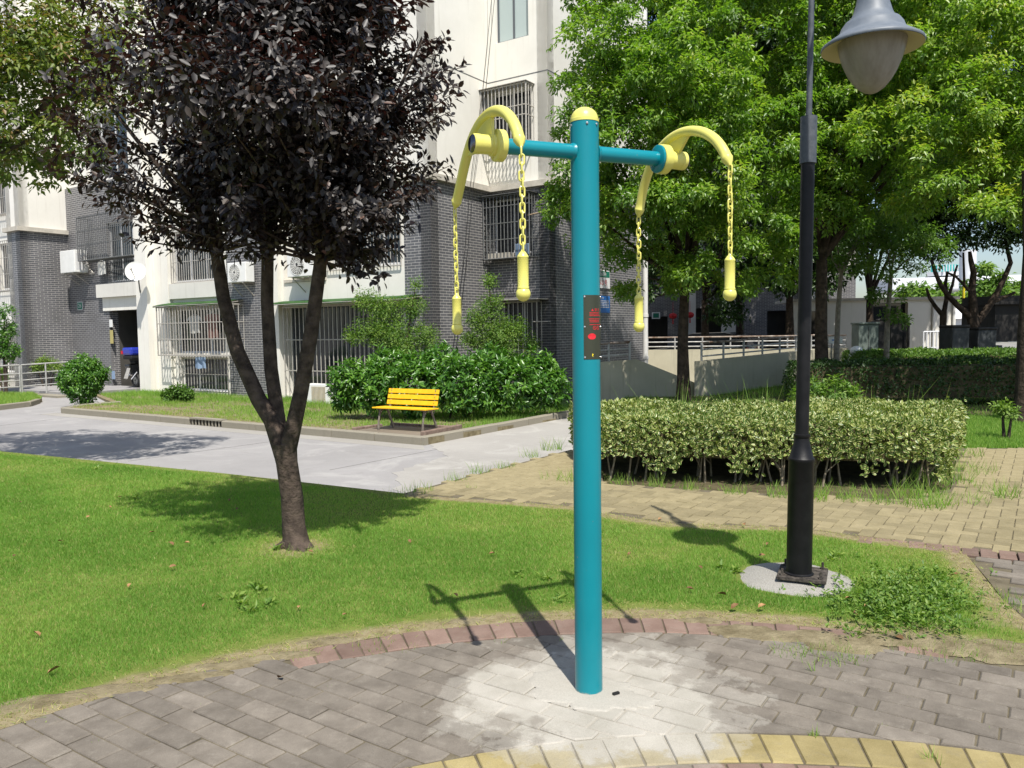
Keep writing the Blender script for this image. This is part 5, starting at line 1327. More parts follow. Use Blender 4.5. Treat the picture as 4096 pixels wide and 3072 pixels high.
tree('camphor_tree', 'green tree whose dark straight trunk shows just right of the lamp post', (6.5, 16.6, -0.06), [(6.5, 16.6, .4), (6.46, 16.6, 1.4), (6.46, 16.6, 2.9)], T2B, 3300, 8, .105, .046, MAT['lf_camphor'], MAT['bark2'], 'leafy green trees', rt=.15, tint=(.0, 1.0))
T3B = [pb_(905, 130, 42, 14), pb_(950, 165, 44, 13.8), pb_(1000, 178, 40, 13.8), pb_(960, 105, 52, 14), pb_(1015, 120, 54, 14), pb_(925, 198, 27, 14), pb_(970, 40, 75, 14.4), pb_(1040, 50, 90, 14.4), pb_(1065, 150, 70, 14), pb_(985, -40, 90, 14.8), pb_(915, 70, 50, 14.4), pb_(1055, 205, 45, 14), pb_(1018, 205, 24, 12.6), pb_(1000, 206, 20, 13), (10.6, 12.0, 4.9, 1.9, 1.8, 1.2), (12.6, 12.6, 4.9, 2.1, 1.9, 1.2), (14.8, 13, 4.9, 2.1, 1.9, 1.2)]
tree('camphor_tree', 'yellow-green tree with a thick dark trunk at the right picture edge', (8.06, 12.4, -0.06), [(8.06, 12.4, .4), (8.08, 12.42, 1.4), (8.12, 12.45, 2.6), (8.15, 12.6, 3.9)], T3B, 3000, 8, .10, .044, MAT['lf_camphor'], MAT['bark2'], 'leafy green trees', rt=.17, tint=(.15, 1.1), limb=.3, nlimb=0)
# tree at the far left, outside the frame but for its crown
TLB = [(-5.5, 9.7, 4.0, .8, .8, .85), (-5.0, 9.9, 5.0, .8, .9, .8), (-6.9, 10.0, 4.6, 1.6, 1.7, 1.3), (-6.1, 10.0, 4.2, .9, 1.0, .9), (-6.3, 9.9, 5.2, 1.2, 1.2, 1.0), (-7.7, 10.1, 4.0, 1.3, 1.3, 1.0), (-5.9, 10.1, 5.3, .8, .9, .7), (-7.4, 10.1, 5.8, 1.4, 1.4, 1.0)]
tree('young_tree', 'mottled olive green crown filling the upper left picture corner', (-7.35, 10.2, -0.02), [(-7.35, 10.2, .5), (-7.3, 10.2, 1.6), (-7.2, 10.1, 3.2)], TLB, 1500, 8, .085, .04, MAT['lf_olive'], MAT['bark'], rt=.11, tint=(.2, 1.3), shoots=16)
# dark multi-limbed tree in the distance
t4 = thing('forked_tree', 'dark tree of several spreading bare limbs before the distant teal building', 'tree', (14.0, 24.5, -0.06), 'dark forked trees')
def pxtube(m, pts, Y, r0, r1, seg=8):
    m.tube([tuple(YP((3600 + x / 2.37) / 4, (900 + y / 2.37) / 4, Y)) for x, y in pts], list(np.linspace(r0, r1, len(pts))), seg, wob=.05)
m = MB()
m.tube([tuple(YP(976, 352, 24.5))[:2] + (-0.1,), tuple(YP(976, 340, 24.5))], .2, 10)
pxtube(m, [(705, 1150), (705, 1000), (690, 880)], 24.5, .19, .17)
pxtube(m, [(690, 900), (620, 830), (520, 740), (450, 660), (380, 560), (330, 440), (300, 330)], 24.5, .11, .05)
pxtube(m, [(700, 900), (690, 760), (680, 600), (700, 450), (670, 330), (660, 250)], 24.5, .15, .05)
pxtube(m, [(730, 920), (830, 790), (920, 650), (990, 500), (1050, 360), (1010, 200), (990, 80)], 24.5, .12, .04)
pxtube(m, [(880, 730), (980, 690), (1090, 640)], 24.5, .06, .04)
pxtube(m, [(650, 620), (600, 560), (520, 480), (440, 450)], 24.5, .05, .03); pxtube(m, [(470, 650), (500, 560), (520, 450), (545, 380)], 24.5, .05, .03); pxtube(m, [(610, 570), (605, 400), (600, 260)], 24.5, .04, .03)
m.build('trunk', MAT['bark2'], t4, smooth=True, sharp=80)
FB4 = [pb_(905, 240, 18, 24.8), pb_(930, 246, 16, 24.6), pb_(950, 238, 19, 24.6), pb_(972, 234, 18, 24.5), pb_(995, 233, 20, 24.5), pb_(1013, 240, 15, 24.5), pb_(938, 258, 9, 24.6), pb_(1015, 222, 20, 24.4), pb_(935, 222, 15, 24.5), pb_(955, 214, 15, 24.5), pb_(976, 212, 15, 24.5), pb_(1000, 214, 15, 24.5), pb_(918, 228, 14, 24.5), pb_(985, 196, 24, 24.5), pb_(1010, 206, 20, 24.5), pb_(963, 206, 16, 24.5), (12.3, 21.5, 6.7, 2.4, 2.2, 1.3), (15.5, 21.8, 6.6, 2.6, 2.2, 1.3), (18.5, 23, 6.4, 2.6, 2.2, 1.4), pb_(915, 195, 32, 24.5), pb_(940, 178, 34, 24.5), pb_(975, 178, 30, 24.5), pb_(1005, 168, 34, 24.5), pb_(990, 128, 46, 24.5), pb_(940, 130, 46, 24.5), pb_(1018, 200, 22, 24.5), pb_(948, 212, 16, 24.5)]
C, S0, r, idx = blob_points(FB4, 5200, .4); P, D, N, ci = sprays(C, S0, 10, .2, .9, .4)
leaf_object('crown', P, D, N, RNG.uniform(.1, .17, len(P)), RNG.uniform(.05, .075, len(P)), RNG.uniform(0, .8, len(P)), MAT['lf_dark'], t4)
t5 = thing('forked_tree', 'slimmer dark tree with a low fork left of the spreading one', 'tree', (13.4, 25.0, -0.06), 'dark forked trees')
m = MB(); b5 = YP(943, 352, 25.0); m.tube([(b5[0], b5[1], -.1), tuple(YP(943, 336, 25))], .12, 9); pxtube(m, [(405, 1140), (408, 950), (410, 820)], 25, .11, .1)
pxtube(m, [(400, 850), (340, 780), (280, 690), (250, 600)], 25, .08, .04); pxtube(m, [(415, 840), (440, 700), (430, 560), (450, 440)], 25, .08, .04)
m.build('trunk', MAT['bark2'], t5, smooth=True, sharp=80)
C, S0, r, idx = blob_points([pb_(925, 215, 26, 25.2), pb_(945, 185, 30, 25.2), pb_(915, 180, 30, 25.4)], 450, .4); P, D, N, ci = sprays(C, S0, 10, .2, .9, .4)
leaf_object('crown', P, D, N, RNG.uniform(.1, .17, len(P)), RNG.uniform(.05, .075, len(P)), RNG.uniform(0, .8, len(P)), MAT['lf_dark'], t5)
# two pale-stemmed young trees
for (px_, Yd, lab, bl) in ((838, 19.0, 'slender young tree with a pale mottled trunk beside the white sign', [(838, 215, 26), (860, 235, 28), (846, 255, 22), (880, 222, 26), (830, 245, 18)]),
                           (888, 19.3, 'slender young tree with a pale trunk rising from the lit hedge', [(900, 240, 30), (885, 265, 26), (915, 262, 24), (930, 240, 20), (880, 232, 22), (890, 290, 12), (890, 322, 8)])):
    b0 = YP(px_ - 2, 352, Yd); top = YP(px_ + 3, 275, Yd)
    tree('young_tree', lab, (b0[0], b0[1], -0.06), [tuple(YP(px_ - 1, 340, Yd)), tuple(YP(px_, 310, Yd)), tuple(top)], [pb_(x, y, r_, Yd) for x, y, r_ in bl], 420, 9, .10, .045, MAT['lf_light'], MAT['pale_bark'], 'pale-stemmed young trees', rt=.065, tint=(.1, 1.0), spread=.1, clump=.3, dens=3.2, shoots=10)
# backdrop trees behind
def far_tree(px_, Yd, bl, lab, rt=.16, n=1300, L=.2):
    b0 = YP(px_, 345, Yd); bb = [pb_(x, y, r_, Yd) for x, y, r_ in bl]
    tree('broadleaf_tree', lab, (b0[0], b0[1], -0.15), [(b0[0], b0[1], 1.0), (b0[0], b0[1] + .1, 2.6)], bb, n, 9, L, L * .45, MAT['lf_dark'], MAT['bark2'], 'trees behind the garage ramp', rt=rt, tint=(.0, .9), spread=.2, clump=.6, dens=1.0, shoots=14)
far_tree(644, 29, [(655, 285, 26), (680, 262, 36), (640, 262, 30), (700, 290, 20)], 'low dark tree behind the garage ramp in front of the car', n=700)
far_tree(705, 30, [(720, 240, 46), (690, 215, 50), (745, 280, 28), (770, 250, 40), (735, 190, 60), (720, 310, 12)], 'dark tree standing over the black parked car', n=1500)
far_tree(790, 28, [(790, 255, 44), (815, 225, 50), (780, 215, 50), (830, 270, 32), (770, 285, 26), (800, 160, 70)], 'dark tree shading the end of the rusty ramp railing', n=1700)
far_tree(870, 31, [(870, 130, 90), (930, 60, 100), (850, 40, 100), (880, 215, 50), (820, 100, 80), (960, 110, 60)], 'tall tree filling the gap behind the two young trees', n=2600, L=.24)
far_tree(740, 33, [(740, 60, 110), (800, 20, 110), (700, 130, 80), (780, 130, 90), (660, 40, 70)], 'tall tree rising behind the bright camphor crown', n=2400, L=.24)

# ================================================================== HEDGES AND SHRUBS
def hedge(name, label, quad, z0, z1, n, L, Wd, mat, tint=(0, 1), stems=0, group=None, noise=.05, corem=None):
    c = np.mean(quad, 0); t = thing(name, label, 'hedge', (c[0], c[1], 0), group)
    q = np.array(quad, float); e = [(q[i], q[(i + 1) % 4]) for i in range(4)]
    lens = np.array([np.linalg.norm(b_ - a) for a, b_ in e]); H = z1 - z0
    area_top = poly_area(quad); wts = np.r_[lens * H, area_top]; wts = wts / wts.sum()
    pick = RNG.choice(5, n, p=wts); P = np.zeros((n, 3)); Nn = np.zeros((n, 3))
    for s in range(4):
        k = pick == s; m_ = k.sum(); a, b_ = e[s]; d = (b_ - a) / lens[s]; nn = np.array([d[1], -d[0]])
        if nn @ (a - c) < 0: nn = -nn
        u = RNG.uniform(0, 1, m_); zf = RNG.uniform(0, 1, m_)
        edge = .06 * np.clip((zf - .8) / .2, 0, 1)
        P[k] = np.c_[a + np.outer(u, b_ - a) - np.outer(edge + np.abs(RNG.normal(0, noise, m_)) - noise, nn), z0 + H * zf]
        Nn[k] = [nn[0], nn[1], .25]
    k = pick == 4; m_ = k.sum(); uu = RNG.uniform(0, 1, (m_, 2))
    top = (q[0] * ((1 - uu[:, :1]) * (1 - uu[:, 1:])) + q[1] * (uu[:, :1] * (1 - uu[:, 1:])) + q[2] * (uu[:, :1] * uu[:, 1:]) + q[3] * ((1 - uu[:, :1]) * uu[:, 1:]))
    P[k] = np.c_[top, z1 + .03 * (vnoise(top, 2.2, 9) - .5) * 2 - np.abs(RNG.normal(0, noise, m_))]; Nn[k] = [0, 0, 1]
    lump = (vnoise(P[:, :2] * 1.0 + P[:, 2:] * .7, 3.0, 12) - .5) * .12
    P += Nn * lump[:, None]
    rag = (P[:, 2] < z0 + .16) & (vnoise(P[:, :2], 4.5, 15) + RNG.uniform(-.15, .15, n) < .52)      # ragged lower edge
    P[rag, 2] += RNG.uniform(.1, H * .8, rag.sum())
    Nn = unit(Nn + RNG.normal(0, .45, (n, 3)))
    D = unit(np.cross(Nn, rand_unit(n)) + Nn * .45 + [0, 0, .25])
    ti = tint[0] + (tint[1] - tint[0]) * np.clip(RNG.beta(2, 2, n) * .8 + .35 * (vnoise(P[:, :2] + P[:, 2:], 2.0, 14) - .3), 0, 1)
    leaf_object('foliage', P, D, Nn, RNG.uniform(.7, 1.25, n) * L, RNG.uniform(.8, 1.2, n) * Wd, ti, mat, t, six=True, fold=.12, curl=.1)
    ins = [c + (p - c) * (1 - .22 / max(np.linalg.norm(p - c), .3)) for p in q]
    MB().prism([(p[0], p[1], z0 + .12) for p in ins], (0, 0, H - .22)).build('dark_core', corem or MAT['dark_soil'], t)  # solid dark box added inside the hedge to block light between leaves
    if stems:
        m = MB()
        for i in range(stems):
            a, b_ = e[0]; u = random.uniform(.02, .98); p = a + (b_ - a) * u; inn = (c - (a + b_) / 2); inn = inn / np.linalg.norm(inn)
            p = p + inn * random.uniform(.06, .5); t2 = p + np.array([random.uniform(-.12, .12), random.uniform(-.05, .05)])
            m.tube([(p[0], p[1], -.04), (*(p * .6 + t2 * .4), .1), (*t2, z0 + .25)], [.013, .010, .006], 5, wob=.1)
            if random.random() < .6: m.tube([(*(p * .6 + t2 * .4), .1), (t2[0] + random.uniform(-.2, .2), t2[1], z0 + .2)], [.007, .004], 4)
        tag(m.build('stems', MAT['twig'], t), kind='stuff')
    return t
hedge('clipped_hedge', 'low clipped hedge of cream-edged leaves beside the yellow walkway', [(0.86, 7.98), (3.98, 7.28), (5.35, 9.45), (0.74, 9.85)], .10, .60, 33000, .052, .029, MAT['lf_varieg'], (.0, 1.0), 34)
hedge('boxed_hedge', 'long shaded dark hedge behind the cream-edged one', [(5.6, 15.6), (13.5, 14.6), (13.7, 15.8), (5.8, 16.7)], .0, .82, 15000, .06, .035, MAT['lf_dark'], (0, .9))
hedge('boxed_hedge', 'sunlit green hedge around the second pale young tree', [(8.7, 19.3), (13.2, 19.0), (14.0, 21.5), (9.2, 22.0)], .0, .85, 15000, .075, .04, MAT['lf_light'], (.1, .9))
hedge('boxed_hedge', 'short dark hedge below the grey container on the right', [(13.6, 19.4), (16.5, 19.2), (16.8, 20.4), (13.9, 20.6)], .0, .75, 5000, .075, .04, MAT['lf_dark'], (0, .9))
q_ = [B(17.4, -4.9, 0)[:2], B(23, -4.9, 0)[:2], B(23, -4.2, 0)[:2], B(17.4, -4.2, 0)[:2]]
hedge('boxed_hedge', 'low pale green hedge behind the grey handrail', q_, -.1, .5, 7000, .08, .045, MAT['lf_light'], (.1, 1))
def bush(name, label, blobs, n, k, L, Wd, mat, tint=(0, 1), shell=.5, up=.3, spread=.1, droop=.1, cat='shrub', group=None, six=False, stems=5):
    bs = np.array(blobs); c = bs[:, :3].mean(0); zb = min(b_[2] - b_[5] for b_ in blobs)
    gz = min(zb, -0.1) if zb < .6 else -.1
    t = thing(name, label, cat, (c[0], c[1], -0.2), group)
    C, S0, r, idx = blob_points(blobs, n, shell); S0 = unit(S0 + [0, 0, up])
    P, D, N, ci = sprays(C, S0, k, spread, .7, droop)
    ti = tint[0] + (tint[1] - tint[0]) * np.clip(.1 + .5 * RNG.uniform(0, 1, len(P)) + (.45 * RNG.uniform(0, 1, len(C)))[ci], 0, 1)
    leaf_object('foliage', P, D, N, RNG.uniform(.7, 1.2, len(P)) * L, RNG.uniform(.8, 1.2, len(P)) * Wd, ti, mat, t, six=six)
    m = MB()
    for b_ in blobs[:stems]: m.tube([(c[0] + (b_[0] - c[0]) * .3, c[1] + (b_[1] - c[1]) * .3, -.3), ((c[0] + b_[0]) / 2, (c[1] + b_[1]) / 2, (b_[2] - .3) / 2), (b_[0], b_[1], b_[2])], [.03, .022, .01], 6)
    tag(m.build('stems', MAT['bark'], t), kind='stuff')
    return t
Yb = 15.6
bush('broad_leaved_shrub', 'large glossy green shrub mass behind the yellow bench', [pb_(350, 378, 20, Yb), pb_(372, 388, 30, Yb), pb_(415, 386, 33, Yb - .2), pb_(462, 386, 34, Yb - .2), pb_(510, 384, 32, Yb), pb_(548, 386, 24, Yb + .2), pb_(390, 366, 22, Yb + .4), pb_(440, 365, 24, Yb + .3), pb_(490, 366, 24, Yb + .3), pb_(535, 366, 20, Yb + .4), pb_(345, 395, 18, Yb)], 1500, 11, .125, .048, MAT['lf_shrub'], spread=.09, up=.5, six=True)
Yc = 17.4
bush('feathery_shrub', 'tall feathery light green shrub left of the hanging yellow handle', [pb_(372, 330, 20, Yc), pb_(398, 338, 26, Yc), pb_(412, 306, 15, Yc), pb_(416, 284, 8, Yc), pb_(385, 308, 16, Yc), pb_(365, 300, 14, Yc), pb_(425, 335, 16, Yc), pb_(352, 335, 10, Yc), pb_(405, 355, 26, Yc)], 1500, 10, .06, .024, MAT['lf_light'], spread=.13, up=1.0, shell=.2, group='feathery shrubs by the brick wall')
bush('feathery_shrub', 'feathery green shrub against the brick wall between two hanging handles', [pb_(495, 335, 24, Yc), pb_(492, 305, 14, Yc), pb_(489, 280, 8, Yc), pb_(478, 318, 14, Yc), pb_(515, 330, 15, Yc), pb_(500, 352, 24, Yc), pb_(530, 345, 10, Yc), pb_(471, 340, 12, Yc)], 1300, 10, .06, .024, MAT['lf_light'], spread=.13, up=1.0, shell=.2, group='feathery shrubs by the brick wall')
bush('ball_shrub', 'rounded clipped green shrub in front of the apartment entrance', [pb_(83, 379, 21, 20), pb_(74, 381, 14, 20), pb_(92, 377, 15, 20), pb_(84, 368, 15, 20), pb_(83, 392, 14, 20)], 900, 12, .075, .04, MAT['lf_shrub'], (.1, 1), spread=.06, up=.6, shell=.7)
bush('small_shrub', 'small greyish green bush at the foot of the entrance pillar', [pb_(178, 392, 8, 20.5), pb_(186, 394, 8, 20.5), pb_(170, 395, 7, 20.5)], 130, 10, .09, .05, MAT['lf_light'], (0, .5), spread=.08, up=.5)
bush('flowering_shrub', 'green bush with scattered blooms at the left picture edge', [pb_(2, 330, 14, 25), pb_(8, 350, 12, 25), pb_(-6, 345, 14, 25), pb_(4, 312, 9, 25)], 350, 10, .09, .045, MAT['lf_shrub'], (0, 1), spread=.1, up=.6)
bush('weedy_bush', 'leafy weed clump rising behind the cream-edged hedge', [pb_(812, 392, 14, 11.4), pb_(835, 390, 16, 11.4), pb_(850, 396, 12, 11.4), pb_(800, 398, 10, 11.3)], 170, 9, .075, .032, MAT['lf_light'], (0, .9), spread=.08, up=.7, shell=.3)
bush('weedy_bush', 'small leafy sapling on the grass right of the hedge', [pb_(1002, 408, 8, 10.6), pb_(1012, 412, 7, 10.5)], 50, 8, .06, .026, MAT['lf_light'], (.3, 1), spread=.07, up=.8, shell=.2)
bush('weedy_bush', 'yellowish weeds along the foot of the brick projection', [pb_(46, 363, 7, 27.2), pb_(36, 367, 6, 27.2), pb_(56, 366, 6, 27)], 130, 8, .12, .03, MAT['lf_light'], (.5, 1), spread=.12, up=.8, shell=.2)

# ================================================================== DRY LEAVES
def dry_leaf_mesh():
    V, T, Q, uv, ti = leaf_arrays(np.zeros((1, 3)), np.array([[1., 0, 0]]), np.array([[0, 0, 1.]]), .06, .036, [.5], True, .35, -.12)
    me = raw_mesh('dry_leaf', V - [.03, 0, -.006], None, Q, uv); me.materials.append(MAT['dry_leaf']); return me
DLM = dry_leaf_mesh()
spots = [(55, 677, 1.0), (171, 548, .9), (187, 547, .8), (152, 536, .7), (173, 571, .8), (36, 640, .9), (310, 556, .8), (120, 500, .7), (110, 510, .6), (238, 512, .8), (230, 503, .7), (492, 558, .8), (577, 585, .8), (588, 586, .7), (722, 600, 1.0), (735, 612, .9), (762, 560, .8), (762, 612, .9),
         (868, 612, 1.0), (850, 604, .9), (858, 618, .9), (768, 548, .7), (660, 520, .7), (700, 572, .7), (300, 612, .7), (280, 680, .8), (130, 590, .7), (205, 610, .6), (60, 545, .7), (15, 560, .7), (88, 520, .6), (345, 620, .6), (455, 600, .7), (630, 558, .7), (745, 528, .8), (640, 478, .6), (900, 640, .8), (955, 580, .9), (690, 594, .8), (20, 505, .6), (410, 545, .7), (530, 595, .7)]
for x, y, s in spots:
    p = G(x, y); o = bpy.data.objects.new('dry_leaf', DLM); COL.objects.link(o); OFF[o.name] = np.zeros(3)
    o.location = (p[0], p[1], .024 if in_poly(np.array([p[:2]]), LAWN)[0] else .004); o.rotation_euler = (random.uniform(-.5, .5), random.uniform(-.4, .4), random.uniform(0, 6.3)); o.scale = (s, s, s)
    tag(o, 'curled dry brown leaf fallen on the lawn or paving', 'leaf', 'fallen dry leaves')
o = MB().box((*G(616, 696)[:2], .012), (.03, .012, .008), Matrix.Rotation(.5, 3, 'Z')).build('plastic_scrap', MAT['black']); tag(o, 'small black plastic scrap on the cement by the teal post', 'litter')
o = MB().tube([tuple(G(x, y)[:2]) + (-.24 + .01 * (k % 2),) for k, (x, y) in enumerate(((118, 463), (124, 462), (130, 462.5), (136, 461)))], [.012, .022, .018, .008], 7).build('rag', MAT['black']); tag(o, 'twisted black rag lying on the concrete road', 'rag')

# ================================================================== FITTINGS ON THE BUILDING
def ac_unit(face, s, z, out, label, w_=.8, h_=.55, d_=.3, bracket=True, coil=False, fan=True):
    t = thing('air_conditioner', label, 'air conditioner', face.p(s, z, out), 'outdoor air conditioner units')
    m = MB(); fbox(m, face, s - w_ / 2, s + w_ / 2, z, z + h_, out, out + d_); m.build('casing', MAT['white_plastic'], t, bevel=.015)
    if coil:
        m = MB(); fbox(m, face, s - w_ * .36, s + w_ * .2, z + .06, z + h_ - .06, out + d_ + .001, out + d_ + .008); m.build('coil_panel', MAT['ac_coil'], t)
        m = MB()
        for k in range(12): fbox(m, face, s - w_ * .37 + k * w_ * .05, s - w_ * .37 + k * w_ * .05 + .006, z + .05, z + h_ - .05, out + d_ + .008, out + d_ + .014)
        m.build('guard_bars', MAT['white_plastic'], t)
        return t
    if not fan:
        m = MB(); fbox(m, face, s - w_ * .5 - .004, s - w_ * .5, z + .1, z + h_ - .1, out + .05, out + d_ - .05); m.build('side_panel', MAT['frame_white'], t)
        for q in (-.32, .32):
            m = MB(); m.tube([face.p(s + q * w_, z - .02, 0), face.p(s + q * w_, z - .02, out + d_)], .016, 5); m.tube([face.p(s + q * w_, z - .38, 0), face.p(s + q * w_, z - .03, out + d_ * .9)], .016, 5); m.build('bracket', MAT['grille'], t)
        return t
    fr = min(h_, w_) * .42; c = (s + w_ * .1, z + h_ / 2)
    m = MB(); n = 24
    m.add([face.p(*c, out + d_ + .001)] + [face.p(c[0] + fr * math.cos(2 * math.pi * k / n), c[1] + fr * math.sin(2 * math.pi * k / n), out + d_ + .002) for k in range(n)], [(0, 1 + k, 1 + (k + 1) % n) for k in range(n)]); m.build('fan_opening', MAT['ac_dark'], t)
    m = MB()
    for q in np.linspace(.2, 1, 6): ring_tube(m, [face.p(c[0] + fr * q * math.cos(a), c[1] + fr * q * math.sin(a), out + d_ + .012) for a in np.linspace(0, 2 * math.pi, 25)[:-1]], .0055, 4)
    for a in np.linspace(0, 2 * math.pi, 19)[:-1]: m.tube([face.p(c[0] + fr * .2 * math.cos(a), c[1] + fr * .2 * math.sin(a), out + d_ + .014), face.p(c[0] + fr * math.cos(a + .3), c[1] + fr * math.sin(a + .3), out + d_ + .012)], .005, 4)
    m.build('fan_guard', MAT['white_plastic'], t)
    if bracket:
        m = MB()
        for q in (-.32, .32):
            m.tube([face.p(s + q * w_, z - .02, 0), face.p(s + q * w_, z - .02, out + d_)], .016, 5); m.tube([face.p(s + q * w_, z - .38, 0), face.p(s + q * w_, z - .03, out + d_ * .9)], .016, 5)
        m.build('bracket', MAT['grille'], t)
    return t
ac_unit(FA, 4.05, 3.02, .1, 'air conditioner with a round fan grille in the second floor niche', .98, .62, .36)
ac_unit(FA, 6.75, 3.0, .08, 'air conditioner on a bracket half hidden by the purple crown')
t_ = ac_unit(FA, 15.5, 3.72, .1, 'white air conditioner sticking out beside the cage left of the entrance', .95, .75, .45, fan=False)
m = MB()
for k in range(3): m.tube([FA.p(15.0, 4.3 - .1 * k, .3), FA.p(14.85 - .04 * k, 4.1 - .1 * k, .2), FA.p(14.95, 3.85 - .08 * k, .12), FA.p(14.8, 3.7, .02)], .016, 6)
m.build('hose', MAT['grille'], t_)
ac_unit(FA, 3.05, -.3, .62, 'white air conditioner standing on the grass by the glossy shrub', .9, .56, .3, False, True)
# satellite dish
dc = np.array(FA.p(11.0, 3.5, .8)); da = Vector((0.22, -0.95, 0.22)).normalized()
dish = thing('satellite_dish', 'white round satellite dish beside the entrance pillar', 'satellite dish', tuple(FA.p(11.4, 3.0, .4)))
MB().lathe(tuple(dc), [(.001, -.015), (.1, -.008), (.2, .018), (.28, .047), (.30, .06), (.30, .067), (.28, .057), (.2, .03), (.1, .008), (.001, 0)], 30, axis=da, closed=False).build('reflector', MAT['white_plastic'], dish, smooth=True)
fx = Vector(tuple(dc)) + da * .36 + Vector((-.07, 0, -.02))
MB().tube([tuple(Vector(tuple(dc)) + Vector((0, 0, -.28))), tuple(fx)], .015, 6).build('feed_arm', MAT['grille'], dish); MB().lathe(tuple(fx), [(.03, -.04), (.04, .0), (.03, .05)], 10, axis=da).build('feed_horn', MAT['grille'], dish, smooth=True)
MB().tube([tuple(Vector(tuple(dc)) - da * .03), FA.p(11.3, 3.3, .55), FA.p(11.45, 2.9, .42)], .022, 7).build('mount', MAT['grille_dark'], dish)
# laundry on rails
def garment(face, s, z, out, w_, h_, mat, label, sleeves=True):
    n = 10; V = []; Fc = []
    for k in range(n + 1):
        f = k / n; s_ = s + w_ * (f - .5); o = out + .02 * math.sin(f * 12) + .012 * math.sin(f * 31)
        V += [face.p(s_, z - .02 * abs(f - .5), o), face.p(s_, z - h_ * .5, o * 1.0 + .015 * math.sin(f * 9)), face.p(s + w_ * 1.06 * (f - .5), z - h_ + .015 * math.sin(f * 7), o)]
    for k in range(n):
        for j in range(2): Fc.append((k * 3 + j, k * 3 + j + 1, k * 3 + j + 4, k * 3 + j + 3))
    t = thing('hanging_shirt', label, 'shirt', face.p(s, z - h_, out), 'laundry drying in the window cages')
    m = MB().add(V, Fc)
    if sleeves:
        for sg in (-1, 1): m.add([face.p(s + sg * w_ * .5, z, out), face.p(s + sg * w_ * .5, z - h_ * .22, out + .01), face.p(s + sg * w_ * .72, z - h_ * .33, out + .02), face.p(s + sg * w_ * .78, z - h_ * .2, out)], [(0, 1, 2, 3)])
    o = m.build('cloth', mat, t); md = o.modifiers.new('solid', 'SOLIDIFY'); md.thickness = .006
    mh = MB(); mh.tube([face.p(s - w_ * .4, z - .01, out), face.p(s, z + .05, out), face.p(s + w_ * .4, z - .01, out)], .006, 5); mh.tube([face.p(s, z + .05, out), face.p(s, z + .14, out)], .005, 5); mh.build('hanger', MAT['white_plastic'], t)
garment(FA, 8.95, 2.12, .25, .46, .52, MAT['cloth_white'], 'pale shirt hanging in the drying cage beside the entrance')
garment(FA, 8.1, 2.15, .25, .48, .7, MAT['cloth_rose'], 'brownish pink shirt hanging in the drying cage by the forked trunk')
garment(FA, 8.5, .9, .42, .5, .34, MAT['cloth_blue'], 'light blue garment drooping below the drying cage', False)
garment(FW, .55, 4.7, .18, .6, 1.1, MAT['cloth_rose'], 'mauve garment behind the bars at the left picture edge', False)
garment(FA, 14.0, 4.02, .2, .5, .42, MAT['cloth_white'], 'white cloth hanging under the big cage over the entrance', False)
# house number plate
t = thing('number_plate', 'small green house number plate on the brick left of the entrance', 'sign', FA.p(15.85, 2.45, .01))
m = MB(); fbox(m, FA, 15.68, 16.02, 2.48, 2.76, .002, .016); m.build('panel', MAT['white_sign'], t)
m = MB(); fbox(m, FA, 15.70, 16.00, 2.5, 2.74, .016, .019); m.build('field', MAT['green_sign'], t)
def face_text(face, s, z, off, size, body, mat, par, name='lettering'):
    V, Fc = rails_text(body, size); MB().add([face.p(s + (-x if face is FA else x), z + y, off) for x, y, _ in V], Fc).build(name, mat, par)
face_text(FA, 15.85, 2.62, .021, .2, '26', MAT['white_sign'], t)
# signs on the gable
t = thing('street_sign', 'green and white street name sign on the gable brick', 'sign', FD.p(2.6, 2.69, .01))
m = MB(); fbox(m, FD, 1.95, 3.25, 2.68, 3.18, .003, .03); m.build('panel', MAT['white_sign'], t, bevel=.008)
m = MB(); fbox(m, FD, 1.97, 3.22, 2.99, 3.16, .03, .034); m.build('header', MAT['green_sign'], t)
face_text(FD, 2.72, 3.075, .037, .15, '\u5b9d\u8def68\u5f04', MAT['white_sign'], t); face_text(FD, 2.62, 2.83, .033, .17, '11\u53f726-27\u53f7', MAT['red_print'], t)
t = thing('notice_sign', 'blue notice board with white print on the gable brick', 'sign', FD.p(2.8, 2.0, .01))
m = MB(); fbox(m, FD, 2.2, 3.25, 2.0, 2.47, .003, .025); m.build('panel', MAT['blue_sign'], t, bevel=.008)
face_text(FD, 2.75, 2.405, .028, .07, '\u516c\u793a\u724c', MAT['white_sign'], t)
m = MB(); rr = random.Random(9)
for row in range(6):
    s = 2.26 + (.05 if row == 0 else 0); e = 3.19 if row < 5 else 2.6
    while s < e:
        l = rr.uniform(.03, .05); z = 2.335 - row * .045; fbox(m, FD, s, min(s + l, e), z - .012, z + .012, .026, .0275); s += l + .012
m.build('fine_print', MAT['white_sign'], t)
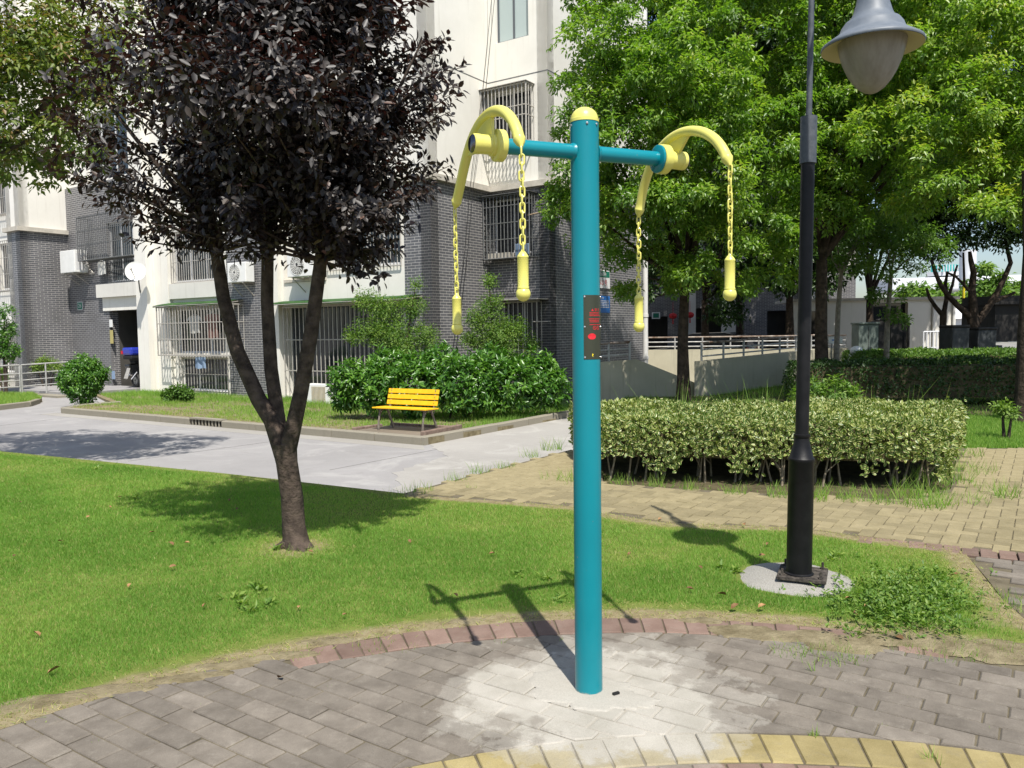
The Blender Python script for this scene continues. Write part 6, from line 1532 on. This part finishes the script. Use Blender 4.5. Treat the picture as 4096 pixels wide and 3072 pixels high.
# cables
for k, (o, lab) in enumerate(((.10, 'thin black cable slanting down the beige and brick wall'), (.02, 'second thin black cable just right of the first on the wall'))):
    s0 = 0.35 - .12 * k
    pts = [FB.p(s0 - .05, 14.0, .4), FB.p(s0 + .0, 9.8, .4), FB.p(s0 + .35, 7.6, .35), FB.p(s0 + .7, 5.4, .2), FB.p(s0 + .95, 3.5, .14), FB.p(s0 + 1.55, .6, .1)]
    o_ = MB().tube(pts, .007, 5).build('cable', MAT['black']); tag(o_, lab, 'cable')
o_ = MB().tube([FC.p(1.42, 4.38, .36), FC.p(1.9, 4.42, .4), FC.p(2.4, 4.46, .42)], .016, 6).build('drying_pole', MAT['cardboard']); tag(o_, 'bamboo drying pole sticking out of the corner window cage', 'pole')
o_ = MB().tube([FC.p(1.5, 1.75, .3), FC.p(2.0, 1.75, .32)], .014, 6).build('drying_pole', MAT['grille']); tag(o_, 'short pale drying rod by the ground floor corner bars', 'pole')
# parcels and scooter in the lobby
m = MB(); fbox(m, FA, 12.75, 13.85, -.12, .5, -.95, -.85); tag(m.build('brown_board', MAT['cardboard'], bevel=.01), 'brown board leaning inside the entrance lobby', 'board')
for z0, z1, mt, lab in ((.1, .38, 'cloth_blue', 'small blue and orange poster on the entrance jamb'), (1.3, 1.75, 'yellow_notice', 'small yellow notice on the entrance jamb'), (1.85, 2.1, 'white_sign', 'white meter box on the entrance jamb')):
    m = MB(); fbox(m, FA, 13.82, 14.0, z0, z1, .012, .03); tag(m.build('jamb_notice', MAT[mt], bevel=.004), lab, 'notice')
sc = thing('motor_scooter', 'black scooter with a blue top box parked in the entrance', 'scooter', FA.p(12.15, -.12, .2))
def ap(s, z, o): return FA.p(s, z - .12, o)
def wheel(par, s, o, r=.23):
    c = Vector(ap(s, r, o)); axw = Vector(tuple(np.array(ap(s, r, o + 1)) - np.array(ap(s, r, o)))).normalized()
    w_ = MB().lathe(tuple(c - axw * .05), [(r * .62, 0), (r * .9, .0), (r, .03), (r, .07), (r * .9, .1), (r * .62, .1)], 24, axis=axw, closed=False).build('wheel', MAT['black'], par, smooth=True)
    MB().lathe(tuple(c - axw * .03), [(.03, -.02), (.03, .08), (r * .6, .06), (r * .63, .0), (.03, -.02)], 16, axis=axw, closed=False).build('rim', MAT['grille_dark'], w_, smooth=True)
wheel(sc, 12.25, .2); wheel(sc, 11.95, -1.05)
m = MB(); m.prism([ap(12.33, .42, .32), ap(12.33, .75, .38), ap(12.15, .82, -.2), ap(12.05, .55, -.4), ap(12.0, .3, -.5), ap(12.05, .22, -.1)], tuple(np.array(FA.p(.28, 0, 0)) - np.array(FA.p(0, 0, 0)))); m.build('body', MAT['black_gloss'], sc, bevel=.03)
m = MB(); m.prism([ap(12.4, .78, .3), ap(12.4, .86, .3), ap(12.3, .86, -.4), ap(12.3, .78, -.4)], tuple(np.array(FA.p(.26, 0, 0)) * -1 + np.array(FA.p(0, 0, 0)))); m.build('saddle', MAT['black'], sc, bevel=.02)
bxm = MB(); fbox(bxm, FA, 12.0, 12.52, .92, 1.18, .1, .5); bo = bxm.build('top_box', MAT['blue_gloss'], sc, bevel=.07)
m = MB(); fbox(m, FA, 12.02, 12.5, .80, .92, .12, .48); m.build('top_box_base', MAT['black'], bo, bevel=.03); m = MB(); fbox(m, FA, 12.44, 12.535, .97, 1.07, .3, .515); m.build('reflector', MAT['red_gloss'], bo)
m = MB(); m.prism([ap(12.38, .62, .42), ap(12.42, .3, .52), ap(12.2, .3, .52), ap(12.2, .62, .42)], (0, 0, .02)); m.build('mudguard', MAT['grille'], sc); MB().tube([ap(12.05, .95, -.75), ap(12.0, .3, -1.0)], .03, 7).build('fork', MAT['grille_dark'], sc); MB().tube([ap(11.75, 1.0, -.75), ap(12.35, 1.0, -.75)], .018, 7).build('handlebar', MAT['grille_dark'], sc)
m = MB(); m.tube([ap(12.42, .5, .25), ap(12.42, .28, .45)], .02, 6); m.tube([ap(12.12, .5, .25), ap(12.12, .28, .45)], .02, 6); m.build('shock_absorber', MAT['steel'], sc)

# handrail of the entrance ramp
def railing(name, label, P0, P1, h, nposts, rails, mat, topmat=None, r=.022, group=None):
    P0, P1 = np.array(P0, float), np.array(P1, float)
    t = thing(name, label, 'railing', tuple(P0), group)
    for k in range(nposts):
        p = P0 + (P1 - P0) * k / (nposts - 1); MB().tube([tuple(p), (p[0], p[1], p[2] + h)], r * 1.05, 8).build('post', mat, t, smooth=True)
    for j, f in enumerate(rails):
        a, b_ = P0 + [0, 0, h * f], P1 + [0, 0, h * f]; MB().tube([tuple(a), tuple(b_)], r if f == 1 else r * .75, 8).build('rail', (topmat or mat) if f == 1 else mat, t, smooth=True)
    return t
q0 = np.array([-14.6, 24.0]); 
railing('handrail', 'grey ramp handrail nearest the rounded shrub', (*(q0 + EU * -.2), -.2), (*(q0 + EU * 1.2), -.16), .92, 3, (.3, .5, .72, 1), MAT['rail'], group='entrance ramp handrails')
railing('handrail', 'grey ramp handrail running off the left picture edge', (*(q0 - EU * 2.8), -.22), (*(q0 - EU * .25), -.2), .92, 4, (.3, .5, .72, 1), MAT['rail'], group='entrance ramp handrails')

# ================================================================== GARAGE RAMP
def wall_slab(name, label, pts, thick, mat, cat='wall', group=None):
    """pts: outline on a vertical plane (x,y,z)"""
    p = np.array(pts); d = p[1, :2] - p[0, :2]; d = d / np.linalg.norm(d); nn = np.array([-d[1], d[0]])
    if nn[1] < 0: nn = -nn
    o = MB().prism([tuple(q) for q in pts], (nn[0] * thick, nn[1] * thick, 0)).build(name, mat); return tag(o, label, cat, group)
def on_line(P0, P1, px_, py_):
    d = np.array(P1) - np.array(P0); n = np.array([-d[1], d[0]]); rd = ray(px_, py_); t = (n @ np.array(P0)) / (n @ rd[:2]); return np.array([0, 0, CAM_H]) + rd * t
A_, B_ = (1.55, 18.0), (4.6, 18.9)
z6 = lambda x, y: ((2400 + x / 2.074) / 4, (1000 + y / 2.074) / 4)
tp = [on_line(A_, B_, *z6(x, y)) for x, y in ((-100, 940), (310, 908), (830, 1118))]
wall_slab('ramp_wall', 'stained concrete ramp wall sloping down behind the green tree trunk', [(tp[0][0], tp[0][1], -.3), (tp[2][0], tp[2][1], -.3), tuple(tp[2]), tuple(tp[1]), tuple(tp[0])], .2, MAT['ramp_wall'], group='garage ramp walls')
a0 = on_line(A_, B_, *z6(-100, 935)); a1_ = on_line(A_, B_, *z6(252, 912))
railing('ramp_railing', 'short rusty-topped railing on the sloping ramp wall', (a0[0], a0[1] + .1, a0[2] + .0), (a1_[0], a1_[1] + .1, a1_[2]), .41, 3, (.3, .62, 1), MAT['rail'], MAT['rail_rust'], .028, 'garage ramp railings')
C_, D_ = np.array((4.45, 18.43)), np.array((9.6, 24.0)); cd = (D_ - C_) / np.linalg.norm(D_ - C_)
w_ = MB(); w_.prism([(C_[0], C_[1], -.3), (D_[0], D_[1], -.3), (D_[0], D_[1], .88), (C_[0], C_[1], .76)], (-cd[1] * .24, cd[0] * .24, 0)); tag(w_.build('ramp_wall', MAT['ramp_wall']), 'long concrete ramp wall running back to the right', 'wall', 'garage ramp walls')
railing('ramp_railing', 'grey three-bar railing along the right ramp wall', (C_[0] + .0, C_[1] + .2, .765), (D_[0] - .1, D_[1] + .1, .875), .42, 8, (.25, .62, 1), MAT['rail'], MAT['rail_rust'], .026, 'garage ramp railings')
E_, F_ = (3.8, 27.5), (11.0, 26.0)
w_ = MB(); w_.prism([(E_[0], E_[1], -1.5), (F_[0], F_[1], -1.5), (F_[0], F_[1], .82), (E_[0], E_[1], .82)], (0, .3, 0)); tag(w_.build('ramp_wall', MAT['ramp_wall']), 'sunlit cream retaining wall at the head of the ramp', 'wall', 'garage ramp walls')
railing('ramp_railing', 'rusty-topped railing above the sunlit retaining wall', (E_[0], E_[1] + .15, .82), (F_[0], F_[1] + .15, .82), .42, 9, (.25, .62, 1), MAT['rail'], MAT['rail_rust'], .026, 'garage ramp railings')

# ================================================================== DISTANCE
# apartment block behind the ramp
fb = thing('far_apartment_block', 'shaded grey brick block with pale pillars behind the parked car', 'building', (10, 41, -.3))
class FFace(Face):
    def p(s, t, z, off=0.0): q = s.o + s.d * t + s.n * off; return (q[0], q[1], z)
fd_ = np.array([math.cos(math.radians(-8)), math.sin(math.radians(-8))]); FF = FFace((5.0, 42.0), fd_, (fd_[1], -fd_[0]))
wall(FF, 0, 12.5, -.4, 4.6, T_, [(1.9, 3.2, -.2, 2.2, .5), (4.6, 6.6, -.2, 2.6, .6), (11.2, 12.3, 1.1, 2.6), (8.2, 9.6, -.2, 2.4, .5)], parent=fb)
wall(FF, 0, 12.5, 4.6, 13, BG, [(1.5, 3.4, 5.6, 7.1), (5, 7, 5.6, 7.1), (9, 11, 5.6, 7.1)], parent=fb)
for s_ in (3.9, 5.9, 9.8): m = MB(); fbox(m, FF, s_, s_ + .7, -.3, 4.6, 0, .25); m.build('pillar', WP, fb)
m = MB(); fbox(m, FF, 0, 12.5, -.3, 13, -1.2, -.9); m.build('interior', MAT['interior'], fb)
for s_ in (10.6, 10.9): MB().tube([FF.p(s_, -.3, .1), FF.p(s_, 12, .1)], .07, 8).build('drainpipe', MAT['green_pipe'], fb, smooth=True)
for (a, b_, c, d) in ((11.2, 12.3, 1.1, 2.6), (1.5, 3.4, 5.6, 7.1), (5, 7, 5.6, 7.1), (9, 11, 5.6, 7.1)):
    m = MB()
    for (x0, x1, y0, y1) in ((a, b_, c, c + .08), (a, b_, d - .08, d), (a, a + .08, c, d), (b_ - .08, b_, c, d), ((a + b_) / 2 - .04, (a + b_) / 2 + .04, c, d)): fbox(m, FF, x0, x1, y0, y1, -.1, -.04)
    wo = m.build('window', MAT['frame_white'], fb); m = MB(); fbox(m, FF, a, b_, c, d, -.14, -.11); m.build('pane', MAT['glass_dark'], wo)
    if c < 2: grille(FF, a, b_, c, d, .05, MAT['grille'], wo, .2, (0, .5, 1), r=.018)
for k, (px_, py_) in enumerate(((673, 316), (690, 315))):
    c = YP(px_, py_, 40.5); l = thing('red_lantern', ('round red lantern left of the pale pillar', 'round red lantern nearest the pale pillar')[k], 'lantern', tuple(c), 'lanterns at the far entrance')
    MB().lathe(tuple(c), [(.06, -.15), (.17, -.1), (.21, 0), (.17, .1), (.06, .15)], 16).build('body', MAT['lantern'], l, smooth=True); MB().tube([(c[0], c[1], c[2] - .15), (c[0], c[1], c[2] - .4)], [.025, .04], 8).build('tassel', MAT['lantern'], l)
    MB().tube([(c[0], c[1], c[2] + .15), (c[0], c[1], c[2] + .7)], .01, 5).build('cord', MAT['lantern'], l)
t = thing('number_plate', 'small pale number plate on the far grey brick', 'sign', tuple(YP(656, 315.5, 41.2)))
c = YP(656, 315.5, 41.2); MB().box((c[0], c[1], c[2]), (.42, .03, .34)).build('panel', MAT['white_sign'], t); MB().box((c[0], c[1] - .018, c[2]), (.3, .005, .24)).build('field', MAT['green_sign'], t)
# parked car
car = thing('parked_car', 'black car parked behind the rusty ramp railing', 'car', (7.7, 33.5, -.25))
cdv = np.array([EV[0], EV[1]]); cwv = np.array([EU[0], EU[1]])
def cp(x, y, z): q = np.array([8.0, 33.5]) + cdv * x + cwv * y; return (q[0], q[1], -.25 + z)
def side_prism(prof, y0, y1): return [cp(x, y0, z) for x, z in prof], tuple(np.array(cp(0, y1, 0)) - np.array(cp(0, y0, 0)))
pr, d_ = side_prism([(-2.15, .35), (-2.2, .75), (-2.1, 1.0), (-1.2, 1.05), (1.0, 1.02), (2.0, .9), (2.2, .7), (2.2, .32), (1.75, .28), (1.6, .5), (1.2, .5), (1.05, .28), (-1.0, .28), (-1.15, .5), (-1.6, .5), (-1.75, .28)], -.88, .88); body = MB().prism(pr, d_).build('body', MAT['black_gloss'], car, bevel=.05)
pr, d_ = side_prism([(-2.05, 1.0), (-1.75, 1.5), (-1.2, 1.62), (0.1, 1.6), (.5, 1.5), (1.1, 1.02)], -.74, .74); MB().prism(pr, d_).build('cabin', MAT['black_gloss'], car, bevel=.05)
for sy, lab in ((-.745, 0), (.745, 0)):
    pr, d_ = side_prism([(-1.9, 1.06), (-1.68, 1.45), (-.5, 1.52), (-.5, 1.06)], sy - .006, sy + .006); MB().prism(pr, d_).build('side_window', MAT['glass_dark'], car)
    pr, d_ = side_prism([(-.42, 1.06), (-.42, 1.52), (.4, 1.45), (.9, 1.06)], sy - .006, sy + .006); MB().prism(pr, d_).build('side_window', MAT['glass_dark'], car)
MB().add([cp(-2.08, -.6, 1.05), cp(-2.08, .6, 1.05), cp(-1.8, .55, 1.46), cp(-1.8, -.55, 1.46)], [(0, 1, 2, 3)]).build('rear_window', MAT['glass_dark'], car)
for sy in (-.7, .7):
    m = MB(); m.prism([cp(-2.2, sy - .13, .78), cp(-2.2, sy + .13, .78), cp(-2.14, sy + .13, 1.0), cp(-2.14, sy - .13, 1.0)], tuple(np.array(cp(-.03, 0, 0)) - np.array(cp(0, 0, 0)))); m.build('tail_light', MAT['red_gloss'], car)
    for sx in (-1.38, 1.4):
        c = Vector(cp(sx, sy * 1.2, .32)); a_ = Vector((cwv[0], cwv[1], 0)) * (1 if sy > 0 else -1); wh = MB().lathe(tuple(c - a_ * .1), [(.2, 0), (.32, .02), (.33, .1), (.32, .18), (.2, .2)], 20, axis=a_).build('wheel', MAT['black'], car, smooth=True); MB().lathe(tuple(c + a_ * .1), [(.2, 0), (.06, .015), (.0, .015)], 12, axis=a_).build('rim', MAT['grille'], wh)
# pale annex with drainpipes on the right
an = thing('beige_annex', 'small beige building with drainpipes beyond the young trees', 'building', (14.5, 33, -.3))
fe = np.array([math.cos(math.radians(-6)), math.sin(math.radians(-6))]); FE = FFace((11.9, 33.8), fe, (fe[1], -fe[0]))
wall(FE, 0, 6.6, -.4, 2.6, BG, [(.4, 1.3, -.2, 2.2, .3), (3.2, 4.7, .2, 2.5, .3)], parent=an); m = MB(); fbox(m, FE, -.05, 6.7, 2.6, 2.72, -3, .12); m.build('roof', MAT['cornice'], an); m = MB(); fbox(m, FE, .1, 5.0, -.3, 2.6, -.5, -.4); m.build('interior', MAT['glass_dark'], an)
m = MB(); m.add([FE.p(6.6, -.4, 0), FE.p(6.6, -.4, -3), FE.p(6.6, 2.6, -3), FE.p(6.6, 2.6, 0)], [(0, 1, 2, 3)]); m.build('side_wall', BG, an)
for s_ in (5.7, 6.5): MB().tube([FE.p(s_, -.3, .06), FE.p(s_, 2.6, .06)], .06, 8).build('drainpipe', MAT['green_pipe'], an, smooth=True)
MB().tube([FE.p(6.85, .2, .1), FE.p(6.85, 3.2, .1)], .05, 8).build('gas_pipe', MAT['yellow_pipe'], an, smooth=True)
c = FE.p(4.3, .7, -.2); m = MB(); fbox(m, FE, 4.0, 4.5, .5, 1.2, -.28, -.26); m.build('blue_notice', MAT['white_sign'], an)
# utility cabinet, board, garden lights, sign, fence, bins
def zz8(x, y): return ((3096 + x / 1.843) / 4, (800 + y / 1.843) / 4)
cb = thing('utility_cabinet', 'grey-green utility cabinet behind the sunlit hedge', 'cabinet', (9.7, 23.2, -.06))
p0, p1 = YP(*zz8(625, 930), 23.2), YP(*zz8(772, 930), 23.2)
cw_ = p1[0] - p0[0]; cx_ = (p0[0] + p1[0]) / 2; MB().box((cx_, 23.45, .78), (cw_, .5, 1.6)).build('body', MAT['cabinet'], cb, bevel=.02); MB().box((cx_, 23.44, 1.61), (cw_ + .06, .56, .06)).build('lid', MAT['cabinet'], cb, bevel=.02)
m = MB(); m.box((cx_ - .003, 23.195, .8), (.012, .012, 1.4)); m.box((cx_ + .08, 23.185, .85), (.03, .02, .14)); m.build('door_seam', MAT['ac_dark'], cb)
nb = thing('notice_shelter', 'dark arched-top notice shelter with a curved roof rail', 'shelter', (11.6, 25.0, -.06))
m = MB()
for xa, xb in ((715, 850), (862, 980)):
    a, b_ = YP(*zz8(xa, 930), 25), YP(*zz8(xb, 930), 25); n = 8; hh = a[2]
    poly = [(a[0], 25, -.06), (b_[0], 25, -.06)] + [(b_[0] + (a[0] - b_[0]) * k / n, 25, hh - .05 + .22 * math.sin(math.pi * k / n)) for k in range(n + 1)]
    MB().prism(poly, (0, .5, 0)).build('panel', MAT['dark_board'], nb)
ra = [tuple(YP(*zz8(x, y), 24.8)) for x, y in ((752, 885), (830, 875), (920, 885), (1010, 915))]
MB().tube(ra, .03, 7).build('roof_rail', MAT['dark_board'], nb)
for x in (760, 992): a = YP(*zz8(x, 905), 24.8); MB().tube([(a[0], a[1], -.06), (a[0], a[1], a[2])], .04, 7).build('post', MAT['dark_board'], nb)
c = YP(*zz8(455, 1035), 20.5); sg_ = thing('lawn_sign', 'small white rounded sign by the pale young trunk', 'sign', (c[0], c[1], -.06))
n = 20; MB().prism([(c[0] + .175 * np.sign(math.cos(a)) * abs(math.cos(a)) ** .4, c[1], c[2] + .085 * np.sign(math.sin(a)) * abs(math.sin(a)) ** .4) for a in np.linspace(0, 2 * math.pi, n + 1)[:-1]], (0, .02, 0)).build('panel', MAT['white_sign'], sg_)
MB().box((c[0], c[1] - .003, c[2] + .01), (.2, .003, .03)).build('print_line', MAT['blue_sign'], sg_)
for dx in (-.1, .1): MB().tube([(c[0] + dx, c[1] + .02, -.06), (c[0] + dx, c[1] + .02, c[2])], .012, 6).build('leg', MAT['grille_dark'], sg_)
c = YP(*zz8(607, 1112), 21.0); gl_ = thing('globe_light', 'low white globe light beside the utility cabinet', 'garden light', (c[0], c[1], -.06))
MB().lathe(tuple(c), [(.16 * math.sin(a), .13 * -math.cos(a)) for a in np.linspace(.2, math.pi, 12)], 20).build('globe', MAT['white_plastic'], gl_, smooth=True); MB().tube([(c[0], c[1], -.06), (c[0], c[1], c[2] - .1)], .04, 8).build('stem', MAT['grille_dark'], gl_)
f0, f1 = YP(*zz8(1100, 1070), 30), YP(*zz8(1312, 1070), 30)
railing('white_fence', 'thin white gate fence beside the beige annex', (f0[0], 30, -.06), (f1[0], 30.4, -.06), 1.35, 8, (.05, .55, 1), MAT['far_white'], r=.03)
for xa, xb, ya, yb, Yd, lab in ((1312, 1440, 918, 1075, 23.5, 'grey wheeled waste container left of the forked trunk'), (1500, 1640, 935, 1045, 24.0, 'grey waste container right of the forked trunk')):
    a, b_ = YP(*zz8(xa, ya), Yd), YP(*zz8(xb, yb), Yd); t = thing('waste_container', lab, 'waste bin', ((a[0] + b_[0]) / 2, Yd, -.06), 'waste containers')
    hh = a[2]; cxx = (a[0] + b_[0]) / 2; ww = b_[0] - a[0]
    MB().box((cxx, Yd + .35, (hh - .1 + .1) / 2), (ww * .92, .7, hh - .2), taper=1.06).build('bin', MAT['bin_grey'], t, bevel=.03); MB().box((cxx, Yd + .35, hh - .06), (ww, .78, .09)).build('lid', MAT['dark_board'], t, bevel=.03)
    m = MB()
    for sx in (-1, 1):
        for sy in (.1, .6): m.lathe((cxx + sx * ww * .4 - .02, Yd + sy, .02), [(.08, 0), (.08, .05)], 12, axis=(1, 0, 0))
    m.build('wheels', MAT['black'], t)
kio = thing('dark_kiosk', 'dark shaded kiosk behind the thick trunk on the right', 'kiosk', (18.3, 27, -.06)); a, b_ = YP(*zz8(1632, 760), 27), YP(*zz8(1860, 980), 27)
MB().box(((a[0] + b_[0]) / 2, 28, (a[2] + .6) / 2 + .3), (b_[0] - a[0], 2, a[2] - .7)).build('body', MAT['dark_board'], kio); MB().box(((a[0] + b_[0]) / 2, 28, a[2]), (b_[0] - a[0] + .3, 2.4, .1)).build('roof', MAT['dark_board'], kio)
for k in range(3): MB().box((a[0] + .4 + k * (b_[0] - a[0] - .8) / 2, 28, .35), (.18, .4, .9)).build('leg', MAT['far_grey'], kio)
# distant glass building with white bands
tb = thing('glass_office', 'distant curved office with teal glass bands and white storeys', 'building', (75, 150, -.3))
def z7(x, y): return ((3600 + x / 2.37) / 4, (900 + y / 2.37) / 4)
def far_band(y0, y1, x0, x1, mat, Yd, name, depth=8, nseg=10, par=tb):
    a, b_, c, d = YP(*z7(x0, y1), Yd), YP(*z7(x1, y1), Yd), YP(*z7(x1, y0), Yd), YP(*z7(x0, y0), Yd)
    m = MB(); zb_, zt_ = a[2], d[2]; P = []
    for k in range(nseg + 1): f = k / nseg; P.append((a[0] + (b_[0] - a[0]) * f, Yd + depth * (2 * f - 1) ** 4 * .3))
    P += [(b_[0] * 1.04, Yd + depth + 6), (a[0] * 1.1, Yd + depth + 6)]
    m.prism([(p[0], p[1], zb_) for p in P], (0, 0, zt_ - zb_)); return m.build(name, mat, par)
far_band(375, 440, 355, 830, MAT['teal_glass'], 150, 'glass_band'); far_band(442, 480, 310, 880, MAT['far_white'], 149.5, 'white_band'); far_band(482, 520, 300, 870, MAT['far_grey'], 151, 'window_band'); far_band(522, 595, 300, 810, MAT['teal_glass'], 150, 'glass_band'); far_band(597, 640, 290, 905, MAT['far_white'], 149.4, 'white_band'); far_band(642, 760, 300, 900, MAT['far_grey'], 152, 'base_storeys')
m = MB()
for k in range(18):
    x = 360 + k * 27
    for y0, y1 in ((375, 440), (522, 595)):
        a, b_ = YP(*z7(x, y1), 149.6), YP(*z7(x, y0), 149.6); m.tube([tuple(a), tuple(b_)], .12, 4)
m.build('mullions', MAT['far_white'], tb)
br = thing('overpass', 'white elevated road beam with one round pier in the distance', 'bridge', (62, 110, -.3))
a, b_ = YP(*z7(560, 560), 110), YP(*z7(1250, 540), 110); MB().box(((a[0] + b_[0]) / 2, 112, (a[2] + b_[2]) / 2), (b_[0] - a[0] + 20, 7, 1.9), Matrix.Rotation(-.015, 3, 'Y')).build('beam', MAT['far_white'], br, bevel=.3)
a, b_ = YP(*z7(632, 830), 104), YP(*z7(640, 240), 104); MB().tube([(a[0], 104, -.3), (a[0], 104, b_[2])], 1.0, 14).build('pier', MAT['far_white'], br, smooth=True)
hs = thing('low_shed', 'low white-roofed shed beyond the fence', 'building', (33, 60, -.3)); a, b_ = YP(*z7(345, 900), 60), YP(*z7(600, 960), 60)
MB().box(((a[0] + b_[0]) / 2, 61, b_[2] / 2), (b_[0] - a[0], 3, b_[2] + 1.6)).build('wall', MAT['far_white'], hs)
zr = YP(*z7(450, 890), 60)[2]; MB().prism([(a[0] - .4, 59, zr), (a[0] - .4, 61, zr + .9), (a[0] - .4, 63, zr)], (b_[0] - a[0] + .8, 0, 0)).build('roof', MAT['far_white'], hs)
m = MB(); m.box(((a[0] + b_[0]) / 2 - .5, 59.45, zr - .9), (b_[0] - a[0] - 2.5, .06, 1.0)); m.build('window', MAT['teal_glass'], hs)
for k, bl in enumerate(([(915, 300, 16), (932, 308, 16), (925, 325, 18)], [(945, 300, 16), (955, 318, 18), (940, 328, 14)], [(985, 280, 16), (990, 300, 18), (980, 318, 16)], [(1005, 290, 14), (1012, 310, 16), (1000, 325, 14)])):
    Yd = 75 + 4 * k; b0 = YP(bl[0][0], 345, Yd); bb = [pb_(x, y, r_, Yd) for x, y, r_ in bl]
    tree('street_tree', ('leftmost pale street tree by the distant office', 'second pale street tree by the distant office', 'bright street tree right of the white pier', 'rightmost street tree under the overpass beam')[k], (b0[0], b0[1], -.3), [(b0[0], b0[1], 1.2), (b0[0], b0[1], 2.5)], bb, 350, 8, .5, .28, MAT['lf_light'], MAT['bark2'], 'street trees in the distance', rt=.2, spread=.4, tint=(.2, 1), clump=.9, dens=.5, shoots=10)
